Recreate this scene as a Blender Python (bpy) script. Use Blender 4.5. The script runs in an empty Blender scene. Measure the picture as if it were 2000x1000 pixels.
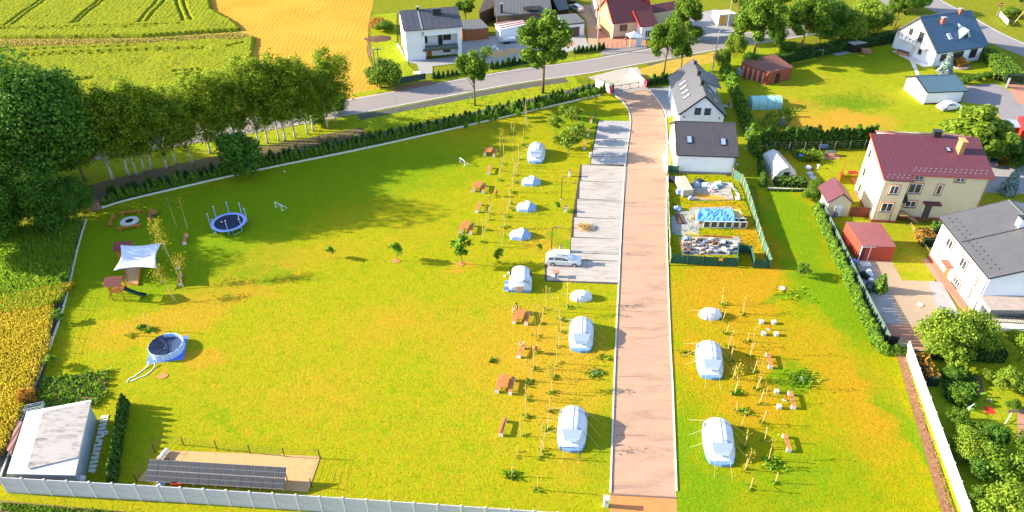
import bpy, bmesh, math, random
import numpy as np
from mathutils import Vector, Matrix
R = math.radians
random.seed(7)
rng = np.random.default_rng(11)
scene = bpy.context.scene
COL = scene.collection

# ---------------------------------------------------------------- camera, sky, sun, exposure
CAM_H = 57.0
TILT = R(36.5)
FPX = 1430.0
cam_d = bpy.data.cameras.new('camera')
cam = bpy.data.objects.new('camera', cam_d)
COL.objects.link(cam)
cam.location = (0, 0, CAM_H)
cam.rotation_euler = (R(90) - TILT, 0, 0)
cam_d.sensor_width = 36.0
cam_d.lens = FPX / 2000.0 * 36.0
cam_d.clip_start = 0.5
cam_d.clip_end = 4000
scene.camera = cam

SUN_EL = 21.5
SUN_AZ = 175.0          # direction the light comes from, degrees from +x
world = bpy.data.worlds.new('World')
scene.world = world
world.use_nodes = True
wn = world.node_tree.nodes
wl = world.node_tree.links
bg = wn['Background']
sky = wn.new('ShaderNodeTexSky')
sky.sky_type = 'NISHITA'
sky.sun_disc = False
sky.sun_elevation = R(SUN_EL)
sky.sun_rotation = R(90 - SUN_AZ)
sky.air_density = 1.0
sky.dust_density = 0.6
wl.new(sky.outputs[0], bg.inputs[0])
bg.inputs[1].default_value = 0.14
sun_d = bpy.data.lights.new('sun', 'SUN')
sun_d.energy = 5.0
sun_d.angle = R(0.5)
sun_d.color = (1.0, 0.88, 0.66)
sun = bpy.data.objects.new('sun', sun_d)
COL.objects.link(sun)
sd = Vector((math.cos(R(SUN_AZ)) * math.cos(R(SUN_EL)), math.sin(R(SUN_AZ)) * math.cos(R(SUN_EL)), math.sin(R(SUN_EL))))
sun.rotation_euler = sd.to_track_quat('Z', 'Y').to_euler()
sun.location = (-60, 60, 80)
vs = scene.view_settings
vs.view_transform = 'Standard'
vs.look = 'None'
vs.gamma = 1.0
vs.use_curve_mapping = False
vs.exposure = 1.76

# ---------------------------------------------------------------- survey helpers: a sighting to a place on the ground
cT, sT = math.cos(TILT), math.sin(TILT)
def G(px, py, z=0.0):
    u = px - 1000.0; v = py - 500.0
    dz = -FPX * sT - v * cT
    t = (z - CAM_H) / dz
    return Vector((u * t, (FPX * cT - v * sT) * t, z))
def HT(bx, by, ty):
    p = G(bx, by); v = ty - 500.0
    return CAM_H + p.y * (-FPX * sT - v * cT) / (FPX * cT - v * sT)
def MPP(px, py):                                    # metres per sighting unit at a ground point
    p = G(px, py)
    return (p.y * cT + CAM_H * sT) / FPX

# ---------------------------------------------------------------- materials
MATS = {}
def new_mat(name):
    m = bpy.data.materials.new(name); m.use_nodes = True
    nt = m.node_tree
    b = nt.nodes['Principled BSDF']
    return m, nt, b
def N(nt, t, **kw):
    n = nt.nodes.new(t)
    for k, v in kw.items():
        if k.startswith('i_'):
            n.inputs[k[2:].replace('_', ' ')].default_value = v
        else:
            setattr(n, k, v)
    return n
def ramp(nt, fac, c0, c1, p0=0.35, p1=0.65):
    r = nt.nodes.new('ShaderNodeValToRGB')
    r.color_ramp.elements[0].position = p0; r.color_ramp.elements[0].color = (*c0, 1)
    r.color_ramp.elements[1].position = p1; r.color_ramp.elements[1].color = (*c1, 1)
    nt.links.new(fac, r.inputs[0])
    return r.outputs[0]
def noise(nt, vec, scale, detail=4.0, rough=0.6, dist=0.0):
    n = N(nt, 'ShaderNodeTexNoise'); n.inputs['Scale'].default_value = scale
    n.inputs['Detail'].default_value = detail; n.inputs['Roughness'].default_value = rough
    n.inputs['Distortion'].default_value = dist
    nt.links.new(vec, n.inputs['Vector'])
    return n.outputs['Fac']
def mixc(nt, fac, a, b):
    m = nt.nodes.new('ShaderNodeMix'); m.data_type = 'RGBA'
    for s, v in ((0, fac), (6, a), (7, b)):
        if isinstance(v, (int, float)): m.inputs[s].default_value = v
        elif isinstance(v, tuple): m.inputs[s].default_value = (*v, 1)
        else: nt.links.new(v, m.inputs[s])
    return m.outputs[2]
def math_(nt, op, a, b=0.0, clamp=False):
    m = nt.nodes.new('ShaderNodeMath'); m.operation = op; m.use_clamp = clamp
    for s, v in ((0, a), (1, b)):
        if isinstance(v, (int, float)): m.inputs[s].default_value = v
        else: nt.links.new(v, m.inputs[s])
    return m.outputs[0]
def objco(nt, scale=(1, 1, 1)):
    t = N(nt, 'ShaderNodeTexCoord')
    mp = N(nt, 'ShaderNodeMapping'); mp.inputs['Scale'].default_value = scale
    nt.links.new(t.outputs['Object'], mp.inputs['Vector'])
    return mp.outputs[0]
def bump(nt, b, h, strength=0.5, dist=0.05):
    n = N(nt, 'ShaderNodeBump'); n.inputs['Strength'].default_value = strength; n.inputs['Distance'].default_value = dist
    nt.links.new(h, n.inputs['Height']); nt.links.new(n.outputs[0], b.inputs['Normal'])
def mat(name, c, rough=0.7, var=0.15, scale=2.0, metal=0.0, spec=0.3, bmp=0.0, bscale=12.0, stretch=(1, 1, 1), c2=None):
    if name in MATS: return MATS[name]
    m, nt, b = new_mat(name)
    v = objco(nt, stretch)
    f = noise(nt, v, scale, 5.0, 0.65)
    ca = tuple(max(0, x * (1 - var)) for x in c)
    cb = c2 if c2 else tuple(min(1, x * (1 + var)) for x in c)
    nt.links.new(ramp(nt, f, ca, cb, 0.3, 0.7), b.inputs['Base Color'])
    b.inputs['Roughness'].default_value = rough; b.inputs['Metallic'].default_value = metal
    b.inputs['Specular IOR Level'].default_value = spec
    if bmp: bump(nt, b, noise(nt, v, bscale, 4.0, 0.6), bmp, 0.03)
    MATS[name] = m
    return m
def roof_mat(name, c, rib=3.0, course=0.0, rough=0.45, spec=0.4, var=0.12, bm=0.6):
    m, nt, b = new_mat(name)
    v = objco(nt)
    f = noise(nt, v, 0.7, 5.0, 0.7)
    f2 = noise(nt, v, 7.0, 3.0, 0.6)
    base = ramp(nt, f, tuple(x * (1 - var) for x in c), tuple(min(1, x * (1 + var)) for x in c), 0.3, 0.7)
    base = mixc(nt, math_(nt, 'MULTIPLY', f2, 0.35), base, tuple(x * 0.6 for x in c))
    w = N(nt, 'ShaderNodeTexWave', wave_type='BANDS', bands_direction='X', wave_profile='SIN')
    w.inputs['Scale'].default_value = rib * 0.314; nt.links.new(v, w.inputs['Vector'])
    h = w.outputs['Fac']
    if course:
        w2 = N(nt, 'ShaderNodeTexWave', wave_type='BANDS', bands_direction='Y', wave_profile='SAW')
        w2.inputs['Scale'].default_value = course * 0.314; nt.links.new(v, w2.inputs['Vector'])
        h = math_(nt, 'ADD', math_(nt, 'MULTIPLY', h, 0.6), w2.outputs['Fac'])
        base = mixc(nt, math_(nt, 'MULTIPLY', math_(nt, 'GREATER_THAN', w2.outputs['Fac'], 0.82), 0.35), base, tuple(x * 0.35 for x in c))
    else:
        base = mixc(nt, math_(nt, 'MULTIPLY', math_(nt, 'GREATER_THAN', h, 0.9), 0.3), base, tuple(x * 0.5 for x in c))
    nt.links.new(base, b.inputs['Base Color'])
    b.inputs['Roughness'].default_value = rough; b.inputs['Specular IOR Level'].default_value = spec
    bump(nt, b, h, bm, 0.06)
    MATS[name] = m
    return m
def leaf_mat(name, dark, light, trans=0.35, scale=0.9):
    m, nt, b = new_mat(name)
    g = N(nt, 'ShaderNodeNewGeometry')
    f = noise(nt, g.outputs['Position'], scale, 3.0, 0.6)
    f = math_(nt, 'ADD', math_(nt, 'MULTIPLY', f, 0.55), math_(nt, 'MULTIPLY', g.outputs['Random Per Island'], 0.45))
    c = ramp(nt, f, dark, light, 0.3, 0.68)
    nt.links.new(c, b.inputs['Base Color'])
    b.inputs['Roughness'].default_value = 0.6; b.inputs['Specular IOR Level'].default_value = 0.15
    tr = N(nt, 'ShaderNodeBsdfTranslucent'); nt.links.new(c, tr.inputs['Color'])
    mx = N(nt, 'ShaderNodeMixShader'); mx.inputs[0].default_value = trans
    out = nt.nodes['Material Output']
    nt.links.new(b.outputs[0], mx.inputs[1]); nt.links.new(tr.outputs[0], mx.inputs[2]); nt.links.new(mx.outputs[0], out.inputs[0])
    MATS[name] = m
    return m
def blobs(nt, pos, lst):
    acc = None
    for (x, y, rx, ry, ang, st) in lst:
        mp = N(nt, 'ShaderNodeMapping', vector_type='TEXTURE')
        mp.inputs['Location'].default_value = (x, y, 0); mp.inputs['Rotation'].default_value = (0, 0, R(ang)); mp.inputs['Scale'].default_value = (rx, ry, 50)
        nt.links.new(pos, mp.inputs['Vector'])
        gr = N(nt, 'ShaderNodeTexGradient', gradient_type='SPHERICAL'); nt.links.new(mp.outputs[0], gr.inputs[0])
        v = math_(nt, 'MULTIPLY', gr.outputs['Fac'], st)
        acc = v if acc is None else math_(nt, 'ADD', acc, v)
    return acc
def grass_mat(name, base, dry, lush, dry_b=(), lush_shade_b=(), dry_amt=0.5, lush_amt=0.4, grain=1.0, bm=0.9, fleck=1.45):
    m, nt, b = new_mat(name)
    g = N(nt, 'ShaderNodeNewGeometry')
    pos = g.outputs['Position']
    # irregular outlines for the patches
    wn_ = N(nt, 'ShaderNodeTexNoise'); wn_.inputs['Scale'].default_value = 0.16; wn_.inputs['Detail'].default_value = 9; wn_.inputs['Roughness'].default_value = 0.72
    nt.links.new(pos, wn_.inputs['Vector'])
    vm = N(nt, 'ShaderNodeVectorMath', operation='MULTIPLY_ADD')
    nt.links.new(wn_.outputs['Color'], vm.inputs[0]); vm.inputs[1].default_value = (13, 13, 0); nt.links.new(pos, vm.inputs[2])
    sub = N(nt, 'ShaderNodeVectorMath', operation='SUBTRACT'); nt.links.new(vm.outputs[0], sub.inputs[0]); sub.inputs[1].default_value = (6.5, 6.5, 0)
    wpos = sub.outputs[0]
    n1 = noise(nt, pos, 0.06, 6, 0.62)
    n2 = noise(nt, pos, 0.45, 6, 0.7)
    nf = noise(nt, pos, 3.0, 5, 0.75)
    nff = noise(nt, pos, 11.0 * grain, 3, 0.7)
    d = math_(nt, 'ADD', math_(nt, 'MULTIPLY', n1, 1.0), math_(nt, 'MULTIPLY', n2, 0.6))
    d = math_(nt, 'ADD', d, math_(nt, 'MULTIPLY', nf, 0.5))
    db = blobs(nt, wpos, dry_b); lb = blobs(nt, wpos, lush_shade_b)
    dd = math_(nt, 'ADD', d, db) if db is not None else d
    mr = N(nt, 'ShaderNodeMapRange'); mr.inputs['From Min'].default_value = 1.05; mr.inputs['From Max'].default_value = 1.55
    mr.inputs['To Max'].default_value = dry_amt; nt.links.new(dd, mr.inputs['Value'])
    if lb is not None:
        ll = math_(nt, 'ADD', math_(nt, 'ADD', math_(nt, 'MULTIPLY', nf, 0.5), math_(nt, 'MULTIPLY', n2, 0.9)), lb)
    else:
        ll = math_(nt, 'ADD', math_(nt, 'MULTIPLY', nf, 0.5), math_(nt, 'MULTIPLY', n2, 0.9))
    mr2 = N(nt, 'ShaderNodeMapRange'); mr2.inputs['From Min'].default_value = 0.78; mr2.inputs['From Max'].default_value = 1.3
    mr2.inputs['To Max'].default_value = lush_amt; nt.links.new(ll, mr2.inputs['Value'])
    na = noise(nt, pos, 1.1, 7, 0.78, 0.6); sh = N(nt, 'ShaderNodeVectorMath', operation='ADD'); nt.links.new(pos, sh.inputs[0]); sh.inputs[1].default_value = (37, 91, 5)
    nb = noise(nt, sh.outputs[0], 0.8, 7, 0.78, 0.6)
    def band_(v, a, b_, t):
        q = N(nt, 'ShaderNodeMapRange'); q.inputs['From Min'].default_value = a; q.inputs['From Max'].default_value = b_; q.inputs['To Max'].default_value = t; nt.links.new(v, q.inputs['Value']); return q.outputs[0]
    c = mixc(nt, band_(na, 0.50, 0.66, 0.42 * fleck), base, dry)
    c = mixc(nt, band_(nb, 0.50, 0.66, 0.45 * fleck), c, lush)
    c = mixc(nt, mr.outputs[0], c, dry)
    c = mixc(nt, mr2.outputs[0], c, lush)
    hsv = N(nt, 'ShaderNodeHueSaturation')
    vv = N(nt, 'ShaderNodeMapRange'); vv.inputs['From Min'].default_value = 0.3; vv.inputs['From Max'].default_value = 0.7
    vv.inputs['To Min'].default_value = 0.54; vv.inputs['To Max'].default_value = 1.4
    nt.links.new(math_(nt, 'ADD', math_(nt, 'MULTIPLY', nff, 0.6), math_(nt, 'MULTIPLY', nf, 0.4)), vv.inputs['Value'])
    nt.links.new(vv.outputs[0], hsv.inputs['Value']); nt.links.new(c, hsv.inputs['Color'])
    nt.links.new(hsv.outputs[0], b.inputs['Base Color'])
    b.inputs['Roughness'].default_value = 0.95; b.inputs['Specular IOR Level'].default_value = 0.03
    hh = math_(nt, 'ADD', math_(nt, 'MULTIPLY', nf, 0.6), math_(nt, 'MULTIPLY', nff, 0.4))
    bump(nt, b, hh, bm, 0.2)
    MATS[name] = m
    return m

def gp(px, py): p = G(px, py); return (p.x, p.y)
def blob(px, py, rx, ry, ang=0, st=1.0): p = G(px, py); return (p.x, p.y, rx, ry, ang, st)

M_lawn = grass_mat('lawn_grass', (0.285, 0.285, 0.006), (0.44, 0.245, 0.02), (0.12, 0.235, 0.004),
    dry_b=[blob(460, 560, 10, 4.5, 25, 1.0), blob(300, 640, 12, 3.5, 28, .75), blob(395, 705, 2.6, 2, 0, 1.4), blob(320, 735, .9, .7, 0, 1.5), blob(1110, 720, 7, 9, 0, .55),
           blob(560, 500, 16, 4, 10, .5), blob(760, 640, 9, 7, 0, .35), blob(640, 760, 8, 5, 0, .3), blob(1000, 700, 12, 16, 0, .45), blob(1080, 480, 5, 5, 30, .5), blob(900, 515, 2.2, 1.1, 0, 1.5), blob(772, 508, 1.6, .8, 0, 1.0), blob(980, 400, 6, 9, 0, .25),
           blob(1130, 900, 4, 5, 0, .35)],
    lush_shade_b=[blob(330, 470, 24, 18, 0, 1.1), blob(700, 340, 30, 13, 20, 1.0), blob(1160, 240, 12, 9, 0, .8), blob(1170, 880, 4, 9, 0, .5), blob(1100, 470, 3, 2, 0, .9), blob(560, 540, 9, 1.2, -5, .5),  # lush growth; the first two patches also paint in the trees' shade
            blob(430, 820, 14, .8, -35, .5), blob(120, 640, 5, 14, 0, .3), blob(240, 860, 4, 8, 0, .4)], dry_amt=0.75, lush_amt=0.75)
M_lawn_r = grass_mat('paddock_grass', (0.275, 0.265, 0.003), (0.43, 0.22, 0.012), (0.10, 0.235, 0.005),
    dry_b=[blob(1468, 470, 3.5, 9, 8, 1.1), blob(1400, 400, 9, 1.2, 0, .9), blob(1420, 580, 9, 6, 0, .8), blob(1480, 690, 8, 9, 0, .5), blob(1680, 760, 6, 14, 0, .7), blob(1340, 680, 2.0, 10, 0, .4), blob(1440, 540, 9, 3, 0, .5), blob(1470, 800, 4, 4, 0, .4)],
    lush_shade_b=[blob(1560, 470, 6, 16, 10, .8), blob(1630, 600, 4, 12, 20, .9), blob(1350, 900, 4, 12, 0, .8), blob(1600, 900, 9, 6, 0, .4), blob(1545, 745, 3, 2.6, 0, 1.2), blob(1545, 400, 4, 14, 0, .7), blob(1500, 980, 14, 5, 0, .5), blob(1790, 860, 2.5, 16, 8, .8), blob(1540, 580, 6, 1.0, 0, .9)],
    dry_amt=0.8, lush_amt=0.75)
M_garden = grass_mat('garden_grass', (0.24, 0.28, 0.008), (0.45, 0.24, 0.03), (0.10, 0.20, 0.006),
    dry_b=[blob(1620, 238, 14, 5, 0, 1.0), blob(1560, 205, 6, 4, 0, .3)], lush_shade_b=[blob(1660, 200, 10, 5, 0, .9), blob(1700, 110, 16, 8, 0, .6)], dry_amt=0.85, lush_amt=0.75)
M_verge = grass_mat('verge_grass', (0.24, 0.30, 0.01), (0.45, 0.26, 0.02), (0.08, 0.17, 0.01), dry_amt=0.6, lush_amt=0.7, grain=0.7)
M_meadow = grass_mat('meadow', (0.17, 0.19, 0.01), (0.30, 0.20, 0.03), (0.07, 0.12, 0.01), dry_amt=0.5, lush_amt=0.8, grain=0.6)
M_crop = grass_mat('green_wheat', (0.215, 0.24, 0.012), (0.30, 0.27, 0.02), (0.09, 0.16, 0.03), dry_amt=0.6, lush_amt=0.6, grain=0.5, bm=1.0)
M_dryband = grass_mat('dry_band', (0.42, 0.28, 0.04), (0.55, 0.34, 0.12), (0.16, 0.25, 0.01), dry_amt=0.7, lush_amt=0.9, grain=0.5)
def stubble():
    m, nt, b = new_mat('stubble')
    g = N(nt, 'ShaderNodeNewGeometry'); pos = g.outputs['Position']
    n1 = noise(nt, pos, 0.07, 5, 0.65); n2 = noise(nt, pos, 2.2, 5, 0.75)
    # mown swaths curve round a far centre
    mp = N(nt, 'ShaderNodeMapping'); mp.inputs['Location'].default_value = (60, -250, 0); mp.inputs['Scale'].default_value = (1.0, 1.0, 0.0)
    nt.links.new(pos, mp.inputs['Vector'])
    w = N(nt, 'ShaderNodeTexWave', wave_type='BANDS', bands_direction='X'); w.inputs['Scale'].default_value = 0.33; w.inputs['Distortion'].default_value = 9.0
    w.inputs['Detail'].default_value = 3; w.inputs['Detail Scale'].default_value = 0.25
    nt.links.new(mp.outputs[0], w.inputs['Vector'])
    c = ramp(nt, n1, (0.40, 0.20, 0.022), (0.52, 0.29, 0.035), 0.35, 0.6)
    c = mixc(nt, math_(nt, 'MULTIPLY', n2, 0.5), c, (0.34, 0.26, 0.02))
    c = mixc(nt, math_(nt, 'MULTIPLY', math_(nt, 'MULTIPLY', w.outputs['Fac'], n1), 0.85), c, (0.46, 0.20, 0.05))
    nt.links.new(c, b.inputs['Base Color']); b.inputs['Roughness'].default_value = 0.95; b.inputs['Specular IOR Level'].default_value = 0.03
    bump(nt, b, math_(nt, 'ADD', n2, math_(nt, 'MULTIPLY', w.outputs['Fac'], 0.25)), 0.7, 0.12)
    return m
M_stubble = stubble()
def paved(name, c, c2, sc=1.2, streak=(1, 1, 1), amt=0.5, brick=None, bm=0.3, spots=0.0):
    m, nt, b = new_mat(name)
    g = N(nt, 'ShaderNodeNewGeometry'); mp = N(nt, 'ShaderNodeMapping'); mp.inputs['Scale'].default_value = streak
    nt.links.new(g.outputs['Position'], mp.inputs['Vector']); pos = mp.outputs[0]
    n1 = noise(nt, pos, sc, 7, 0.72, 0.8); n2 = noise(nt, g.outputs['Position'], 9, 3, 0.7); n3 = noise(nt, g.outputs['Position'], 0.12, 4, 0.6)
    mr = N(nt, 'ShaderNodeMapRange'); mr.inputs['From Min'].default_value = 0.48; mr.inputs['From Max'].default_value = 0.66; mr.inputs['To Max'].default_value = amt
    nt.links.new(n1, mr.inputs['Value'])
    cc = mixc(nt, mr.outputs[0], c, c2)
    cc = mixc(nt, math_(nt, 'MULTIPLY', n2, 0.3), cc, tuple(x * 0.72 for x in c))
    cc = mixc(nt, math_(nt, 'MULTIPLY', n3, 0.3), cc, tuple(min(1, x * 1.25) for x in c))
    h = n2
    if brick:
        bt = N(nt, 'ShaderNodeTexBrick'); bt.inputs['Scale'].default_value = 1.0; bt.inputs['Brick Width'].default_value = brick[0]; bt.inputs['Row Height'].default_value = brick[1]
        bt.inputs['Mortar Size'].default_value = 0.012; bt.inputs['Color1'].default_value = (1, 1, 1, 1); bt.inputs['Color2'].default_value = (.82, .82, .82, 1); bt.inputs['Mortar'].default_value = (.5, .5, .5, 1)
        nt.links.new(g.outputs['Position'], bt.inputs['Vector'])
        mu = nt.nodes.new('ShaderNodeMix'); mu.data_type = 'RGBA'; mu.blend_type = 'MULTIPLY'; mu.inputs[0].default_value = 0.8
        nt.links.new(cc, mu.inputs[6]); nt.links.new(bt.outputs[0], mu.inputs[7]); cc = mu.outputs[2]
    nt.links.new(cc, b.inputs['Base Color']); b.inputs['Roughness'].default_value = 0.85; b.inputs['Specular IOR Level'].default_value = 0.15
    bump(nt, b, h, bm, 0.03)
    MATS[name] = m
    return m
M_drive = paved('red_block_paving', (0.48, 0.30, 0.205), (0.27, 0.175, 0.14), 0.45, (0.3, 1.5, 1), 0.9, (0.2, 0.1), bm=.5)
M_slab = paved('pale_concrete_slab', (0.36, 0.325, 0.30), (0.20, 0.15, 0.125), 0.7, (0.45, 2.6, 1), 0.95)
M_slab2 = paved('grey_stained_slab', (0.34, 0.33, 0.33), (0.14, 0.14, 0.16), 0.6, (0.5, 2.2, 1), 0.85)
M_asphalt = paved('asphalt', (0.235, 0.205, 0.20), (0.18, 0.16, 0.16), 0.5, (0.4, 1.5, 1), 0.5)
M_asphalt2 = paved('old_asphalt', (0.22, 0.20, 0.21), (0.16, 0.15, 0.16), 0.4, (1, 1, 1), 0.6)
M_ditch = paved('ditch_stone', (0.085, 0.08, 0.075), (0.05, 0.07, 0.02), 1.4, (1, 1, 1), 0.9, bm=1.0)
M_conc = paved('concrete_apron', (0.35, 0.31, 0.275), (0.42, 0.37, 0.33), 0.5, (1, 1, 1), 0.5)
M_greypave = paved('grey_block_paving', (0.32, 0.31, 0.32), (0.24, 0.23, 0.25), 0.8, (1, 1, 1), 0.6, (0.4, 0.2))
M_sandpave = paved('sand_block_paving', (0.40, 0.30, 0.21), (0.36, 0.27, 0.19), 0.8, (1, 1, 1), 0.6, (0.2, 0.1))
M_redpave = paved('pink_block_paving', (0.46, 0.23, 0.16), (0.36, 0.19, 0.14), 0.8, (1, 1, 1), 0.6, (0.2, 0.1))
M_soil = paved('brown_soil', (0.23, 0.12, 0.07), (0.12, 0.09, 0.03), 0.9, (1, 1, 1), 0.8, bm=1.0)
M_redsoil = paved('orange_gravel', (0.50, 0.20, 0.07), (0.40, 0.15, 0.05), 0.9, (1, 1, 1), 0.6, bm=0.8)
M_chips = paved('wood_chips', (0.50, 0.30, 0.14), (0.34, 0.20, 0.09), 2.5, (1, 1, 1), 0.8, bm=1.0)
M_sand = paved('sand', (0.50, 0.32, 0.17), (0.36, 0.22, 0.11), 1.5, (1, 1, 1), 0.6, bm=0.8)
M_gravel = paved('grey_gravel', (0.30, 0.29, 0.28), (0.20, 0.19, 0.18), 1.6, (1, 1, 1), 0.6, bm=0.8)

M_white = mat('white_render', (0.74, 0.745, 0.81), 0.8, 0.06, 0.6)
M_whitep = mat('white_paint', (0.80, 0.80, 0.79), 0.5, 0.03, 1.0)
M_line = mat('road_paint', (0.62, 0.61, 0.58), 0.7, 0.15, 3.0)
M_kerb = mat('white_kerb_concrete', (0.60, 0.57, 0.55), 0.8, 0.18, 3.0)
M_panel = mat('concrete_panel', (0.43, 0.43, 0.46), 0.85, 0.18, 1.2, bmp=0.3, bscale=6)
M_panelw = mat('pale_concrete_panel', (0.68, 0.65, 0.62), 0.85, 0.08, 1.5, bmp=0.2)
M_cream = mat('cream_render', (0.68, 0.56, 0.38), 0.85, 0.05, 1.0)
M_orange = mat('orange_surround', (0.58, 0.26, 0.10), 0.8, 0.06, 2.0)
M_glass = mat('window_glass', (0.03, 0.035, 0.045), 0.08, 0.2, 1.0, spec=0.9)
M_sky_glass = mat('roof_window_glass', (0.22, 0.28, 0.42), 0.08, 0.1, 1.0, spec=0.9)
M_dark = mat('dark_void', (0.015, 0.013, 0.012), 0.7, 0.2, 1.0)
M_darkmetal = mat('dark_metal', (0.035, 0.035, 0.04), 0.4, 0.2, 2.0, 0.4)
M_steel = mat('galvanised_steel', (0.42, 0.43, 0.45), 0.4, 0.1, 3.0, 0.6)
M_wood = mat('orange_wood', (0.42, 0.15, 0.035), 0.6, 0.25, 3.0, stretch=(1, 6, 1))
M_woodl = mat('pale_wood', (0.52, 0.34, 0.14), 0.7, 0.2, 3.0)
M_woodr = mat('red_brown_wood', (0.24, 0.055, 0.03), 0.6, 0.3, 3.0, stretch=(6, 6, 1))
M_woodd = mat('dark_weathered_wood', (0.10, 0.07, 0.05), 0.8, 0.3, 2.0, stretch=(6, 6, 1))
M_bark = mat('bark', (0.13, 0.085, 0.05), 0.9, 0.35, 4.0, bmp=0.5)
M_birch = mat('birch_bark', (0.45, 0.42, 0.38), 0.8, 0.4, 4.0, c2=(0.62, 0.6, 0.55))
M_stem = mat('yellow_stem', (0.42, 0.31, 0.10), 0.8, 0.2, 4.0)
M_tentw = mat('white_tent_cloth', (0.50, 0.54, 0.62), 0.6, 0.10, 2.0, bmp=0.5, bscale=2.5)
M_tentg = mat('grey_tent_cloth', (0.27, 0.33, 0.43), 0.6, 0.04, 1.0, bmp=0.25, bscale=2.5)
M_tentb = mat('blue_tent_cloth', (0.13, 0.25, 0.45), 0.6, 0.08, 1.0)
M_cord = mat('cord', (0.62, 0.58, 0.36), 0.7, 0.05)
M_roof_char = roof_mat('charcoal_tile_roof', (0.068, 0.062, 0.07), 3.3, 3.0)
M_roof_slate = roof_mat('grey_sheet_roof', (0.092, 0.09, 0.10), 2.2, 0.0, bm=0.15)
M_roof_navy = roof_mat('navy_felt_roof', (0.062, 0.065, 0.085), 0.8, 0.0, 0.6, bm=0.2)
M_roof_teal = roof_mat('teal_tile_roof', (0.035, 0.085, 0.15), 3.3, 2.4, 0.35)
M_roof_teal2 = roof_mat('teal_garage_roof', (0.07, 0.13, 0.17), 3.3, 2.4, 0.35)
M_roof_mar = roof_mat('maroon_roof', (0.11, 0.03, 0.045), 1.6, 0.0, 0.6, bm=0.1)
M_roof_brown = roof_mat('red_brown_tile_roof', (0.13, 0.035, 0.04), 3.3, 3.0)
M_roof_rust = roof_mat('rusty_roof', (0.20, 0.085, 0.075), 2.0, 0.0)
M_roof_redg = roof_mat('red_sheet_roof', (0.27, 0.085, 0.085), 4.0, 0.0, bm=.3)
M_roof_grey = roof_mat('grey_flat_sheet_roof', (0.12, 0.12, 0.125), 1.4, 0.0, 0.6, bm=0.2)
M_roof_old = mat('old_asbestos_roof', (0.40, 0.30, 0.22), 0.9, 0.25, 2.0, bmp=0.5)
M_red = mat('red_paint', (0.55, 0.03, 0.02), 0.5, 0.1)
M_blue = mat('blue_plastic', (0.05, 0.15, 0.6), 0.4, 0.1)
M_lblue = mat('pale_blue_plastic', (0.28, 0.38, 0.78), 0.4, 0.08)
M_yellow = mat('yellow_plastic', (0.70, 0.36, 0.03), 0.5, 0.05)
M_greenp = mat('green_netting', (0.018, 0.075, 0.045), 0.8, 0.25, 3.0)
M_greenl = mat('green_fence_cloth', (0.05, 0.13, 0.10), 0.7, 0.15, 3.0)
M_brick = mat('brick_orange', (0.48, 0.21, 0.11), 0.85, 0.2, 3.0)
M_plinth = mat('red_plinth', (0.30, 0.09, 0.06), 0.8, 0.1)
M_black = mat('black_rubber', (0.012, 0.012, 0.014), 0.7, 0.2)
M_grey = mat('grey_plastic', (0.22, 0.22, 0.23), 0.6, 0.1)
M_car = mat('silver_paint', (0.62, 0.63, 0.66), 0.25, 0.02, 1.0, 0.3, 0.6)
M_carw = mat('white_car_paint', (0.72, 0.72, 0.74), 0.25, 0.02, 1.0, 0.0, 0.6)
M_cardk = mat('dark_blue_car_paint', (0.02, 0.03, 0.06), 0.2, 0.02, 1.0, 0.2, 0.7)
M_flesh = mat('skin', (0.55, 0.30, 0.20), 0.6, 0.05)
M_hair = mat('dark_hair', (0.03, 0.015, 0.01), 0.7, 0.1)

L_oak = leaf_mat('oak_leaves', (0.03, 0.08, 0.012), (0.12, 0.26, 0.022), 0.35)
L_birch = leaf_mat('birch_leaves', (0.10, 0.165, 0.012), (0.34, 0.43, 0.03), 0.55)
L_ash = leaf_mat('ash_leaves', (0.055, 0.115, 0.01), (0.19, 0.31, 0.025), 0.4)
L_bright = leaf_mat('bright_leaves', (0.10, 0.17, 0.012), (0.26, 0.36, 0.03), 0.35)
L_yel = leaf_mat('yellow_leaves', (0.22, 0.20, 0.012), (0.45, 0.38, 0.03), 0.35)
L_thuja = leaf_mat('thuja_foliage', (0.05, 0.12, 0.010), (0.16, 0.28, 0.015), 0.2, 2.0)
L_dthuja = leaf_mat('dark_conifer_foliage', (0.018, 0.055, 0.008), (0.07, 0.16, 0.012), 0.12, 2.0)
L_spruce = leaf_mat('blue_spruce_needles', (0.10, 0.16, 0.16), (0.32, 0.40, 0.38), 0.1, 2.0)
L_orange = leaf_mat('orange_foliage', (0.30, 0.14, 0.02), (0.55, 0.27, 0.04), 0.3)
L_wheat = leaf_mat('ripe_wheat', (0.42, 0.33, 0.02), (0.62, 0.50, 0.06), 0.5, 0.5)
L_gwheat = leaf_mat('unripe_wheat', (0.15, 0.27, 0.02), (0.30, 0.42, 0.03), 0.5, 0.5)
L_dry = leaf_mat('dry_grass_blades', (0.22, 0.24, 0.03), (0.50, 0.36, 0.12), 0.4, 0.4)
L_weed = leaf_mat('weeds', (0.07, 0.17, 0.01), (0.19, 0.34, 0.02), 0.4, 1.5)
L_lawn = leaf_mat('grass_blades', (0.26, 0.30, 0.008), (0.42, 0.40, 0.02), 0.5, 0.8)
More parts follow.
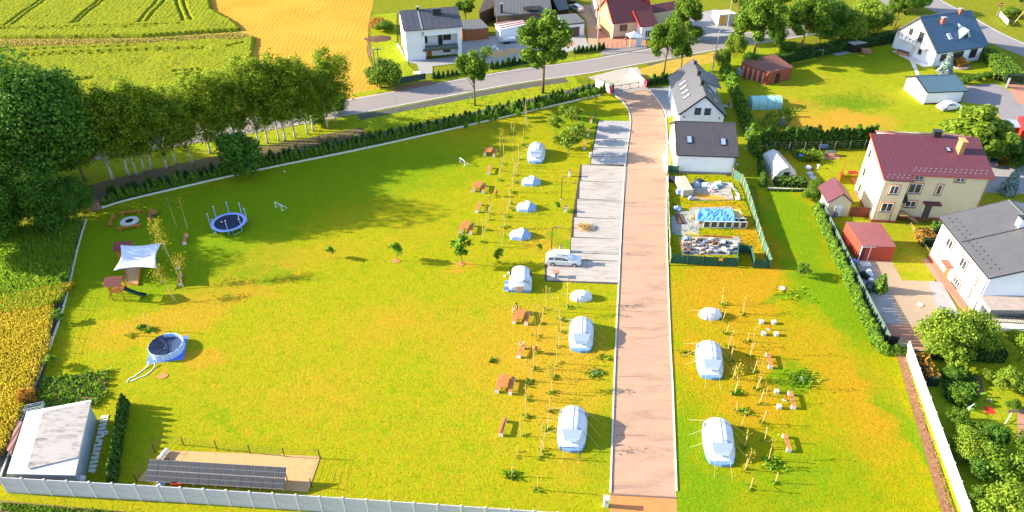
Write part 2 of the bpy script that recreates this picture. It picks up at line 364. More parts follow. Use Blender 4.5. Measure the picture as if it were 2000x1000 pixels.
# ---------------------------------------------------------------- mesh helpers
class MB:
    def __init__(s): s.v = []; s.f = []
    def add(s, vs, fs):
        o = len(s.v); s.v += [tuple(v) for v in vs]; s.f += [tuple(i + o for i in f) for f in fs]; return s
    def box(s, c, d, rz=0.0, M=None):
        x, y, z = d[0] / 2, d[1] / 2, d[2] / 2
        vs = [Vector((a * x, b_ * y, e * z)) for e in (-1, 1) for b_ in (-1, 1) for a in (-1, 1)]
        if rz: rot = Matrix.Rotation(rz, 3, 'Z'); vs = [rot @ v for v in vs]
        if M is not None: vs = [M @ v for v in vs]
        vs = [v + Vector(c) for v in vs]
        return s.add(vs, [(0, 2, 3, 1), (4, 5, 7, 6), (0, 1, 5, 4), (2, 6, 7, 3), (0, 4, 6, 2), (1, 3, 7, 5)])
    def bar(s, p0, p1, w, h=None):
        h = h or w
        p0 = Vector(p0); p1 = Vector(p1); d = (p1 - p0); L = d.length; d.normalize()
        up = Vector((0, 0, 1)) if abs(d.z) < 0.95 else Vector((0, 1, 0))
        a = d.cross(up).normalized() * (w / 2); b_ = a.cross(d).normalized() * (h / 2)
        vs = [p + e * a + g * b_ for p in (p0, p1) for e, g in ((-1, -1), (1, -1), (1, 1), (-1, 1))]
        return s.add(vs, [(0, 3, 2, 1), (4, 5, 6, 7), (0, 1, 5, 4), (1, 2, 6, 5), (2, 3, 7, 6), (3, 0, 4, 7)])
    def tube(s, pts, r, n=6, r1=None, cap=True):
        pts = [Vector(p) for p in pts]; k = len(pts); o = len(s.v); base = None
        for i, p in enumerate(pts):
            d = (pts[min(i + 1, k - 1)] - pts[max(i - 1, 0)]).normalized()
            up = Vector((0, 0, 1)) if abs(d.z) < 0.9 else Vector((1, 0, 0))
            a = d.cross(up).normalized(); b_ = d.cross(a)
            rr = r if r1 is None else r + (r1 - r) * i / (k - 1)
            for j in range(n):
                t = 2 * math.pi * j / n
                s.v.append(tuple(p + a * math.cos(t) * rr + b_ * math.sin(t) * rr))
        for i in range(k - 1):
            for j in range(n):
                s.f.append((o + i * n + j, o + i * n + (j + 1) % n, o + (i + 1) * n + (j + 1) % n, o + (i + 1) * n + j))
        if cap: s.f.append(tuple(o + j for j in range(n))); s.f.append(tuple(o + (k - 1) * n + j for j in reversed(range(n))))
        return s
    def cyl(s, c, r, h, n=16, r1=None):
        return s.tube([c, (c[0], c[1], c[2] + h)], r, n, r1)
    def prism(s, poly, z0, z1):
        n = len(poly); o = len(s.v)
        s.v += [(p[0], p[1], z0) for p in poly] + [(p[0], p[1], z1) for p in poly]
        s.f.append(tuple(o + i for i in reversed(range(n)))); s.f.append(tuple(o + n + i for i in range(n)))
        for i in range(n): j = (i + 1) % n; s.f.append((o + i, o + j, o + n + j, o + n + i))
        return s
    def extr(s, prof, x0, x1):                      # (y, z) profile run along x
        n = len(prof); o = len(s.v)
        s.v += [(x0, p[0], p[1]) for p in prof] + [(x1, p[0], p[1]) for p in prof]
        s.f.append(tuple(o + i for i in reversed(range(n)))); s.f.append(tuple(o + n + i for i in range(n)))
        for i in range(n): j = (i + 1) % n; s.f.append((o + i, o + j, o + n + j, o + n + i))
        return s
    def lathe(s, prof, c=(0, 0, 0), n=16):
        o = len(s.v); k = len(prof)
        for r, z in prof:
            for j in range(n):
                t = 2 * math.pi * j / n; s.v.append((c[0] + r * math.cos(t), c[1] + r * math.sin(t), c[2] + z))
        for i in range(k - 1):
            for j in range(n): s.f.append((o + i * n + j, o + i * n + (j + 1) % n, o + (i + 1) * n + (j + 1) % n, o + (i + 1) * n + j))
        return s
    def ball(s, c, r, n=8, m=6, sz=1.0):
        return s.lathe([(max(r * math.sin(math.pi * i / m), 1e-4), -r * sz * math.cos(math.pi * i / m)) for i in range(m + 1)], c, n)
    def mesh(s, name, m, smooth=False, fixn=True):
        me = bpy.data.meshes.new(name); me.from_pydata(s.v, [], s.f)
        if fixn:
            bm = bmesh.new(); bm.from_mesh(me); bmesh.ops.recalc_face_normals(bm, faces=bm.faces); bm.to_mesh(me); bm.free()
        if m: me.materials.append(m)
        if smooth: me.polygons.foreach_set('use_smooth', [True] * len(me.polygons))
        return me
def np_mesh(name, V, F, m, smooth=False):
    me = bpy.data.meshes.new(name); V = np.asarray(V, np.float32); F = np.asarray(F, np.int32)
    me.vertices.add(len(V)); me.vertices.foreach_set('co', V.ravel())
    k = F.shape[1]
    me.loops.add(F.size); me.loops.foreach_set('vertex_index', F.ravel())
    me.polygons.add(len(F)); me.polygons.foreach_set('loop_start', np.arange(0, F.size, k, dtype=np.int32))
    me.polygons.foreach_set('loop_total', np.full(len(F), k, np.int32))
    me.update(calc_edges=True)
    if smooth: me.polygons.foreach_set('use_smooth', np.ones(len(F), bool))
    me.materials.append(m)
    return me
def thing(name, label, cat, loc=(0, 0, 0), rz=0.0, group=None):
    o = bpy.data.objects.new(name, None); COL.objects.link(o); o.empty_display_size = 0.3
    o.location = loc; o.rotation_euler = (0, 0, rz); o['label'] = label; o['category'] = cat
    if group: o['group'] = group
    return o
def link(name, me, parent=None, loc=(0, 0, 0), rz=0.0, label=None, cat=None, group=None, kind=None, rot=None, scale=None):
    o = bpy.data.objects.new(name, me); COL.objects.link(o)
    if parent is not None: o.parent = parent
    o.location = loc; o.rotation_euler = rot if rot else (0, 0, rz)
    if scale: o.scale = scale if isinstance(scale, tuple) else (scale,) * 3
    if label: o['label'] = label
    if cat: o['category'] = cat
    if group: o['group'] = group
    if kind: o['kind'] = kind
    return o
def part(name, mb, m, parent, loc=(0, 0, 0), rz=0.0, label=None, smooth=False, kind=None):
    return link(name, mb.mesh(name, m, smooth), parent, loc, rz, label, kind=kind)
def kids(o): return [c for c in bpy.data.objects if c.parent == o]
CH = {}
def snapshot(root):
    t = {}
    for o in bpy.data.objects:
        if o.parent is not None: t.setdefault(o.parent.name, []).append(o)
    CH[root.name] = t
def dup(root, loc, rz=0.0, label=None, group=None, scale=None):
    if root.name not in CH: snapshot(root)
    t = CH[root.name]
    def cp(o, par):
        c = o.copy(); COL.objects.link(c)
        if par is not None: c.parent = par
        for k in t.get(o.name, []): cp(k, c)
        return c
    r = cp(root, None)
    r.location = loc; r.rotation_euler = (0, 0, rz)
    if scale: r.scale = scale if isinstance(scale, tuple) else (scale,) * 3
    if label: r['label'] = label
    if group: r['group'] = group
    return r
def tri_sheet(name, pts, z, m, parent=None, kind='structure', label=None):
    me = bpy.data.meshes.new(name); bm = bmesh.new()
    vs = [bm.verts.new((p[0], p[1], z)) for p in pts]; f = bm.faces.new(vs)
    bm.normal_update()
    if f.normal.z < 0: f.normal_flip()
    bmesh.ops.triangulate(bm, faces=bm.faces)
    bm.to_mesh(me); bm.free(); me.materials.append(m)
    return link(name, me, parent, kind=kind if parent is None else None, label=label)
def sheet(name, pix, z, m, **k): return tri_sheet(name, [gp(*p) for p in pix], z, m, **k)
def offs(pts, d):                                    # offset polyline sideways (left positive)
    out = []
    for i, p in enumerate(pts):
        a = Vector(pts[max(i - 1, 0)]); b_ = Vector(pts[min(i + 1, len(pts) - 1)])
        t = (b_ - a).normalized(); out.append((p[0] - t.y * d, p[1] + t.x * d))
    return out
def band(name, pts, w0, w1, z, m, parent=None, kind='structure'):
    return tri_sheet(name, offs(pts, w0) + offs(pts, w1)[::-1], z, m, parent, kind)
def smooth_line(pts, n=6):
    P = [Vector((*p, 0)) for p in pts]; out = []
    for i in range(len(P) - 1):
        p0 = P[max(i - 1, 0)]; p1 = P[i]; p2 = P[i + 1]; p3 = P[min(i + 2, len(P) - 1)]
        for k in range(n):
            t = k / n
            q = 0.5 * ((2 * p1) + (-p0 + p2) * t + (2 * p0 - 5 * p1 + 4 * p2 - p3) * t * t + (-p0 + 3 * p1 - 3 * p2 + p3) * t ** 3)
            out.append((q.x, q.y))
    out.append((P[-1].x, P[-1].y)); return out
def along(pts, step, start=0.0):
    out = []; d = start; acc = 0.0
    for i in range(len(pts) - 1):
        a = Vector(pts[i]); b_ = Vector(pts[i + 1]); L = (b_ - a).length; t = (b_ - a) / L
        while d <= acc + L: q = a + t * (d - acc); out.append((q.x, q.y, math.atan2(t.y, t.x))); d += step
        acc += L
    return out

# ---------------------------------------------------------------- foliage
def leaf_quads(P, Nn, size, seed=0, up=0.35, long=1.6):
    r = np.random.default_rng(seed); n = len(P)
    nn = Nn * 0.7 + r.normal(size=(n, 3)) * 0.6 + np.array([0, 0, up]); nn /= np.linalg.norm(nn, axis=1)[:, None] + 1e-9
    a = r.normal(size=(n, 3)); a -= (a * nn).sum(1)[:, None] * nn; a /= np.linalg.norm(a, axis=1)[:, None] + 1e-9
    b_ = np.cross(nn, a); s = size * r.uniform(0.6, 1.3, n)[:, None]
    V = np.stack([P - a * s * long / 2, P - b_ * s * 0.5 + nn * s * .12, P + a * s * long / 2, P + b_ * s * 0.5 + nn * s * .12], 1).reshape(-1, 3)
    F = np.arange(n * 4).reshape(n, 4)
    return V, F
def crown_pts(r, cz, rx, rz, nl, per, lobe=(0.28, 0.45), squash=0.8, droop=0.0, fill=0.55):
    Ps, Ns = [], []
    lobes = []
    for i in range(nl):
        th = r.uniform(0, 2 * math.pi); ph = math.acos(r.uniform(-0.8, 1.0)); q = r.uniform(0.45, 0.85) if i > nl * 0.2 else r.uniform(0, .4)
        c = np.array([math.cos(th) * math.sin(ph) * rx * q, math.sin(th) * math.sin(ph) * rx * q, cz + math.cos(ph) * rz * q])
        lr = rx * r.uniform(*lobe); lobes.append((c, lr))
        d = r.normal(size=(per, 3)); d /= np.linalg.norm(d, axis=1)[:, None]
        q2 = r.uniform(fill, 1.08, per)[:, None]
        pts = c + d * q2 * lr * np.array([1, 1, squash * (1.25 if rz > rx else 1)])
        if droop: pts[:, 2] -= droop * np.abs(r.normal(size=per)) * 0.5
        Ps.append(pts); Ns.append(d)
    return np.concatenate(Ps), np.concatenate(Ns), lobes
TREES = {}
def tree_proto(key, h, r_, trunk_h, nl, per, leaf, m, bark, seed, lobe=(0.28, 0.45), droop=0.0, tr=0.25, up=0.35, lean=0.0, fill=.55):
    r = np.random.default_rng(seed)
    cz = trunk_h + (h - trunk_h) / 2; rz = (h - trunk_h) / 2
    P, Nn, lobes = crown_pts(r, cz, r_, rz, nl, per, lobe, 0.8, droop, fill)
    P[:, 2] = np.maximum(P[:, 2], trunk_h * 0.7)
    V, F = leaf_quads(P, Nn, leaf, seed, up)
    crown = np_mesh('crown', V, F, m)
    t = MB(); top = Vector((r.normal() * .3, r.normal() * .3, cz + rz * .5))
    pts = [Vector((0, 0, -0.1)), Vector((r.normal() * .03, r.normal() * .03, trunk_h * .6)), Vector((r.normal() * .1, r.normal() * .1, cz - rz * .3)), top]
    t.tube(pts, tr, 7, tr * .25)
    for c, lr in lobes[:min(len(lobes), 14)]:
        k = r.uniform(.25, .75); s0 = pts[1].lerp(pts[2], k) if c[2] < cz + rz * .2 else pts[2].lerp(pts[3], k * .6)
        mid = s0.lerp(Vector(c), .5) + Vector((0, 0, -0.1 * r_)); t.tube([s0, mid, Vector(c)], tr * .38, 5, tr * .08, cap=False)
    TREES[key] = (crown, t.mesh('trunk', bark, True), h)
def tree(key, loc, h, label, cat='tree', name='tree', rz=None, group=None, wid=1.0):
    crown, trunk, ph = TREES[key]
    s = h / ph
    rz = random.uniform(0, 6.28) if rz is None else rz
    o = thing(name, label, cat, (loc[0], loc[1], 0), rz, group)
    link('trunk', trunk, o, scale=(s * wid, s * wid, s)); link('crown', crown, o, scale=(s * wid, s * wid, s))
    return o
# proto heights and radii in metres
tree_proto('oak', 20, 9.0, 2.2, 70, 950, .30, L_oak, M_bark, 1, tr=.5)
tree_proto('oak2', 16, 7.5, 1.5, 60, 800, .30, L_oak, M_bark, 2, tr=.4)
tree_proto('birch', 15, 3.3, 1.2, 60, 170, .18, L_birch, M_birch, 3, (.22, .42), .9, .16, up=0.1, fill=.15)
tree_proto('birch2', 15, 2.8, 1.5, 52, 170, .18, L_birch, M_birch, 4, (.22, .42), 1.2, .15, up=0.1, fill=.15)
tree_proto('birch3', 14, 3.7, 1.1, 62, 170, .18, L_birch, M_birch, 5, (.18, .36), 1.0, .17, up=0.1, fill=.15)
tree_proto('ash', 14, 5.2, 4.0, 50, 280, .29, L_ash, M_bark, 6, (.14, .28), tr=.28)
tree_proto('ash2', 12, 3.0, 3.2, 36, 240, .25, L_ash, M_bark, 7, (.18, .34), tr=.2)
tree_proto('ash3', 13, 5.4, 3.0, 56, 300, .29, L_ash, M_bark, 8, (.15, .3), tr=.3)
tree_proto('willow', 8, 5.0, .8, 54, 300, .26, L_bright, M_bark, 9, (.16, .32), .6, .25)
tree_proto('bush', 3, 2.0, .2, 24, 260, .17, L_ash, M_bark, 10, (.35, .5), tr=.08)
tree_proto('darkbush', 4, 2.4, .2, 28, 320, .19, L_oak, M_bark, 12, (.35, .5), tr=.1)
tree_proto('brightbush', 4, 3.0, .2, 34, 360, .17, L_bright, M_bark, 13, (.3, .46), tr=.12)
tree_proto('fruit', 5, 3.0, 1.2, 22, 170, .24, L_bright, M_bark, 14, (.24, .4), tr=.12)
tree_proto('fruit2', 4.5, 2.6, 1.0, 24, 110, .22, L_ash, M_bark, 15, (.2, .4), tr=.1, fill=.3)
tree_proto('young', 5.5, 1.8, 1.0, 30, 70, .22, L_bright, M_bark, 16, (.2, .45), tr=.07, fill=.2)
tree_proto('young2', 3, .95, .8, 12, 34, .2, L_weed, M_bark, 17, (.25, .5), tr=.04, fill=.2)
tree_proto('orangebush', 2, 1.3, .1, 12, 160, .2, L_orange, M_bark, 18, (.4, .6), tr=.06)
tree_proto('pine', 9, 3.2, 1.5, 44, 190, .34, L_bright, M_bark, 19, (.18, .34), tr=.2, up=1.0)
def cone_plant(name, h, r_, n, leaf, m, seed, core=(0.02, 0.05, 0.01), base=0.05, pw=1.0):
    r = np.random.default_rng(seed); z = r.uniform(0, 1, n) ** 1.25; th = r.uniform(0, 2 * math.pi, n)
    rad = r_ * (1 - z) ** pw * (0.75 + 0.3 * r.uniform(size=n)); rad = np.where(z < .08, rad * (.6 + 5 * z), rad)
    P = np.stack([np.cos(th) * rad, np.sin(th) * rad, base + z * (h - base)], 1)
    Nn = np.stack([np.cos(th), np.sin(th), np.full(n, .5)], 1)
    V, F = leaf_quads(P, Nn, leaf, seed, .3, 2.0)
    return np_mesh(name, V, F, m)
THUJA = [cone_plant('foliage', 1.0, .30, 260, .10, L_thuja, 30 + k, pw=.7) for k in range(3)]
DTHUJA = [cone_plant('foliage', 1.0, .28, 320, .09, L_dthuja, 40 + k, pw=.6) for k in range(3)]
SPRUCE = cone_plant('foliage', 1.0, .34, 900, .085, L_spruce, 50, pw=.9)
def thuja_core(m):
    t = MB(); t.lathe([(.02, 0), (.2, .06), (.21, .3), (.13, .65), (.04, .92), (.001, 1.0)], n=7); return t.mesh('stem', m)
CORE = thuja_core(mat('conifer_inner', (0.02, 0.045, 0.01), 0.9, .2, 5)); CORED = thuja_core(mat('dark_conifer_inner', (0.008, 0.022, 0.006), 0.9, .2, 5))
def conifer(loc, h, label, group, dark=False, wid=1.0, name='thuja', cat='conifer'):
    lib = DTHUJA if dark else THUJA
    o = thing(name, label, cat, (loc[0], loc[1], 0), random.uniform(0, 6.28), group)
    s = (h * wid, h * wid, h)
    link('foliage', random.choice(lib), o, scale=s); link('stem', CORED if dark else CORE, o, scale=s)
    return o
def hedge_run(name, label, cat, pts, w, h, m, dens=220, leaf=.18, group=None, round_=.25, seed=5, corem=None):
    """clipped hedge: a closed body with leaves standing all over it"""
    r = np.random.default_rng(seed); o = thing(name, label, cat, (pts[0][0], pts[0][1], 0), 0, group)
    ox, oy = pts[0]; Ps = []; Ns = []; body = MB()
    for i in range(len(pts) - 1):
        a = np.array(pts[i]); b_ = np.array(pts[i + 1]); L = np.linalg.norm(b_ - a); t = (b_ - a) / L; nrm = np.array([-t[1], t[0]])
        n = int(L * (w + 2 * h) * dens / 10)
        u = r.uniform(0, L, n); q = r.uniform(-h, w + h, n)
        side = np.where(q < 0, -1, np.where(q > w, 1, 0))
        off = np.where(side == -1, -w / 2, np.where(side == 1, w / 2, q - w / 2))
        z = np.where(side == -1, h + q, np.where(side == 1, h - (q - w), h)) + r.normal(0, .05, n)
        off = off + r.normal(0, .05, n)
        edge = (z > h - round_) & (side != 0); off = np.where(edge, off * .93, off)
        xy = a + u[:, None] * t + off[:, None] * nrm
        Ps.append(np.stack([xy[:, 0] - ox, xy[:, 1] - oy, np.maximum(z, .03)], 1))
        Ns.append(np.stack([nrm[0] * side, nrm[1] * side, (side == 0) * 1.0], 1))
        ang = math.atan2(t[1], t[0]); mid = (a + b_) / 2
        body.box((mid[0] - ox, mid[1] - oy, h * .46), (L + w * .4, w * .86, h * .92), ang)
    V, F = leaf_quads(np.concatenate(Ps), np.concatenate(Ns), leaf, seed, .25)
    link('foliage', np_mesh('foliage', V, F, m), o)
    part('branches', body, corem or MATS['dark_conifer_inner'], o)
    return o
def tuft_field(name, P, hgt, w, m, seed=1, kind='stuff', parent=None, lean=.25):
    """many upright blades, one object"""
    r = np.random.default_rng(seed); n = len(P); th = r.uniform(0, math.pi, n); h = hgt * r.uniform(.7, 1.2, n)
    d = np.stack([np.cos(th), np.sin(th), np.zeros(n)], 1) * w / 2; l = r.normal(0, lean, (n, 2)) * h[:, None]
    base = np.concatenate([P, np.zeros((n, 1))], 1) if P.shape[1] == 2 else P
    top = base + np.concatenate([l, h[:, None]], 1)
    V = np.stack([base - d * .6, base + d * .6, top + d, top - d], 1).reshape(-1, 3)
    return link(name, np_mesh(name, V, np.arange(n * 4).reshape(n, 4), m), parent, kind=kind)
def inpoly(pts, poly):
    x, y = pts[:, 0], pts[:, 1]; ins = np.zeros(len(pts), bool); n = len(poly)
    for i in range(n):
        x1, y1 = poly[i]; x2, y2 = poly[(i + 1) % n]
        c = ((y1 > y) != (y2 > y)) & (x < (x2 - x1) * (y - y1) / (y2 - y1 + 1e-12) + x1); ins ^= c
    return ins
def scatter(poly, n, seed):
    r = np.random.default_rng(seed); p = np.array(poly); lo, hi = p.min(0), p.max(0)
    q = r.uniform(lo, hi, (n * 3, 2)); q = q[inpoly(q, poly)]; return q[:n]

# ---------------------------------------------------------------- building kit
WMESH = {}
def window(par, loc, rz, w, h, fr=None, surround=None, mull=1, glass=None, sill=True, name='window'):
    """an opening seen as frame, panes, surround and sill; local -y looks out of the wall"""
    fr = fr or M_whitep; glass = glass or M_glass
    key = (w, h, fr.name, surround.name if surround else '', mull, glass.name)
    if key not in WMESH:
        f = MB(); t = .07
        f.box((0, -.04, t / 2), (w, .12, t)); f.box((0, -.04, h - t / 2), (w, .12, t))
        f.box((-w / 2 + t / 2, -.04, h / 2), (t, .12, h - 2 * t)); f.box((w / 2 - t / 2, -.04, h / 2), (t, .12, h - 2 * t))
        ps = []
        for k in range(mull): f.box((-w / 2 + w * (k + 1) / (mull + 1), -.042, h / 2), (t, .12, h - 2 * t))
        nb = mull + 1; pw = (w - 2 * t) / nb
        g = MB(); g.box((0, 0, 0), (pw - t * .5, .03, h - 2 * t))
        s = None
        if surround:
            s = MB(); q = .2
            s.box((0, -.02, h + q / 2), (w + 2 * q, .06, q)); s.box((0, -.02, -q / 2), (w + 2 * q, .06, q))
            s.box((-w / 2 - q / 2, -.02, h / 2), (q, .06, h)); s.box((w / 2 + q / 2, -.02, h / 2), (q, .06, h)); s = s.mesh('surround', surround)
        si = MB(); si.box((0, -.12, -.03), (w + .1, .22, .06))
        WMESH[key] = (f.mesh('window', fr), g.mesh('pane', glass), s, si.mesh('sill', M_darkmetal if surround else M_grey), [(-w / 2 + t + pw * (k + .5)) for k in range(nb)])
    fm, gm, sm, si, xs = WMESH[key]
    o = link(name, fm, par, loc, rz)
    for x in xs: link('pane', gm, o, (x, -.02, h / 2))
    if sm: link('surround', sm, o)
    if sill: link('sill', si, o)
    return o
def door(par, loc, rz, w, h, m, label=None):
    d = MB(); d.box((0, -.03, h / 2), (w, .09, h)); 
    for k in (-.25, .25): d.box((0, -.085, h / 2 + k * h), (w * .6, .03, h * .3))
    o = part('door', d, m, par, loc, rz, label)
    hd = MB(); hd.box((w * .38, -.11, h * .48), (.04, .06, .22)); part('handle', hd, M_steel, o)
    fr = MB(); fr.box((-w / 2 - .05, -.02, h / 2), (.1, .1, h)); fr.box((w / 2 + .05, -.02, h / 2), (.1, .1, h)); fr.box((0, -.02, h + .05), (w + .2, .1, .1)); part('door_frame', fr, M_whitep, o)
    return o
def slab(mb, x0, x1, ya, za, yb, zb, th=.16):
    d = Vector((0, yb - ya, zb - za)).normalized(); n = Vector((0, -d.z, d.y))
    if n.z < 0: n = -n
    a = Vector((0, ya, za)) + n * .004; b_ = Vector((0, yb, zb)) + n * .004
    mb.extr([(a.y, a.z), (b_.y, b_.z), (b_.y + n.y * th, b_.z + n.z * th), (a.y + n.y * th, a.z + n.z * th)], x0, x1)
def house(name, label, cat, O, rz, L, W, h0, h1, hr, yr, wm, rm, ov=.45, oe=.35, roof_label=None, ridge=True, gutter=None, verge=None):
    o = thing(name, label, cat, (O[0], O[1], 0), R(rz))
    b_ = MB(); prof = [(0, 0), (W, 0), (W, h1)]
    if 0 < yr < W: prof.append((yr, hr))
    prof.append((0, h0)); b_.extr(prof, 0, L); part('wall', b_, wm, o)
    r = MB(); s0 = (hr - h0) / max(yr, .01); s1 = (hr - h1) / max(W - yr, .01)
    if yr > 0: slab(r, -oe, L + oe, -ov, h0 - ov * s0, yr, hr)
    if yr < W: slab(r, -oe, L + oe, W + ov, h1 - ov * s1, yr, hr)
    ro = part('roof', r, rm, o, label=roof_label)
    if ridge and 0 < yr < W:
        q = MB(); q.tube([(-oe, yr, hr + .17), (L + oe, yr, hr + .17)], .12, 6); part('ridge_cap', q, rm, ro)
    if gutter:
        q = MB(); z = h0 - ov * s0
        q.bar((-oe, -ov - .06, z + .04), (L + oe, -ov - .06, z + .04), .13, .11); part('gutter', q, gutter, o)
        q = MB(); q.tube([(L - .15, -ov + .1, z), (L - .15, -.09, z - .5), (L - .15, -.09, .1)], .05, 6); part('downpipe', q, gutter, o)
    if verge:
        for x in (-oe - .03, L + oe + .03):
            q = MB()
            if yr > 0: q.bar((x, -ov, h0 - ov * s0 + .07), (x, yr, hr + .07), .05, .26)
            if yr < W: q.bar((x, W + ov, h1 - ov * s1 + .07), (x, yr, hr + .07), .05, .26)
            part('verge_board', q, verge, o)
    return o, ro
def roof_frame(O_rz, ya, za, yb, zb):                 # slope angle about local x
    return math.atan2(zb - za, yb - ya)
def skylight(par, x, y, z, slope, w=.8, h=1.2, m=None, fr=None):
    f = MB(); f.box((0, 0, .05), (w, h, .12)); 
    o = link('roof_window', f.mesh('roof_window', fr or M_darkmetal), par, (x, y, z + .2), rot=(slope, 0, 0))
    g = MB(); g.box((0, 0, .125), (w - .22, h - .22, .03)); link('pane', g.mesh('pane', m or M_sky_glass), o)
    return o
def chimney(par, x, y, z0, z1, w, d, m, capm=None):
    c = MB(); c.box((0, 0, (z0 + z1) / 2), (w, d, z1 - z0)); o = part('chimney', c, m, par, (x, y, 0))
    k = MB(); k.box((0, 0, z1 + .06), (w + .16, d + .16, .12)); part('chimney_cap', k, capm or M_darkmetal, o)
    return o
def panel_fence(name, label, pts, step, h, post_w, panel_t, pm, fm, cat='fence', rail=False, plinth=None, post_h=None, mesh_kind='panel', gap=0.0, start=0.0, post_name='post'):
    """posts at even steps and one panel between each pair"""
    st = along(pts, step, start)
    o = thing(name, label, cat, (st[0][0], st[0][1], 0), 0); ox, oy = st[0][:2]
    ph = post_h or h + .08
    pmx = MB(); pmx.box((0, 0, ph / 2), (post_w, post_w, ph)); pme = pmx.mesh(post_name, fm)
    for i, (x, y, a) in enumerate(st):
        link(post_name, pme, o, (x - ox, y - oy, 0), a)
        if i + 1 < len(st):
            x2, y2, _ = st[i + 1]; L = math.hypot(x2 - x, y2 - y) - post_w - .01; a2 = math.atan2(y2 - y, x2 - x)
            if pm is not None:
                key = (name, round(L, 1))
                if key not in WMESH:
                    q = MB(); q.box((0, 0, gap + (h - gap) / 2), (L, panel_t, h - gap))
                    WMESH[key] = q.mesh(mesh_kind, pm)
                link(mesh_kind, WMESH[key], o, ((x + x2) / 2 - ox, (y + y2) / 2 - oy, 0), a2)
            if plinth:
                key = (name, 'pl', round(L, 1))
                if key not in WMESH:
                    q = MB(); q.box((0, 0, .11), (L + post_w * .6, .16, .22)); WMESH[key] = q.mesh('plinth_block', plinth)
                link('plinth_block', WMESH[key], o, ((x + x2) / 2 - ox, (y + y2) / 2 - oy, 0), a2)
    return o
def wire_mesh(parent, pts, h, m, ox, oy, z0=.2):
    q = MB(); k = 5
    for i in range(k):
        z = z0 + (h - z0) * i / (k - 1)
        for a, b_ in zip(pts[:-1], pts[1:]): q.bar((a[0] - ox, a[1] - oy, z), (b_[0] - ox, b_[1] - oy, z), .012)
    o = part('wire', q, m, parent); o['kind'] = 'stuff'; return o
# ================================================================ GROUND
Z = [0.0]
def nz(): Z[0] += 0.0013; return Z[0]
GP = lambda *pp: [gp(*p) for p in pp]
tri_sheet('ground', [(-1500, -600), (1500, -600), (1500, 2600), (-1500, 2600)], -0.03, M_meadow)
# sky beyond the frame comes from the world; fields first
stub = [(398, -60), (416, 22), (455, 45), (474, 64), (500, 74), (490, 130), (478, 215), (560, 232), (668, 200), (728, 188), (744, 178), (722, 120), (716, 100), (722, 40), (742, -60)]
sheet('stubble_field', stub, nz(), M_stubble)
dry = [(-220, 66), (0, 78), (280, 76), (470, 62), (500, 72), (470, 82), (280, 92), (0, 100), (-220, 102)]
sheet('dry_grass_strip', dry, nz(), M_dryband)
# standing crops: a canopy about 0.9 m high with the tractor tracks pressed down to the soil
def crop_field(name, pix, hgt, trams, m, res=.25, seed=1, rowdir=None):
    poly = GP(*pix); p = np.array(poly); lo, hi = p.min(0), p.max(0)
    nx = int((hi[0] - lo[0]) / res) + 1; ny = int((hi[1] - lo[1]) / res) + 1
    X, Y = np.meshgrid(lo[0] + np.arange(nx) * res, lo[1] + np.arange(ny) * res, indexing='ij')
    pts = np.stack([X.ravel(), Y.ravel()], 1); ins = inpoly(pts, poly)
    r = np.random.default_rng(seed)
    low = r.normal(size=(nx // 12 + 3, ny // 12 + 3)); 
    ix = np.arange(nx) / 12.; iy = np.arange(ny) / 12.; x0 = ix.astype(int); y0 = iy.astype(int); fx = (ix - x0)[:, None]; fy = (iy - y0)[None, :]
    lw = low[x0][:, y0] * (1 - fx) * (1 - fy) + low[x0 + 1][:, y0] * fx * (1 - fy) + low[x0][:, y0 + 1] * (1 - fx) * fy + low[x0 + 1][:, y0 + 1] * fx * fy
    hh = hgt + lw.ravel() * .05 + r.normal(0, .055, len(pts))
    if rowdir is not None:
        a_ = np.array(gp(*rowdir[0])); b2 = np.array(gp(*rowdir[1])); d_ = (b2 - a_) / np.linalg.norm(b2 - a_); qq = (pts - a_) @ np.array([-d_[1], d_[0]])
        hh += .028 * np.sin(qq * 2 * math.pi / 1.1 + np.sin(pts[:, 1] * .2)) * (np.sin(pts[:, 0] * .13 + pts[:, 1] * .21) > -.3)
    warp = np.sin(pts[:, 0] * .35) * .12 + np.sin(pts[:, 1] * .5) * .1
    for (a, b_, wd) in trams:
        a = np.array(gp(*a)); b_ = np.array(gp(*b_)); d = b_ - a; L = np.linalg.norm(d); d /= L
        rel = pts - a; s = rel @ d; q = np.abs(rel @ np.array([-d[1], d[0]]) + warp)
        hit = (s > 0) & (s < L) & (q < wd); hh[hit] = .12 + r.uniform(0, .1, hit.sum())
    hh[~ins] = 0
    V = np.stack([pts[:, 0], pts[:, 1], hh], 1); idx = np.arange(nx * ny).reshape(nx, ny)
    F = np.stack([idx[:-1, :-1], idx[1:, :-1], idx[1:, 1:], idx[:-1, 1:]], -1).reshape(-1, 4)
    keep = ins[F].any(1); F = F[keep]
    used = np.unique(F); mp_ = np.zeros(len(V), int); mp_[used] = np.arange(len(used))
    link(name, np_mesh(name, V[used], mp_[F], m), kind='stuff')
f1 = [(-170, -60), (396, -60), (412, 22), (452, 44), (470, 60), (280, 73), (0, 76), (-170, 68)]
tr = []
for a, b_ in [((10, 56), (87, 0)), ((26, 54), (97, 0)), ((140, 51), (200, 0)), ((150, 50), (210, 0)), ((270, 50), (312, 0)), ((285, 48), (326, 0)), ((346, 0), (353, 30)), ((353, 30), (361, 46)), ((359, 0), (366, 30)), ((366, 30), (376, 44))]:
    tr.append((a, b_, .34))
tr += [((0, 60), (128, 57), .4), ((128, 57), (360, 51), .4), ((0, 63), (310, 57), .35), ((87, 0), (150, -55), .4), ((97, 0), (160, -55), .4), ((200, 0), (265, -55), .4), ((210, 0), (275, -55), .4), ((312, 0), (360, -55), .4), ((0, 8), (16, -6), .3), ((0, 4), (8, -6), .3)]
crop_field('wheat_crop', f1, .75, tr, M_crop, seed=3, rowdir=((140, 51), (200, 0)))
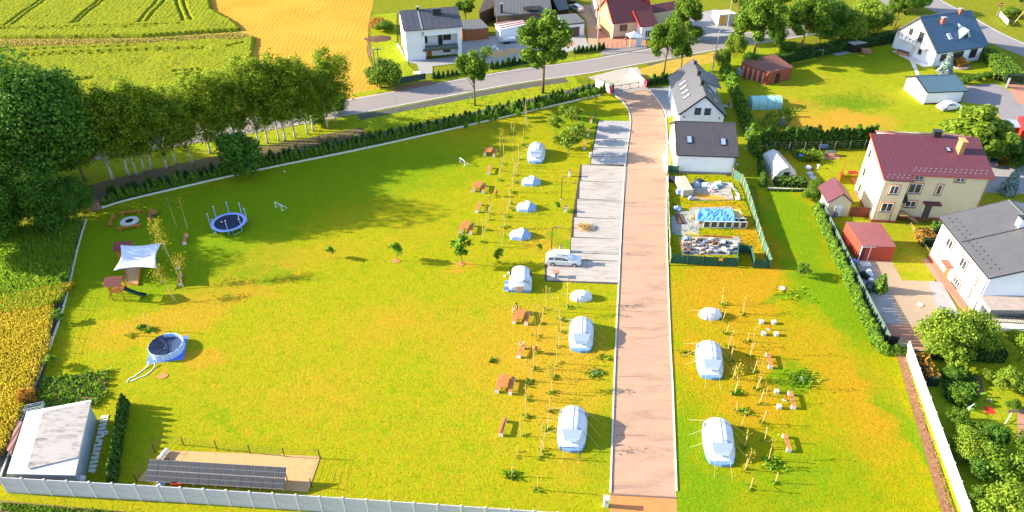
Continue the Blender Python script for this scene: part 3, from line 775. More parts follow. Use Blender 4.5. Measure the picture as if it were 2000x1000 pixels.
f2 = [(-170, 104), (0, 98), (280, 90), (425, 80), (470, 82), (497, 74), (488, 130), (470, 225), (200, 262), (-30, 300), (-200, 330)]
tr2 = [((0, 104.5), (268, 94), .38), ((45, 111), (405, 97), .42), ((50, 115), (410, 100), .42), ((340, 144), (400, 140), .6), ((348, 150), (398, 145), .4), ((445, 95), (478, 88), .4), ((150, 160), (185, 158), .9)]
crop_field('wheat_crop', f2, .7, tr2, M_crop, seed=4, rowdir=((45, 111), (405, 97)))

# main road, climbing to the right behind the plots
road_c = [(-150, 66), (-112, 85), (-80, 100.2), (-45, 115.2), (-29, 122.4), (-18.5, 127.3), (-0, 135.8), (14.7, 141), (32, 148.8), (45, 154.5), (62, 161), (80, 170), (97, 186), (106, 205), (112, 240)]
rc = smooth_line(road_c, 8)
band('road', rc, 3.35, -3.35, nz(), M_asphalt)
z = nz(); rl = [p for p in rc if -40 < p[0] < 70]
band('road_edge_line', rl, 3.12, 2.98, z, M_line); band('road_edge_line', rl, -2.98, -3.12, z, M_line)
# side road at the right
r2 = smooth_line([(112, 245), (106.5, 205), (103.2, 188), (104.6, 172), (106, 158), (110, 146), (116.5, 130), (124, 112)], 8)
band('side_road', r2, 3.4, -3.6, nz(), M_asphalt2)
band('road_edge_line', r2, 3.15, 2.98, nz(), M_line)
# verges and roadside ditch along the camp side
entr_l = 13.0
vl = [p for p in rc if p[0] <= 12.5]
band('grass_verge', vl, -3.6, -17.0, nz(), M_verge)
band('ditch', [p for p in rc if -30 < p[0] <= 10.6], -3.75, -5.9, nz(), M_ditch)
band('grass_verge', [p for p in rc if 24.0 <= p[0] <= 58], -3.6, -15.5, nz(), M_verge)
band('ditch', [p for p in rc if 24.5 < p[0] <= 46], -3.75, -5.6, nz(), M_ditch)
sheet('dry_verge', [(1228, 141), (1300, 120), (1400, 100), (1400, 120), (1330, 138), (1262, 156)], nz(), M_dryband)
band('grass_verge', [p for p in rc if -29 < p[0] <= 22], 3.6, 5.4, nz(), M_verge)
# the camp meadow
lawn = [(152, 436), (200, 404), (260, 389), (500, 334), (730, 287), (1000, 226), (1190, 181), (1206, 183), (1224, 206), (1232, 240), (1222, 320), (1211, 520), (1203, 700), (1192, 1000), (1190, 1120), (-120, 1120), (-60, 960), (0, 935), (40, 826), (95, 690), (130, 560)]
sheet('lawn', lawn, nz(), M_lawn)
paddock = [(1300, 520), (1500, 520), (1476, 366), (1580, 366), (1606, 440), (1700, 660), (1760, 690), (1905, 1120), (1326, 1120), (1310, 760)]
sheet('paddock', paddock, nz(), M_lawn_r)
# drive with the entrance apron
sheet('entrance_apron', [(1148, 151), (1214, 134), (1246, 131), (1262, 160), (1266, 176), (1200, 186), (1176, 164)], nz(), M_conc)
dl = [(1200, 184), (1213, 196), (1222, 206), (1228, 218), (1232, 240), (1222, 320), (1216, 420), (1211, 520), (1205, 640), (1200, 760), (1193, 966)]
dr = [(1267, 175), (1280, 190), (1293, 210), (1300, 235), (1302, 300), (1301, 420), (1303, 520), (1308, 660), (1313, 760), (1321, 972)]
drive_z = nz()
drive = sheet('driveway', dl + dr[::-1], drive_z, M_drive)
sheet('gravel_path', [(1193, 967), (1321, 972), (1328, 1100), (1186, 1100)], nz(), M_redsoil)
def kerb(name, pix, w, h, m, label=None, parent=None, z0=0.0, step=2.0):
    pts = along(smooth_line([gp(*p) for p in pix], 5), step)
    L = step - .015
    q = MB(); q.box((L / 2, 0, (z0 + h) / 2), (L, w, h - z0)); me = q.mesh('kerb_stone', m)
    for x, y, a in pts[:-1]: link('kerb_stone', me, parent, (x, y, 0), a)
kerb('kerb', [(1200 - 1, 185), (1222, 207), (1231, 240), (1221, 320), (1215, 420), (1210, 520), (1204, 640), (1199, 760), (1192, 966)], .14, .12, M_kerb, parent=drive)
kerb('kerb', [(1268, 175), (1294, 210), (1301, 235), (1303, 300), (1302, 420), (1304, 520), (1309, 660), (1314, 760), (1322, 974)], .14, .12, M_kerb, parent=drive)
# expansion joints across the drive
jt = MB()
for y in (253, 290, 331, 395, 498, 640, 735, 850):
    a = G(1230 - (y - 240) * .045, y); b_ = G(1262, y + 1); jt.bar((a.x, a.y, drive_z + .002), (b_.x, b_.y, drive_z + .002), .05, .012)
for y in (966,):
    a = G(1193, y); b_ = G(1321, y + 7); jt.bar((a.x, a.y, .03), (b_.x, b_.y, .03), .16, .06)
# parking bays, one slab after the other
park = tri_sheet('parking_area', GP((1166, 236), (1231, 237), (1210, 556), (1064, 550), (1064, 506), (1112, 500), (1118, 424), (1134, 322), (1152, 322)), nz(), mat('dark_bedding', (.05, .04, .035), .9))
def rx(y): return 1230.5 - (y - 236) * (1230.5 - 1208.5) / (555 - 236)
slabs = []
top = [236, 254, 271, 289, 306, 322]
for a, b_ in zip(top[:-1], top[1:]):
    lx = lambda y: 1169 - (y - 236) * (16 / 86.0)
    slabs.append(((lx(a), a), (rx(a), a + 1), (rx(b_), b_ + 1), (lx(b_), b_), 1))
st = [(322, 1136, 1136), (354, 1132, 1132), (389, 1127, 1127), (425, 1121, 1121), (464, 1115, 1115), (494, 1113, 1113), (507, 1068, 1066), (549, 0, 0)]
for i in range(len(st) - 1):
    a = st[i][0]; b_ = st[i + 1][0]; x = st[i][1]
    slabs.append(((x, a), (rx(a), a + 3.5), (rx(b_ + 4), b_ + 4.5), (x - 1, b_), 0))
for q in slabs:
    pts = [G(*c) for c in q[:4]]; cen = sum(pts, Vector()) / 4
    poly = [Vector((p.x - math.copysign(.05, p.x - cen.x), p.y - math.copysign(.1, p.y - cen.y), 0)) for p in pts]
    poly = [(p.x, p.y) for p in poly]
    m = MB(); m.prism(poly, 0.0, .075 + random.uniform(0, .008)); part('paving_slab', m, M_slab2 if q[4] else M_slab, park)
part('joint', jt, mat('joint_dark', (0.13, 0.09, 0.08), .9), drive)
# yards
sheet('house_apron', [(1267, 173), (1318, 168), (1312, 236), (1320, 244), (1308, 262), (1302, 250), (1300, 230), (1294, 208)], nz(), M_greypave)
sheet('house_apron', [(1302, 250), (1318, 240), (1318, 340), (1296, 336), (1293, 305), (1308, 280)], nz(), M_conc)
sheet('garden_lawn', [(1440, 160), (1500, 150), (1640, 105), (1745, 85), (1800, 110), (1830, 140), (1925, 120), (1990, 160), (1975, 250), (1975, 300), (1700, 300), (1690, 285), (1478, 275)], nz(), M_garden)
sheet('yard_lawn', [(1476, 285), (1700, 290), (1690, 420), (1830, 440), (1825, 560), (1740, 560), (1610, 415), (1580, 370), (1478, 368)], nz(), M_garden)
sheet('right_lawn', [(1900, 290), (2120, 290), (2120, 420), (1880, 420)], nz(), M_garden)
sheet('garden_lawn', [(1300, 235), (1440, 130), (1500, 290), (1480, 368), (1440, 350), (1310, 330)], nz(), M_garden)
sheet('garage_drive', [(1880, 168), (1945, 163), (1972, 178), (2110, 262), (2060, 290), (1957, 234), (1935, 207), (1881, 200)], nz(), M_asphalt2)
sheet('garage_drive', [(1966, 160), (2100, 190), (2100, 240), (1985, 200)], nz(), M_redpave)
sheet('side_path', [(1905, 324), (2100, 322), (2100, 382), (1900, 376)], nz(), M_greypave)
sheet('paved_yard', [(1672, 508), (1740, 508), (1762, 548), (1830, 550), (1845, 640), (1800, 690), (1730, 668), (1700, 600)], nz(), M_sandpave)
sheet('paved_yard', [(1703, 505), (1672, 508), (1700, 600), (1722, 658), (1770, 660), (1735, 560), (1712, 540)], nz(), M_greypave)
sheet('paved_yard', [(1718, 632), (1722, 658), (1760, 662), (1800, 690), (1812, 640), (1770, 634)], nz(), M_redpave)
sheet('house_path', [(1812, 550), (1838, 550), (1890, 640), (1930, 700), (1890, 712), (1846, 640)], nz(), M_greypave)
sheet('house_path', [(1800, 505), (1818, 508), (1920, 640), (1912, 652), (1838, 552), (1828, 548)], nz(), M_redpave)
sheet('garden_grass', [(1760, 690), (1900, 690), (1960, 640), (2140, 640), (2200, 1100), (1905, 1100)], nz(), M_verge)
sheet('brick_path', [(1890, 650), (1945, 640), (1935, 672), (1885, 675)], nz(), M_redpave)
sheet('red_yard', [(1170, 60), (1262, 78), (1262, 92), (1200, 96), (1180, 104), (1155, 60)], nz(), M_redpave)
sheet('farm_yard', [(900, 78), (1050, 60), (1140, 60), (1150, 92), (1000, 128), (905, 120)], nz(), M_gravel)
sheet('side_yard', [(1345, 30), (1400, 18), (1436, 60), (1420, 72), (1360, 78), (1345, 60)], nz(), M_greypave)
sheet('gravel_lane', [(1115, 12), (1160, 10), (1172, 46), (1168, 90), (1150, 96), (1145, 40)], nz(), M_sandpave)
sheet('front_path', [(766, 85), (778, 84), (797, 124), (784, 130)], nz(), M_greypave)
sheet('front_yard', [(796, 121), (905, 108), (910, 122), (845, 130), (845, 144), (822, 146), (814, 126)], nz(), M_greypave)
sheet('soil_patch', [(724, 75), (752, 58), (756, 72), (742, 90), (726, 112), (718, 108)], nz(), M_soil)
sheet('house_garden', [(724, 30), (775, 25), (775, 90), (800, 130), (820, 148), (770, 168), (742, 172), (727, 110)], nz(), M_verge)
sheet('driveway_entry', [(771, 170), (842, 158), (852, 164), (770, 180)], nz(), M_soil)
sheet('lane_entry', [(1170, 108), (1180, 97), (1264, 88), (1264, 94), (1190, 108)], nz(), M_asphalt2)
# material yard ground
sheet('yard_ground', [(1303, 336), (1440, 346), (1502, 520), (1308, 518)], nz(), M_lawn_r)
# mulch beside the wall
tri_sheet('mulch_bed', GP((1750, 690), (1766, 692), (1880, 1080), (1862, 1080)), nz(), M_soil)
# vegetable patch, solar bed
sheet('vegetable_patch', [(92, 740), (212, 725), (210, 768), (188, 792), (60, 800), (66, 780)], nz(), M_soil)
sheet('chip_bed', [(318, 880), (626, 892), (602, 962), (268, 940)], nz(), M_chips)
sheet('ploughed_field', [(-200, 1010), (0, 978), (250, 1000), (560, 1040), (560, 1300), (-300, 1300)], nz(), M_soil)
# left field edge
sheet('field_margin', [(150, 436), (165, 436), (30, 940), (-80, 960), (-40, 820)], nz(), M_ditch)
# dark strip between hedge and verge
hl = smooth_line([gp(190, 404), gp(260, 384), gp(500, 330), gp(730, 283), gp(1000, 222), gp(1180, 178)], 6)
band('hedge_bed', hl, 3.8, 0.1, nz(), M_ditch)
band('hedge_bed', [p for p in hl if p[0] < -20], 7.0, 3.8, nz(), paved('shaded_earth_bank', (.12, .085, .045), (.07, .09, .02), 1.0, (1, 1, 1), .9, bm=1.0))  # brown bank, its dark colour also painting in shade under the birches
# worn earth round the stakes and dry spots
for px, py in ((900, 516), (773, 510), (317, 735), (1163, 727), (1565, 742), (1528, 563)):
    p = G(px, py); sheet_pts = [(p.x + .55 * math.cos(t * .7) * random.uniform(.7, 1.3), p.y + .45 * math.sin(t * .7) * random.uniform(.7, 1.3)) for t in range(9)]
    tri_sheet('bare_soil', sheet_pts, nz(), M_redsoil)
print('ground z top', Z[0])
# ================================================================ BUILDINGS
def slope_of(h0, hr, yr): return math.atan2(hr - h0, yr)
def shed4(name, label, cat, pix, zf, zn, wm, rm, inset=.25, th=.12, base=0.0, walls=True, roof_label=None):
    """one-slope building from its four roof corners: far-left, far-right, near-right, near-left"""
    c = [G(*pix[0], zf), G(*pix[1], zf), G(*pix[2], zn), G(*pix[3], zn)]
    o = thing(name, label, cat, (c[3].x, c[3].y, 0)); off = Vector((c[3].x, c[3].y, 0)); c = [p - off for p in c]
    cen = sum(c, Vector()) / 4
    def ins(p, d): v = cen - p; v.z = 0; return p + v.normalized() * d
    if walls:
        w = [ins(p, inset) for p in c]; m = MB()
        m.add([(p.x, p.y, base) for p in w] + [(p.x, p.y, p.z - .01) for p in w], [(3, 2, 1, 0), (4, 5, 6, 7), (0, 1, 5, 4), (1, 2, 6, 5), (2, 3, 7, 6), (3, 0, 4, 7)])
        part('wall', m, wm, o)
    m = MB(); m.add([tuple(p) for p in c] + [(p.x, p.y, p.z + th) for p in c], [(3, 2, 1, 0), (4, 5, 6, 7), (0, 1, 5, 4), (1, 2, 6, 5), (2, 3, 7, 6), (3, 0, 4, 7)])
    ro = part('roof', m, rm, o, label=roof_label)
    return o, c
def edge_frame(c, i, j):                                # position helper on the wall between corners i and j
    a = math.atan2(c[j].y - c[i].y, c[j].x - c[i].x); return a, (c[j] - c[i]).xy.length

# --- cream house with maroon roof
a7 = R(-5)
o7, r7 = house('cream_house', 'cream three-storey house with a maroon roof and orange window surrounds', 'house', (50.2, 86.25), -5.0, 14.0, 7.0, 7.35, 9.4, 9.4, 7.0, M_cream, M_roof_mar, .55, .3, gutter=M_plinth)
q = MB(); q.extr([(7.0, 0), (13.0, 0), (13.0, 6.9), (7.0, 9.38)], 3.2, 13.4); part('rear_wall', q, M_cream, o7)
q = MB(); slab(q, 3.0, 13.7, 13.3, 6.78, 7.05, 9.36); part('rear_roof', q, M_roof_redg, o7)
q = MB(); q.bar((-.33, -1.6, 6.95), (-.33, 7, 9.5), .05, .26); part('verge_board', q, M_red, o7)
q = MB(); q.box((1.6, -.62, 3.3), (3.2, 1.27, 6.6)); part('bay_wall', q, M_cream, o7)
q = MB(); slab(q, -.3, 3.55, -1.65, 7.35 - 1.65 * .293, -.45, 7.35 - .45 * .293 + .02); part('bay_roof', q, M_roof_mar, o7)
q = MB(); q.box((1.6, -1.28, .22), (3.3, .06, .44)); q.box((-.03, 2.9, .22), (.06, 8.2, .44)); q.box((8.7, -.03, .22), (10.6, .06, .44)); part('plinth', q, M_plinth, o7)
for x, y, z, w, h, ml in ((1.55, -1.26, 4.7, 1.15, 1.3, 1), (1.4, -1.26, 1.9, 1.5, 1.35, 1), (4.8, 0, 6.35, 1.2, .6, 1), (10.2, 0, 6.3, 1.2, .6, 1), (4.8, 0, 4.25, 1.7, 1.5, 1), (8.0, 0, 4.2, .6, 1.5, 0), (5.0, 0, 2.0, 1.4, .95, 1)):
    window(o7, (x, y, z), 0, w, h, surround=M_orange, mull=ml)
for y, z in ((5.6, 6.3), (5.5, 3.4), (5.3, .8)): window(o7, (0, y, z), R(-90), .9, 1.5, surround=M_orange, mull=0)
door(o7, (7.5, 0, .35), 0, 1.0, 2.1, M_woodd)
q = MB(); q.box((7.6, -.5, 2.95), (2.2, 1.0, .16)); part('door_canopy', q, M_roof_mar, o7)
q = MB(); q.extr([(-1.1, 3.2), (-.02, 4.0), (-.02, 3.2)], 3.3, 4.1); part('porch_roof', q, M_darkmetal, o7)
q = MB()
for i in range(6): q.box((4.6 + i * .3, -.75, 1.25 - i * .2), (.32, 1.1, .14))
q.box((4.0, -.8, 1.35), (.9, 1.3, .16)); part('stairs', q, M_sand, o7)
zr = lambda y: 7.35 + y * .293
s7 = math.atan(.293)
chimney(r7, 8.6, 6.9, 8.6, 10.3, 1.0, .7, M_darkmetal); chimney(r7, 10.9, 4.1, 8.0, 10.4, .6, 1.25, mat('brick_dull', (.40, .17, .08), .85, .15, 4), M_orange)
skylight(r7, 9.5, 4.3, zr(4.3), s7, .6, .9)
k = MB()
for row in range(2):
    for i in range(15): k.box((4.0 + i * .66 + row * .33, .15 + row * .5, zr(.15 + row * .5) + .22), (.22, .06, .1))
    for i in range(5): k.box((.2 + i * .66 + row * .33, -1.2 + row * .45, zr(-1.2 + row * .45) + .22), (.22, .06, .1))
g = part('snow_guard', k, M_steel, r7); g['kind'] = 'stuff'
pvm = mat('solar_cell', (0.05, 0.04, 0.035), 0.25, .2, 2, 0.2, .6)
pv = MB(); pv.box((0, 0, .03), (1.5, 1.7, .05)); pvme = pv.mesh('solar_panel', pvm)
for i in range(5):
    for j in range(2): link('solar_panel', pvme, r7, (4.4 + i * 1.56, 8.6 + j * 1.78, 9.36 - (1.55 + j * 1.78) * .413 + .24), rot=(-math.atan(.413), 0, 0))
# --- garden shed by it (ridge runs away from us)
o, r_ = house('garden_shed', 'cream garden shed with a maroon gable roof beside the cream house', 'shed', (47.3, 86.4), 87, 3.9, 3.1, 2.45, 2.45, 3.7, 1.55, M_cream, M_roof_mar, .3, .3)
q = MB(); q.box((-.05, 1.55, .9), (.06, 1.0, 1.8)); part('door', q, M_whitep, o)
o = thing('board_fence', 'red board fence between the cream shed and the cream house', 'fence', (47.6, 86.4, 0)); 
q = MB(); q.box((0, 0, .8), (.22, .04, 1.6)); bme = q.mesh('board', M_woodr)
for i in range(11): link('board', bme, o, (i * .24, -i * .015, 0))
q = MB(); q.bar((-.1, .05, 1.3), (2.5, -.1, 1.3), .05, .1); q.bar((-.1, .05, .4), (2.5, -.1, .4), .05, .1); part('rail', q, M_woodr, o)
p = G(1682, 305); o = thing('awning_wall', 'tall red panel standing against the back of the cream house', 'panel', (50.0, 96.6, 0), R(62))
q = MB(); q.box((0, 0, 1.1), (2.8, .08, 2.2)); part('panel', q, M_red, o); q = MB(); q.box((-1.4, 0, 1.15), (.1, .12, 2.3)); q.box((1.4, 0, 1.15), (.1, .12, 2.3)); part('post', q, M_woodr, o)

# --- white house at the right
o8, r8 = house('white_house', 'big white house with a grey sheet roof beside the paved yard', 'house', (54.35, 76.7), -91.0, 11.6, 13.0, 6.1, 7.3, 8.45, 7.2, M_white, M_roof_slate, .5, .45, gutter=M_darkmetal, verge=M_roof_slate)
for x, z, w, h, ml in ((2.83, 3.6, 1.3, 1.3, 1), (6.6, 3.3, 1.3, 1.35, 1), (6.9, .9, 1.5, 1.0, 2), (9.7, 3.4, .35, .8, 0), (9.6, 1.5, .35, .9, 0)):
    window(o8, (x, 0, z), 0, w, h, surround=M_plinth, mull=ml)
door(o8, (4.5, 0, 0), 0, .95, 2.1, mat('brown_door', (.35, .10, .04), .5))
q = MB(); q.box((4.5, -.5, 2.4), (1.6, 1.0, .12)); part('door_canopy', q, M_plinth, o8)
q = MB(); q.box((5.8, -.05, .3), (11.7, .08, .6)); part('plinth', q, M_plinth, o8)
zz = lambda y: 6.1 + y * (8.45 - 6.1) / 7.2
k = MB()
for row in range(2):
    for i in range(13): k.box((.4 + i * .85 + row * .42, .25 + row * .65, zz(.25 + row * .65) + .23), (.14, .08, .08))
g = part('snow_guard', k, M_darkmetal, r8); g['kind'] = 'stuff'
chimney(r8, 4.6, 6.2, 7.5, 9.3, .8, 1.1, M_white, M_darkmetal)
q = MB(); q.bar((5.2, -.4, zz(-.4) + .2), (5.2, 7.1, zz(7.1) + .2), .12, .05); part('roof_seam', q, M_darkmetal, r8)
q = MB(); q.box((12.9, 6.0, 2.95), (2.6, 12.6, .5)); part('balcony', q, mat('balcony_concrete', (.33, .27, .24), .8), o8)
q = MB(); q.box((11.9, .3, 1.4), (.7, .6, 2.8)); q.box((13.2, 8.5, 1.4), (2.2, 4.0, 2.78)); part('ground_wall', q, M_white, o8)
q = MB(); q.box((12.0, 4.0, 1.7), (.06, 5.4, 1.9)); part('dark_glazing', q, M_glass, o8)
rail = MB()
for i in range(26): rail.box((13.0 + i * .02, .9 + i * .24, .95), (.04, .04, .9))
rail.bar((13.0, .8, 1.4), (13.5, 7.2, 1.4), .06); rail.bar((13.0, .8, .5), (13.5, 7.2, .5), .05); part('railing', rail, M_darkmetal, o8)
q = MB(); q.box((13.1, 3.9, .2), (2.1, 6.6, .4)); part('terrace', q, M_kerb, o8)

# --- white house with the teal roof, top right
o6, r6 = house('white_house', 'white house with a teal tiled roof and a balcony on its gable', 'house', (84.3, 140.9), 18.0, 12.0, 11.3, 3.45, 3.5, 8.0, 6.3, M_white, M_roof_teal, .6, .5, gutter=M_darkmetal, verge=M_woodd)
for x, z, w, h in ((2.2, 1.1, 1.4, 1.3), (9.7, .9, 1.7, 1.7)): window(o6, (x, 0, z), 0, w, h, mull=1, fr=M_darkmetal)
q = MB(); q.box((5.8, -.02, 1.3), (2.8, .06, 2.5)); part('porch_glazing', q, M_glass, o6)
def gy(s): return 11.3 - s
window(o6, (0, gy(3.65), 4.0), R(-90), 1.0, 1.3, fr=M_woodd, mull=1)
window(o6, (0, gy(6.5), 3.4), R(-90), 1.3, 2.1, fr=M_woodd, mull=1, sill=False)
window(o6, (0, gy(7.4), 1.3), R(-90), .8, .9, fr=M_woodd, mull=0)
door(o6, (0, gy(5.6), .15), R(-90), .95, 2.1, M_kerb)
q = MB(); q.box((-.6, gy(5.4), 3.0), (1.2, 7.4, .2)); b6 = part('balcony', q, M_kerb, o6)
q = MB()
for i in range(8): q.box((-1.15, gy(1.8 + i * 1.03), 3.6), (.06, .06, 1.0))
q.bar((-1.15, gy(1.7), 4.1), (-1.15, gy(9.1), 4.1), .06); q.bar((-1.15, gy(1.7), 3.7), (-1.15, gy(9.1), 3.7), .04); part('railing', q, M_woodd, b6)
q = MB(); q.box((-.9, gy(6.6), .08), (1.6, 9, .16)); part('terrace', q, M_kerb, o6)
zs6 = lambda y: 3.45 + y * 4.55 / 6.3; s6 = math.atan(4.55 / 6.3)
chimney(r6, 4.0, 4.6, 6.0, 8.1, .8, .6, M_plinth, M_steel); chimney(r6, 9.3, 6.0, 7.2, 8.9, .6, .6, M_plinth, M_steel)
skylight(r6, 4.2, 2.0, zs6(2.0), s6, .8, 1.3, fr=M_whitep)
q = MB(); zt = zs6(3.4) + 1.0
q.add([(6.2, 1.4, zs6(1.4) + .1), (9.2, 1.4, zs6(1.4) + .1), (7.7, 1.1, zs6(1.2) + 1.95), (7.7, 4.2, zs6(4.2) + .18), (6.2, 1.7, zs6(1.7)), (9.2, 1.7, zs6(1.7))], [(0, 1, 2), (0, 2, 3), (1, 3, 2), (0, 3, 4), (1, 5, 3)])
part('dormer', q, mat('dormer_zinc', (.42, .50, .54), .4, .08), r6)
q = MB(); q.add([(6.9, 1.33, zs6(1.4) + .2), (8.5, 1.33, zs6(1.4) + .2), (7.7, 1.15, zs6(1.2) + 1.3)], [(0, 1, 2)]); part('dormer_window', q, M_glass, r6)
q = MB(); q.box((0, 0, .04), (.6, .05, 1.0)); 
# --- its garage
o, r_ = house('garage', 'white garage with a dark teal tiled roof on the grey drive', 'garage', (74.7, 123.3), 5.5, 7.2, 6.8, 2.45, 2.4, 3.55, 4.2, M_white, M_roof_teal2, .3, .25, gutter=M_darkmetal, verge=M_darkmetal)
q = MB(); q.box((3.6, -.02, .12), (7.25, .05, .24)); part('plinth', q, M_darkmetal, o)
q = MB(); q.box((7.22, 3.4, 1.1), (.06, 4.6, 2.1)); part('garage_door', q, M_grey, o)

# --- two dark-roofed white houses at the drive
o5, r5 = house('utility_house', 'low white house with a charcoal tiled roof and two roof windows', 'house', (25.25, 98.6), -4.0, 8.7, 10.0, 3.35, 3.35, 6.0, 5.3, M_white, M_roof_char, .3, .3, gutter=M_darkmetal, verge=M_darkmetal)
s5 = math.atan(2.65 / 5.3); zs5 = lambda y: 3.35 + y * .5
skylight(r5, 1.75, 2.2, zs5(2.2), s5, .85, 1.35); skylight(r5, 6.85, 2.0, zs5(2.0), s5, .85, 1.35)
q = MB(); q.box((4.35, -.03, .2), (8.75, .06, .4)); part('plinth', q, M_grey, o5)
door(o5, (0, 3.2, .1), R(-90), 1.0, 2.1, M_grey); window(o5, (0, 6.5, 1.0), R(-90), 1.2, 1.2)
o4, r4 = house('gable_house', 'white gable house with a grey sheet roof and four slim roof windows', 'house', (35.15, 111.4), 86.0, 15.2, 7.2, 3.7, 3.7, 6.9, 3.6, M_white, M_roof_slate, .35, .35, gutter=M_darkmetal, verge=M_darkmetal)
s4 = math.atan(3.2 / 3.6); zs4 = lambda y: 6.9 - (y - 3.6) * 3.2 / 3.6
for i in range(4): skylight(r4, 3.6 + i * 1.85, 5.9, zs4(5.9), -s4, .45, 1.5, m=M_whitep)
for y in (2.8, 4.4): window(o4, (0, y, 3.55), R(-90), 1.0, 1.2, mull=0, fr=M_darkmetal, sill=False)
for i, x in enumerate((2.2, 5.2, 8.8, 12.2)): window(o4, (x, 7.2, .9 if i != 2 else .15), R(180), 1.2, 1.3 if i != 2 else 2.0)
q = MB(); q.add([(7.0, 3.55, 6.75), (12.6, 3.55, 6.75), (7.0, -.35, 5.3), (12.6, -.35, 5.3), (7.0, 3.55, 6.6), (12.6, 3.55, 6.6), (7.0, -.35, 5.15), (12.6, -.35, 5.15)], [(0, 1, 3, 2), (4, 6, 7, 5), (0, 2, 6, 4), (1, 5, 7, 3), (2, 3, 7, 6)])
part('dormer_roof', q, M_roof_slate, r4)
q = MB(); q.extr([(.3, 3.2), (3.2, 3.2), (3.2, 6.3), (.3, 5.35)], 7.4, 12.2); part('dormer_wall', q, M_white, r4)
for x, y in ((2.0, 1.5), (4.0, 2.2)): skylight(r4, x, y, 3.7 + y * .889, s4, .5, 1.2, m=M_whitep)
chimney(r4, 4.0, 3.6, 6.4, 7.9, .5, .5, M_darkmetal); chimney(r4, 8.2, 3.6, 6.4, 7.8, .5, .5, M_darkmetal); chimney(r4, 13.0, 3.6, 6.4, 7.6, .4, .4, M_darkmetal)
q = MB(); q.box((-.04, .7, 3.05), (.08, .18, .25)); q.box((-.04, 6.5, 3.05), (.08, .18, .25)); part('wall_lamp', q, M_dark, o4)

# --- white flat-fronted house top centre
o1 = thing('white_house', 'white two-storey house with a dark roof, loggia and balcony by the stubble field', 'house', (-21.3, 143.8, 0), R(13.5))
q = MB(); q.extr([(0, 0), (10, 0), (10, 6.5), (5.4, 8.5), (0, 6.5)], 0, 3.3); q.extr([(1.8, 0), (10, 0), (10, 6.5), (5.4, 8.5), (1.8, 7.1)], 3.305, 11.3); part('wall', q, M_white, o1)
q = MB(); q.box((10.9, .9, 3.2), (.8, 1.78, 6.4)); q.box((6.9, .15, 5.7), (7.18, .3, 1.5)); q.box((3.55, .2, 2.9), (.45, .4, 5.8)); part('loggia_wall', q, M_white, o1)
q = MB(); slab(q, -.35, 11.65, -.45, 6.33, 5.4, 8.5); slab(q, -.35, 11.65, 10.4, 6.33, 5.4, 8.5); r1 = part('roof', q, M_roof_navy, o1)
q = MB(); q.box((6.9, .6, 2.1), (7.2, 2.4, .22)); b1 = part('balcony', q, M_woodd, o1)
q = MB(); q.bar((3.8, -.5, 2.95), (10.4, -.5, 2.95), .06); 
for i in range(9): q.box((3.8 + i * .82, -.5, 2.6), (.05, .05, .75))
part('railing', q, M_darkmetal, b1); q = MB(); q.box((7.1, -.47, 2.55), (6.5, .02, .6)); part('railing_glass', q, mat('tinted_glass', (.05, .12, .17), .1, .1, 1, spec=.8), b1)
window(o1, (7.2, 1.8, 2.3), 0, .9, 2.2, fr=M_woodd, mull=0, sill=False); window(o1, (8.6, 1.8, 3.2), 0, 1.6, 1.2, fr=M_woodd); window(o1, (4.3, 1.8, 3.0), 0, .5, 1.4, fr=M_woodd, mull=0)
window(o1, (8.4, 1.8, .7), 0, 1.5, 1.2, fr=M_woodd); door(o1, (4.8, 1.8, 0), 0, 1.0, 2.1, mat('orange_door', (.42, .13, .04), .5))
for y, z in ((6.5, 3.6), (6.5, .9), (3, 3.8)): window(o1, (0, y, z), R(-90), 1.0, 1.1, fr=M_grey)
q = MB(); q.bar((3.4, -.4, 6.55), (3.4, 5.4, 8.72), .3, .08); part('roof_seam', q, M_steel, r1)
chimney(r1, 3.4, 5.2, 7.9, 9.2, .5, .5, M_darkmetal, M_steel); chimney(r1, 7.0, 3.6, 7.0, 9.0, 1.7, .7, M_darkmetal)
# --- brick house with the red-brown roof
o3, r3 = house('brick_house', 'brick gable house with a red-brown tiled roof by the road', 'house', (21.9, 156.7), 17.0, 9.2, 8.6, 3.7, 3.7, 7.4, 4.3, mat('beige_render', (.55, .43, .30), .8), M_roof_brown, .4, .35, verge=M_red)
q = MB(); q.extr([(.3, 3.3), (8.3, 3.3), (8.3, 3.7), (4.3, 7.1), (.3, 3.7)], -.06, -.01); q.box((-.04, 4.3, 1.6), (.05, 7.6, 2.6)); part('brick_gable', q, M_brick, o3)
window(o3, (-.03, 4.0, 4.3), R(-90), 1.5, 1.1, mull=2); window(o3, (2.4, 0, 1.6), 0, 1.7, 1.3, fr=M_plinth, mull=2)
q = MB(); q.box((4.6, -.03, .2), (9.3, .05, .45)); part('plinth', q, M_plinth, o3)
q = MB(); q.box((7.3, -1.2, 1.5), (3.4, 2.6, 3.0)); part('porch_wall', q, M_white, o3)
q = MB(); slab(q, 5.0, 9.4, -2.8, 2.9, 1.4, 5.0); part('porch_roof', q, M_roof_brown, o3)
q = MB(); q.bar((4.97, -2.9, 2.95), (4.97, 1.4, 5.15), .08, .3); part('porch_verge', q, M_red, o3)
window(o3, (7.3, -2.5, .7), 0, 1.6, 1.4, mull=2, fr=M_whitep)
chimney(r3, 9.0, 3.0, 5.5, 8.2, .7, .8, M_red, M_red); chimney(r3, 5.4, 4.2, 7.0, 8.6, .6, .5, M_red, M_dark)
o, c = shed4('annex', 'annex with a dull red roof behind the roadside tree', 'annex', [(1262, 12), (1322, 2), (1325, 18), (1264, 28)], 4.4, 3.4, M_cream, M_roof_brown, .3)
chimney(kids(o)[1], 5.0, 3.2, 4.2, 5.6, .5, .5, M_woodd, M_red) if False else None
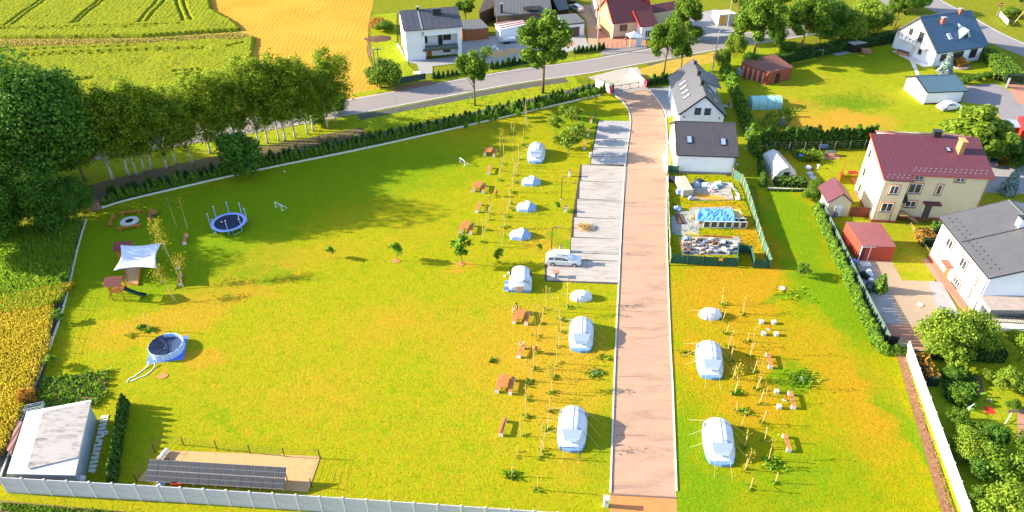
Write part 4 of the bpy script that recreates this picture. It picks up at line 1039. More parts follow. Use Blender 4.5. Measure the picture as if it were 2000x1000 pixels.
o, c = shed4('cottage', 'small pale cottage with an old grey roof at the top of the lane', 'cottage', [(1155, -22), (1200, -30), (1214, 0), (1166, 12)], 4.6, 3.6, mat('pale_pink_render', (.58, .42, .33), .8), M_roof_old, .3)
window(o, (.05, 2.2, 1.2), R(-76), .8, 1.0, fr=M_woodd)
# --- farm buildings
o, c = shed4('brown_garage', 'low brown garage with a flat grey roof beside the white house', 'garage', [(898, 41), (939, 38), (955, 55), (902, 60)], 2.6, 2.4, mat('brown_boards', (.28, .09, .035), .6, stretch=(1, 1, 8)), M_roof_grey, .12)
q = MB(); q.box((2.2, -.0, 1.0), (3.2, .06, 1.9)); part('garage_door', q, mat('brown_boards', (.28, .09, .035)), o, rz=math.atan2(c[2].y, c[2].x))
o, c = shed4('white_garage', 'small white garage with a flat grey roof behind the roadside tree', 'garage', [(1088, 32), (1125, 29), (1143, 46), (1104, 50)], 2.9, 2.7, M_white, M_roof_grey, .2, .35)
a = math.atan2(c[2].y, c[2].x); q = MB(); q.box((2.2, .12, 1.05), (2.4, .08, 2.1)); part('garage_door', q, M_woodd, o, rz=a)
o, c = shed4('barn', 'dark grey roofed barn behind the striped carport', 'barn', [(962, -40), (1066, -52), (1078, 24), (968, 33)], 7.5, 3.6, M_woodd, M_roof_grey, .4, .2)
q = MB(); q.box((0, 0, .2), (3.8, 3.0, .1)); part('roof_hatch', q, M_dark, o, loc=(8.0, 3.5, 4.1 + .15))
chimney(o, 1.3, 1.5, 4.0, 6.0, .5, .5, M_darkmetal, M_steel)
o, c = shed4('barn_wing', 'open barn wing with a blue-grey roof at the end of the dark barn', 'barn', [(1066, -30), (1092, -30), (1112, 18), (1090, 21)], 3.8, 3.0, M_dark, M_roof_navy, .5)
o, c = shed4('log_store', 'old store with a brown thatched roof left of the dark barn', 'store', [(948, -6), (966, -10), (966, 14), (935, 26)], 4.8, 3.0, M_woodd, M_roof_old, .3, .25)
o, c = shed4('carport', 'carport with a red and white striped roof in the farm yard', 'carport', [(966, 47), (1021, 38), (1027, 48), (976, 59)], 2.6, 2.3, M_white, M_whitep, .2)
q = MB(); 
d = Vector((c[1].x - c[0].x, c[1].y - c[0].y, 0)).normalized()
for k in range(3):
    a = c[0].lerp(c[3], .12 + k * .33); b_ = c[1].lerp(c[2], .12 + k * .33); q.bar((a.x, a.y, a.z + .14), (b_.x, b_.y, b_.z + .14), .5, .05)
part('roof_stripe', q, M_plinth, o)
# --- red barn, open garden shelter, white container shed
o, c = shed4('red_barn', 'weathered red board barn at the edge of the garden lawn', 'barn', [(1447, 121), (1513, 107), (1550, 132), (1502, 143)], 2.75, 2.5, M_woodr, M_roof_rust, .2)
a = math.atan2(c[2].y, c[2].x); q = MB(); q.box((2.6, .1, 1.0), (.9, .06, 2.0)); part('door', q, M_dark, o, rz=a)
q = MB(); pb = [mat('barn_plank', (.34, .06, .03), .7, .3, 2), M_woodr, mat('bare_plank', (.42, .3, .25), .8, .2)]
a2 = math.atan2(c[0].y, c[0].x); L = c[0].xy.length
for i in range(16):
    q = MB(); q.box((0, 0, 1.15), (.3, .05, 2.3)); x = .4 + i * (L - .8) / 15
    part('plank', q, pb[[0, 0, 2, 1, 0, 2][i % 6]], o, (math.cos(a2) * x + .05 - .0, math.sin(a2) * x + .02, 0), a2)
o, c = shed4('garden_shelter', 'dark open log shelter with a pale grey roof by the long hedge', 'shelter', [(1656, 83), (1676, 80), (1694, 84), (1668, 88)], 2.0, 1.8, M_dark, mat('pale_sheet', (.30, .30, .31), .5), .3)
for k in range(18):
    q = MB(); q.tube([(-.9, -.0, 0), (.9, 0, 0)], .12, 6); 
    if k == 0: lg = q.mesh('log', mat('cut_logs', (.40, .22, .12), .8, .4, 6))
    link('log', lg, o, (2.2 + (k % 6) * .27, -.1, .3 + (k // 6) * .26), R(90))
o, c = shed4('container_shed', 'white metal container shed in the side yard', 'shed', [(1391, 22), (1424, 20), (1438, 27), (1405, 30)], 2.5, 2.4, mat('ribbed_white_metal', (.55, .54, .50), .5, .1), M_whitep, .1)
q = MB(); q.box((1.0, .02, 1.2), (1.2, .06, 1.9)); part('door', q, M_yellow, o, rz=math.atan2(c[2].y, c[2].x))
# --- dark red garage in the yard
o, c = shed4('red_garage', 'dark red sheet-metal garage with a pale red roof in the paved yard', 'garage', [(1652, 434), (1720, 436), (1751, 483), (1684, 481)], 2.7, 2.3, mat('red_sheet', (.36, .05, .03), .6, .1), M_roof_redg, .06, .06)
q = MB(); q.box((2.75, .04, 1.05), (2.9, .05, 2.0)); part('garage_door', q, mat('maroon_door', (.11, .025, .025), .6), o)
q = MB(); q.box((.65, .04, 1.05), (.95, .05, 2.0)); part('door', q, mat('maroon_door', (.11, .025, .025), .6), o)
q = MB()
for x in (.08, 1.22, 4.25): q.box((x, .0, 1.13), (.08, .1, 2.26))
q.box((2.15, .0, 2.2), (4.3, .1, .08)); part('door_frame', q, M_whitep, o)
# --- shed bottom-left
oS, c = shed4('storage_shed', 'long shed with a white sheet roof half covered by old stained sheets', 'shed', [(53, 805), (179, 782), (147, 929), (14, 926)], 2.5, 2.2, mat('grey_shed_cladding', (.30, .33, .37), .7), mat('white_sheet_roof', (.62, .62, .63), .5, .02), .35, .1)
off = Vector((oS.location.x, oS.location.y, 0)); cc = [G(84, 805, 2.64) - off, G(178, 784, 2.64) - off, G(153, 893, 2.46) - off, G(52, 917, 2.42) - off]
q = MB(); q.add([tuple(p) for p in cc] + [(p.x, p.y, p.z + .05) for p in cc], [(3, 2, 1, 0), (4, 5, 6, 7), (0, 1, 5, 4), (1, 2, 6, 5), (2, 3, 7, 6), (3, 0, 4, 7)])
stm = paved('stained_roof_sheet', (.34, .31, .30), (.09, .08, .07), 1.0, (.6, 2.2, 1), 1.0); part('stained_sheet', q, stm, oS)
q = MB()
for t in (.33, .66): a = c[1].lerp(c[2], t); q.box((a.x - .22, a.y, 1.1), (.08, .08, 2.2))
part('wall_post', q, M_steel, oS)
o, c = shed4('lean_to', 'narrow rusty lean-to on the field side of the white-roofed shed', 'lean-to', [(36, 822), (44, 826), (22, 888), (14, 880)], 1.5, 1.4, M_woodd, M_roof_rust, .05)
# --- greenhouses
def hoop_house(name, label, cat, O, rz, L, W, h, m, rib=5):
    o = thing(name, label, cat, (O[0], O[1], 0), R(rz)); q = MB(); n = 10
    prof = [(W / 2 - W / 2 * math.copysign(abs(math.cos(math.pi * i / n)) ** .75, math.cos(math.pi * i / n)), h * math.sin(math.pi * i / n) ** .8) for i in range(n + 1)]
    q.extr(prof, 0, L); part('cover', q, m, o)
    for k in range(rib):
        x = L * k / (rib - 1); a = MB(); a.tube([(x, p[0] + (p[0] - W / 2) * .015, p[1] + .02) for p in prof], .04, 5); part('hoop', a, M_steel, o)
    return o
o = hoop_house('polytunnel', 'pale turquoise polytunnel at the edge of the garden', 'greenhouse', gp(1468, 215), 2, 5.4, 2.9, 1.9, mat('turquoise_film', (.28, .52, .50), .4, .12, 2, bmp=.5, bscale=3))
film = mat('white_film', (.50, .54, .58), .35, .12, 2, bmp=.5, bscale=3); film.node_tree.nodes['Principled BSDF'].inputs['Alpha'].default_value = .72
o = thing('greenhouse', 'translucent film greenhouse with a low peaked top among vegetable beds', 'greenhouse', (43.0, 96.3, 0), R(97))
prof = [(0, 0), (.12, 1.25), (.5, 1.9), (1.65, 2.45), (2.8, 1.9), (3.18, 1.25), (3.3, 0)]
part('cover', MB().extr(prof, 0, 5.6), film, o)
for k in range(6):
    x = k * 1.12; part('hoop', MB().tube([(x, p[0] + (.03 if p[0] > 1.65 else -.03), p[1] + .02) for p in prof], .035, 5), M_kerb, o)
part('ridge_pole', MB().bar((0, 1.65, 2.48), (5.6, 1.65, 2.48), .05), M_kerb, o); part('doorway', MB().box((-.03, 1.65, .8), (.05, .9, 1.6)), M_dark, o)
# ================================================================ WALLS, FENCES, HEDGES
# concrete panel wall across the bottom left: posts with two boards between
def concrete_wall(name, label, pts, step, h, pm, fm, boards=2):
    st = along(pts, step); o = thing(name, label, 'wall', (st[0][0], st[0][1], 0)); ox, oy = st[0][:2]
    q = MB(); q.box((0, 0, (h + .08) / 2), (.16, .16, h + .08)); pme = q.mesh('post', fm)
    q = MB(); q.box((0, 0, h / boards / 2), (step - .17, .07, h / boards - .012)); bme = q.mesh('panel', pm)
    for i, (x, y, a) in enumerate(st):
        link('post', pme, o, (x - ox, y - oy, 0), a)
        if i + 1 < len(st):
            x2, y2, _ = st[i + 1]
            for k in range(boards): link('panel', bme, o, ((x + x2) / 2 - ox, (y + y2) / 2 - oy, k * h / boards), math.atan2(y2 - y, x2 - x))
    return o
concrete_wall('concrete_wall', 'long grey concrete panel wall along the bottom edge of the camp', [tuple(G(x_, y_, 2.3)[:2]) for x_, y_ in ((-4, 931), (300, 948), (690, 973), (1100, 1001), (1190, 1008))], 2.08, 2.22, M_panel, M_kerb)
concrete_wall('concrete_wall', 'pale concrete panel wall beside the brown mulch strip', [gp(1768, 690), gp(1892, 1040), gp(1912, 1110)], 2.05, 1.7, M_panelw, M_kerb)
# white plinth and dark post fence round the camp
FENCE_L = [gp(0, 938), gp(46, 812), gp(92, 694), gp(128, 590), gp(152, 485), gp(172, 420)]
FENCE_T = [gp(196, 408), gp(260, 389), gp(500, 334), gp(730, 287), gp(1000, 226), gp(1190, 182)]
o = panel_fence('wire_fence', 'black wire fence on a white plinth along the wheat field', smooth_line(FENCE_L, 5), 2.5, 1.6, .06, .03, None, M_darkmetal, plinth=M_kerb)
wire_mesh(o, FENCE_L, 1.55, M_darkmetal, o.location.x, o.location.y, .35)
o = panel_fence('wire_fence', 'dark wire fence on a white plinth in front of the long thuja row', smooth_line(FENCE_T, 5), 2.5, 1.0, .05, .03, None, M_darkmetal, plinth=M_kerb, post_h=.8)
# thuja rows
g = 'small thujas behind the white plinth'
hl2 = smooth_line([(p[0] - .4, p[1] + 1.0) for p in FENCE_T], 5)
for i, (x, y, a) in enumerate(along(hl2, .78, 0.6)):
    conifer((x + random.uniform(-.15, .15), y + random.uniform(-.15, .15)), random.uniform(1.15, 1.9), 'small green thuja in the long row behind the white plinth', g, False, random.uniform(.9, 1.15))
g = 'second row of thujas behind the white plinth'
for i, (x, y, a) in enumerate(along(smooth_line([(p[0] - .9, p[1] + 2.5) for p in FENCE_T], 5), 1.0, 1.0)):
    if x < 16: conifer((x + random.uniform(-.3, .3), y + random.uniform(-.3, .3)), random.uniform(1.0, 1.7), 'low dark thuja in the back row behind the white plinth', g, True, random.uniform(1.1, 1.5))
g = 'light green saplings along the inside of the white plinth'
for px, py in ((912, 258), (938, 250), (956, 247), (970, 243), (1000, 228), (1012, 236), (1040, 222), (1056, 222), (1070, 216), (1136, 200), (1148, 198), (1160, 196)):
    p = G(px, py); tree('young2', p, random.uniform(1.9, 3.0), 'light green sapling just inside the white plinth', 'sapling', 'sapling', group=g)
g = 'thujas along the green fence'
ph = smooth_line([gp(1592, 410), gp(1622, 478), (gp(1660, 560)), gp(1706, 664), gp(1726, 690)], 5)
for i, (x, y, a) in enumerate(along(ph, .62, 0)):
    conifer((x + random.uniform(-.1, .1), y), random.uniform(1.3, 1.9), 'yellow-green thuja in the row beside the green board fence', g, False, 1.25)
g = 'thujas at the top of the mulch strip'
for px, py in ((1728, 690), (1737, 691), (1746, 690), (1755, 690), (1763, 690)):
    conifer(gp(px, py), random.uniform(.9, 1.4), 'small thuja at the head of the mulch strip', g, False, 1.4)
g = 'tall conifers behind the greenhouse'
for i, (x, y, a) in enumerate(along([gp(1480, 290), gp(1600, 288), gp(1702, 286)], .72, 0)):
    conifer((x, y + random.uniform(-.15, .15)), random.uniform(3.0, 4.0), 'tall dark conifer in the row behind the greenhouse', g, True, random.uniform(.8, .95))
g = 'conifers beside the grey gable house'
for i, (x, y, a) in enumerate(along(smooth_line([gp(1414, 140), gp(1440, 200), gp(1462, 260), gp(1478, 305)], 4), .8, 0)):
    conifer((x, y), random.uniform(2.0, 2.9), 'yellow-green conifer in the row beside the grey gable house', g, False, 1.35)
g = 'conifers between the garden and the paddock'
for i, (x, y, a) in enumerate(along([gp(1484, 318), gp(1490, 366)], .8, 0)):
    conifer((x, y), random.uniform(1.4, 2.2), 'dark conifer in the short row left of the greenhouse', g, True, 1.1)
g = 'slim conifers right of the white-roofed shed'
for i, (x, y, a) in enumerate(along([gp(222, 944), gp(232, 880), gp(240, 830), gp(247, 792)], .75, 0)):
    conifer((x, y), random.uniform(1.7, 2.1), 'slim dark conifer in the row right of the white-roofed shed', g, True, .9)
g = 'conifers in the front gardens'
for px, py in [(848 + i * 9, 154 - i * 1.6) for i in range(8)]: conifer(gp(px, py), random.uniform(1.0, 1.6), 'small conifer behind the front fence of the white house', g, True, 1.2)
for px, py in [(960 + i * 11, 134 - i * 1.8) for i in range(7)]: conifer(gp(px, py), random.uniform(1.3, 1.9), 'conifer along the farm yard fence', 'conifers along the farm yard fence', True, 1.4)
for px, py in [(1122 + i * 8, 104 - i * 1.2) for i in range(8)]: conifer(gp(px, py), random.uniform(1.2, 1.6), 'small conifer in the row by the utility pole', 'conifers by the utility pole', True, 1.2)
for px, py in [(1268 + i * 8, 166 - i * 1.3) for i in range(6)]: conifer(gp(px, py), random.uniform(1.4, 2.2), 'conifer between the dry verge and the grey gable house', 'conifers behind the grey gable house', True, 1.2)
# clipped hedges
hedge_run('hedge', 'long clipped hedge along the top of the garden', 'hedge', [gp(1500, 130), gp(1600, 106), gp(1680, 92), gp(1742, 80)], 1.8, 2.1, L_dthuja, 260, .2, seed=5)
hedge_run('hedge', 'clipped hedge between the side road and the teal-roofed house', 'hedge', [gp(1918, 112), gp(1945, 128), gp(1976, 162)], 3.6, 1.9, L_thuja, 260, .2, seed=6)
hedge_run('hedge', 'low clipped hedge in front of the greenhouse', 'hedge', [gp(1516, 360), gp(1568, 362)], 1.6, 1.1, L_thuja, 260, .16, seed=7)
hedge_run('hedge', 'dark clipped hedge behind the vegetable garden', 'hedge', [gp(1822, 694), gp(1948, 700)], 1.8, 1.5, L_oak, 300, .18, seed=8)
hedge_run('hedge', 'orange-topped hedge along the far side of the pale wall', 'hedge', [gp(1790, 704), gp(1818, 752)], 1.3, 1.3, L_orange, 300, .16, seed=9)
hedge_run('hedge', 'dark hedge behind the big round tree at the right edge', 'hedge', [gp(1935, 300), gp(2100, 305)], 2.5, 2.2, L_dthuja, 200, .2, seed=10)
hedge_run('hedge', 'hedge across the cream house yard behind the shed', 'hedge', [gp(1500, 372), gp(1575, 374)], .5, .3, L_thuja, 260, .12, seed=11)
o = hedge_run('hedge', 'clipped orange and green hedge between the two lawns', 'hedge', [gp(1800, 462), gp(1812, 480)], 2.0, 1.3, L_orange, 400, .16, seed=12)
hedge_run('hedge', 'rounded green box hedge at the corner of the big white house', 'hedge', [gp(1828, 450), gp(1832, 462)], 1.6, 1.5, L_thuja, 400, .16, seed=13)
# green board fence by the paved yard
st = smooth_line([gp(1602, 412), gp(1640, 490), gp(1680, 575), gp(1730, 672)], 6)
o = thing('board_fence', 'grey-green board fence between the thuja row and the paved yard', 'fence', (st[0][0], st[0][1], 0)); ox, oy = st[0]
q = MB(); q.box((0, 0, .8), (.42, .04, 1.6)); bme = q.mesh('board', mat('grey_green_board', (.075, .12, .10), .7, .2))
for x, y, a in along(st, .5): link('board', bme, o, (x - ox, y - oy, 0), a + .25)
q = MB()
for a, b_ in zip(st[:-1], st[1:]): q.bar((a[0] - ox, a[1] - oy, .4), (b_[0] - ox, b_[1] - oy, .4), .06, .1)
part('rail', q, M_darkmetal, o)
concrete_wall('screen_wall', 'dark screen at the end of the paved yard', [gp(1726, 672), gp(1768, 676)], 1.25, 1.3, M_darkmetal, M_darkmetal, 2)
def post_fence(label, pix, step, h, m=M_darkmetal, wires=True, name='wire_fence'):
    o = panel_fence(name, label, [gp(*p) for p in pix], step, h, .06, .03, None, m, post_h=h)
    if wires: wire_mesh(o, [gp(*p) for p in pix], h * .95, m, o.location.x, o.location.y, h * .15)
    return o
post_fence('thin wire fence across the yard in front of the cream house', [(1628, 424), (1700, 432), (1770, 440), (1830, 442)], 2.4, 1.5)
post_fence('thin wire fence round the solar panel bed', [(268, 942), (290, 905), (316, 866), (380, 872), (440, 880), (505, 888), (562, 893), (628, 895), (608, 955)], 3.4, 1.3)
post_fence('wire fence along the tall conifers', [(1480, 298), (1600, 296), (1700, 292)], 2.5, 1.8, M_steel)
post_fence('wire fence between the greenhouse garden and the paddock path', [(1494, 300), (1506, 366)], 2.2, 1.8, M_steel)
post_fence('wire fence on the field side of the white house garden', [(742, 172), (724, 115), (720, 60), (728, 30)], 2.6, 1.3)
post_fence('wire fence of the farm yard along the road', [(852, 163), (950, 146), (1060, 128), (1160, 110)], 3.0, 1.2)
post_fence('brown picket railing of the brick house yard', [(1186, 96), (1206, 94), (1226, 91)], 1.1, 1.2, M_woodd)
post_fence('wire fence at the mouth of the side yard', [(1402, 60), (1428, 56)], 1.4, 1.2, M_steel)
o = post_fence('dark gate screen in front of the white house garden', [(771, 166), (800, 161), (832, 156)], 3.0, 1.4)
q = MB(); a = G(771, 166); b_ = G(832, 156); q.bar((a.x - o.location.x, a.y - o.location.y, .75), (b_.x - o.location.x, b_.y - o.location.y, .75), .03, 1.2); part('gate_leaf', q, mat('smoked_panel', (.04, .07, .07), .4), o)
post_fence('plank border fence beside the yellow lawn', [(1778, 440), (1800, 476), (1826, 512)], 1.2, .5, M_woodl)
# entrance: sliding gate frame and two banner boards
ga = G(1197, 181); gb = G(1262, 170); d = (gb - ga); L = d.length; aa = math.atan2(d.y, d.x)
o = thing('entrance_gate', 'dark metal gate across the camp entrance', 'gate', ga, aa)
q = MB(); q.bar((0, 0, 1.25), (L, 0, 1.25), .07); q.bar((0, 0, .2), (L, 0, .2), .07)
for k in range(5): q.box((L * k / 4, 0, .7), (.07, .06, 1.1))
for k in range(4): q.bar((L * k / 4, 0, .2), (L * (k + 1) / 4, 0, 1.25), .04)
part('gate_frame', q, M_darkmetal, o)
q = MB(); q.box((-.1, 0, .8), (.3, .3, 1.7)); part('gate_post', q, M_darkmetal, o); q = MB(); q.box((L + .1, 0, .8), (.3, .3, 1.7)); part('gate_post', q, M_darkmetal, o)
M_pink = mat('banner_red', (.50, .03, .09), .5)
def banner(label, a, b_, h, end):
    pa = G(*a); pb = G(*b_); d = pb - pa; L = d.length; o = thing('banner_board', label, 'banner', pa, math.atan2(d.y, d.x))
    q = MB(); q.box((L / 2, 0, .25 + h / 2), (L, .06, h)); bd = part('board', q, M_whitep, o)
    e = .16 * L
    q = MB(); q.box((L - e / 2 if end else e / 2, 0, .25 + h / 2), (e, .075, h + .02)); part('red_end', q, M_pink, bd)
    for k in range(6):
        q = MB(); q.box((0, 0, 0), (L * .09, .01, .1)); 
        for s in (-1, 1): link('print_line', q.mesh('print_line', M_pink), bd, (L * (.24 + .1 * k), s * .036, .25 + h * (.62 if k % 2 else .5)))
    for x in (.05, L / 2, L - .05):
        q = MB(); q.box((x, .06, (h + .3) / 2), (.07, .07, h + .3)); part('post', q, M_darkmetal, o)
    return o
banner('white banner board with a red end on the left of the entrance', (1163, 171), (1195, 187), 1.5, True)
banner('white banner board with red print on the right of the entrance', (1230, 145), (1262, 172), 1.1, True)
# gabion in the corner
p = G(188, 410); o = thing('gabion', 'rusty wire gabion filled with stones in the corner of the white plinth', 'gabion', p, R(15))
q = MB(); q.box((0, 0, .7), (1.5, .5, 1.4)); part('cage', q, mat('gabion_mass', (.16, .08, .05), .9, .4, 5), o)
q = MB(); q.ball((0, 0, 0), .13, 6, 4, .8); me = q.mesh('stone', mat('gabion_stone', (.36, .22, .15), .9, .4, 6))
for i in range(6):
    for j in range(6): link('stone', me, o, (-.6 + i * .24, -.27, .14 + j * .22), random.uniform(0, 3))
q = MB(); q.box((0, .4, .12), (2.2, .3, .24)); part('plinth_block', q, M_kerb, o)

# ================================================================ TREES
tree('oak', gp(95, 372), 21, 'biggest dark green oak at the left edge', 'tree', 'oak_tree', 0.3)
tree('oak2', gp(-25, 330), 17, 'dark oak cut by the left edge behind the biggest oak', 'tree', 'oak_tree', 1.3)
tree('oak2', gp(165, 352), 14, 'rounded dark tree between the biggest oak and the birches', 'tree', 'oak_tree', 2.3, wid=.9)
tree('oak', gp(-35, 490), 13, 'dark tree low on the left edge below the biggest oak', 'tree', 'oak_tree', 3.1, wid=.95)
tree('oak2', gp(78, 440), 9.5, 'dark bushy tree at the foot of the biggest oak', 'tree', 'oak_tree', 4.0)
tree('oak2', gp(150, 425), 6.5, 'small dark tree beside the stone gabion', 'tree', 'oak_tree', 5.0)
tree('darkbush', gp(20, 462), 4.5, 'dark shrub at the top end of the wheat strip', 'shrub', 'shrub')
tree('darkbush', gp(110, 452), 3.5, 'dark shrub between the wheat strip and the white plinth', 'shrub', 'shrub')
ORD = 'leftmost second third fourth fifth sixth seventh eighth ninth tenth eleventh twelfth thirteenth fourteenth fifteenth sixteenth seventeenth eighteenth twentieth nineteenth'.split()
g = 'birches along the verge'
bl = [(222, 352, 150), (254, 344, 152), (267, 342, 170), (283, 335, 140), (298, 329, 130), (326, 330, 160), (345, 320, 150), (376, 322, 155), (410, 300, 128), (438, 304, 118), (466, 298, 122), (505, 284, 95), (522, 280, 100), (545, 276, 110), (556, 275, 92), (577, 270, 88), (601, 262, 98), (612, 256, 110), (656, 238, 78), (640, 250, 95)]
for i, (x, y, t) in enumerate(bl):
    tree(['birch', 'birch2', 'birch3'][i % 3], gp(x, y), HT(x, y, t), ORD[i] + ' birch from the left in the row along the verge', 'birch', 'birch_tree', group=g, wid=random.uniform(1.1, 1.35))
tree('darkbush', gp(478, 338), 6.5, 'dark green conical tree in front of the birch row', 'tree', 'tree', wid=.85)
tree('darkbush', gp(655, 225), 3.6, 'dark shrub under the right end of the birch row', 'shrub', 'shrub'); tree('darkbush', gp(620, 240), 3.6, 'dark shrub among the right-hand birch trunks', 'shrub', 'shrub')
tree('ash2', gp(928, 206), HT(928, 206, 74), 'slim roadside tree in front of the white loggia house', 'tree', 'roadside_tree', 1.0, wid=1.0)
tree('ash', gp(1060, 182), HT(1060, 182, 18), 'big roadside tree in front of the farm buildings', 'tree', 'roadside_tree', 2.0, wid=1.05)
tree('ash3', gp(1296, 147), HT(1296, 147, 28), 'left one of the two roadside trees by the brick house', 'tree', 'roadside_tree', 3.0, wid=.85)
tree('ash2', gp(1330, 137), HT(1330, 137, 62), 'right one of the two roadside trees by the brick house', 'tree', 'roadside_tree', .4, wid=1.3)
tree('ash3', gp(1336, 78), 9.5, 'bright tree across the road behind the roadside pair', 'tree', 'tree', 4.0, wid=.95)
tree('bush', gp(1352, 78), 3.2, 'round shrub at the kerb opposite the grey gable house', 'shrub', 'shrub')
tree('ash2', gp(910, 48), 7, 'bright green tree behind the brown garage', 'tree', 'tree', wid=1.4)
tree('bush', gp(760, 168), 5.2, 'tall leafy shrub at the corner of the stubble field', 'shrub', 'shrub', wid=.85)
tree('bush', gp(738, 165), 3.6, 'leafy shrub under the twin utility poles', 'shrub', 'shrub'); tree('bush', gp(752, 62), 2.4, 'low shrub behind the soil heap', 'shrub', 'shrub', wid=1.3); tree('orangebush', gp(738, 52), 1.8, 'yellowish shrub at the edge of the stubble field', 'shrub', 'shrub', wid=1.5)
for (x, y, h, k, l, w) in [(1470, 118, 14, 'ash3', 'tallest bright tree right of the container shed', 1.0), (1500, 66, 11, 'ash', 'bright tree standing behind the road right of the tallest one', 1.0), (1562, 104, 13, 'ash3', 'dense tree rising over the long hedge', 1.05), (1600, 84, 10, 'oak2', 'dark tree behind the dense tree over the hedge', 1.0), (1640, 84, 7.5, 'willow', 'wide willow-like tree over the middle of the long hedge', 1.15), (1696, 66, 7.5, 'willow', 'willow-like tree over the right part of the long hedge', 1.1), (1748, 50, 8, 'ash3', 'yellow-green tree behind the left gable of the teal-roofed house', 1.0), (1590, 30, 8, 'ash', 'tree at the top edge above the willow-like trees', 1.0), (1700, 20, 9, 'ash3', 'tree at the top edge left of the side road', 1.0), (1790, 24, 6, 'oak2', 'dark low tree between the teal-roofed house and the side road', 1.1), (1432, 112, 5, 'willow', 'round bush between the pole and the tallest bright tree', .8), (1408, 132, 4.2, 'willow', 'round bush behind the ridge of the grey gable house', .7), (1465, 140, 3.6, 'darkbush', 'dark shrub behind the red barn', .9), (1535, 112, 3.4, 'darkbush', 'dark shrub at the left end of the long hedge', 1.0), (1512, 90, 5, 'oak2', 'dark bush under the tall trees by the road', .9), (1440, 40, 9, 'ash2', 'narrow tree behind the container shed', 1.2)]:
    tree(k, gp(x, y), h, l, 'tree', 'tree', wid=w)
tree('pine', gp(1888, 316), 9.6, 'big spreading bright green tree behind the cream house', 'tree', 'tree', 1.0, wid=1.5)
tree('darkbush', gp(1935, 318), 5.0, 'dark tree right of the big spreading tree', 'tree', 'tree'); tree('darkbush', gp(1990, 330), 3.0, 'dark shrub at the right edge beyond the small yard', 'shrub', 'shrub')
tree('orangebush', gp(1966, 322), 1.8, 'yellow-green shrub right of the big spreading tree', 'shrub', 'shrub')
for (x, y, h, w, k, l) in [(1838, 694, 5.2, .80, 'brightbush', 'left half of the big round bush by the paved yard'), (1890, 676, 4.6, .78, 'brightbush', 'right half of the big round bush by the paved yard'),
                        (1990, 705, 4.4, .8, 'fruit', 'small fruit tree at the right edge below the white house'), (1955, 762, 2.8, .9, 'fruit', 'spreading fruit bush in the middle of the vegetable garden'), (1992, 770, 3.0, 1.0, 'fruit2', 'pale fruit bush cut by the right edge'),
                        (1872, 785, 1.6, 1.1, 'fruit2', 'low dark fruit bush in the vegetable bed'), (1862, 828, 2.0, 1.1, 'fruit2', 'fern-like bush beside the pale wall'), (1905, 850, 1.6, .9, 'fruit2', 'leafy bush below the red mat'),
                        (1888, 888, 2.8, 1.0, 'brightbush', 'bright round bush beside the pale wall'), (1958, 940, 4.0, 1.0, 'fruit2', 'big fruit tree near the lower right corner'), (1996, 890, 3.0, .9, 'fruit2', 'fruit tree cut by the right edge above the big one'),
                        (1945, 1010, 3.6, 1.1, 'fruit', 'fruit tree at the very bottom right'), (1912, 930, 2.4, .9, 'darkbush', 'dark shrub between the wall and the big fruit tree'), (1880, 850, 1.6, .9, 'bush', 'small shrub against the pale wall'), (1998, 960, 3.2, 1.0, 'fruit2', 'fruit tree in the lower right corner'), (1858, 740, 1.8, 1.0, 'darkbush', 'dark rounded bush behind the vegetable rows'), (1905, 990, 2.2, .9, 'fruit2', 'small fruit bush at the bottom edge beside the wall'), (1935, 868, 2.6, .8, 'darkbush', 'dark bush above the big fruit tree'), (1868, 900, 1.5, .8, 'bush', 'low bush at the wall foot below the small shrub'), (1925, 745, 1.6, .9, 'fruit', 'small bright bush above the red mat'), (1975, 800, 1.3, .8, 'bush', 'low bush beside the line post')]:
    tree(k, gp(x, y), h, l, 'shrub' if h < 3 else 'tree', 'garden_bush' if h < 3 else 'garden_tree', wid=w)
tree('bush', gp(1972, 34), 2.4, 'low green shrub beside the red road sign', 'shrub', 'shrub', wid=1.2); tree('ash3', gp(1990, 20), 6, 'tree beside the side road at the top right corner', 'tree', 'tree')
for x, y, l in ((1885, 165, 'shrub at the end of the garage drive'), (1905, 160, 'second shrub beside the garage drive'), (1925, 156, 'shrub beside the black bins')): tree('darkbush', gp(x, y), 1.7, l, 'shrub', 'shrub')
tree('orangebush', gp(1872, 128), 1.6, 'yellow shrub in the round bed before the teal-roofed house', 'shrub', 'shrub', wid=1.3)
tree('bush', gp(1582, 392), 2.4, 'leafy shrub left of the cream garden shed', 'shrub', 'shrub', wid=.8); tree('bush', gp(1592, 372), 1.9, 'smaller leafy shrub behind the cream garden shed', 'shrub', 'shrub', wid=.8)
for x, y, h, l in ((132, 556, 2.0, 'top one of three leafy shrubs on the wheat-side fence'), (118, 628, 1.9, 'middle one of three leafy shrubs on the wheat-side fence'), (104, 716, 1.8, 'lowest of three leafy shrubs on the wheat-side fence')): tree('young2', gp(x, y), h, l, 'shrub', 'shrub', wid=1.5)
tree('orangebush', gp(60, 788), 1.9, 'round orange shrub beside the wheat', 'shrub', 'shrub', wid=.6)
for x, y, h, k, l in ((1111, 306, 5.4, 'young', 'bright young tree in front of its group beside the topmost tent'), (1084, 262, 3.8, 'young', 'left tree of the bright group above the topmost tent'), (1118, 250, 4.2, 'young', 'middle tree of the bright group above the topmost tent'), (1130, 278, 3.6, 'young', 'right tree of the bright group beside the pale slabs'), (1090, 290, 2.6, 'young', 'small tree at the lower left of the bright group'), (1100, 232, 3.0, 'young', 'rear tree of the bright group')):
    tree(k, gp(x, y), h, l, 'tree', 'young_tree', wid=1.25)
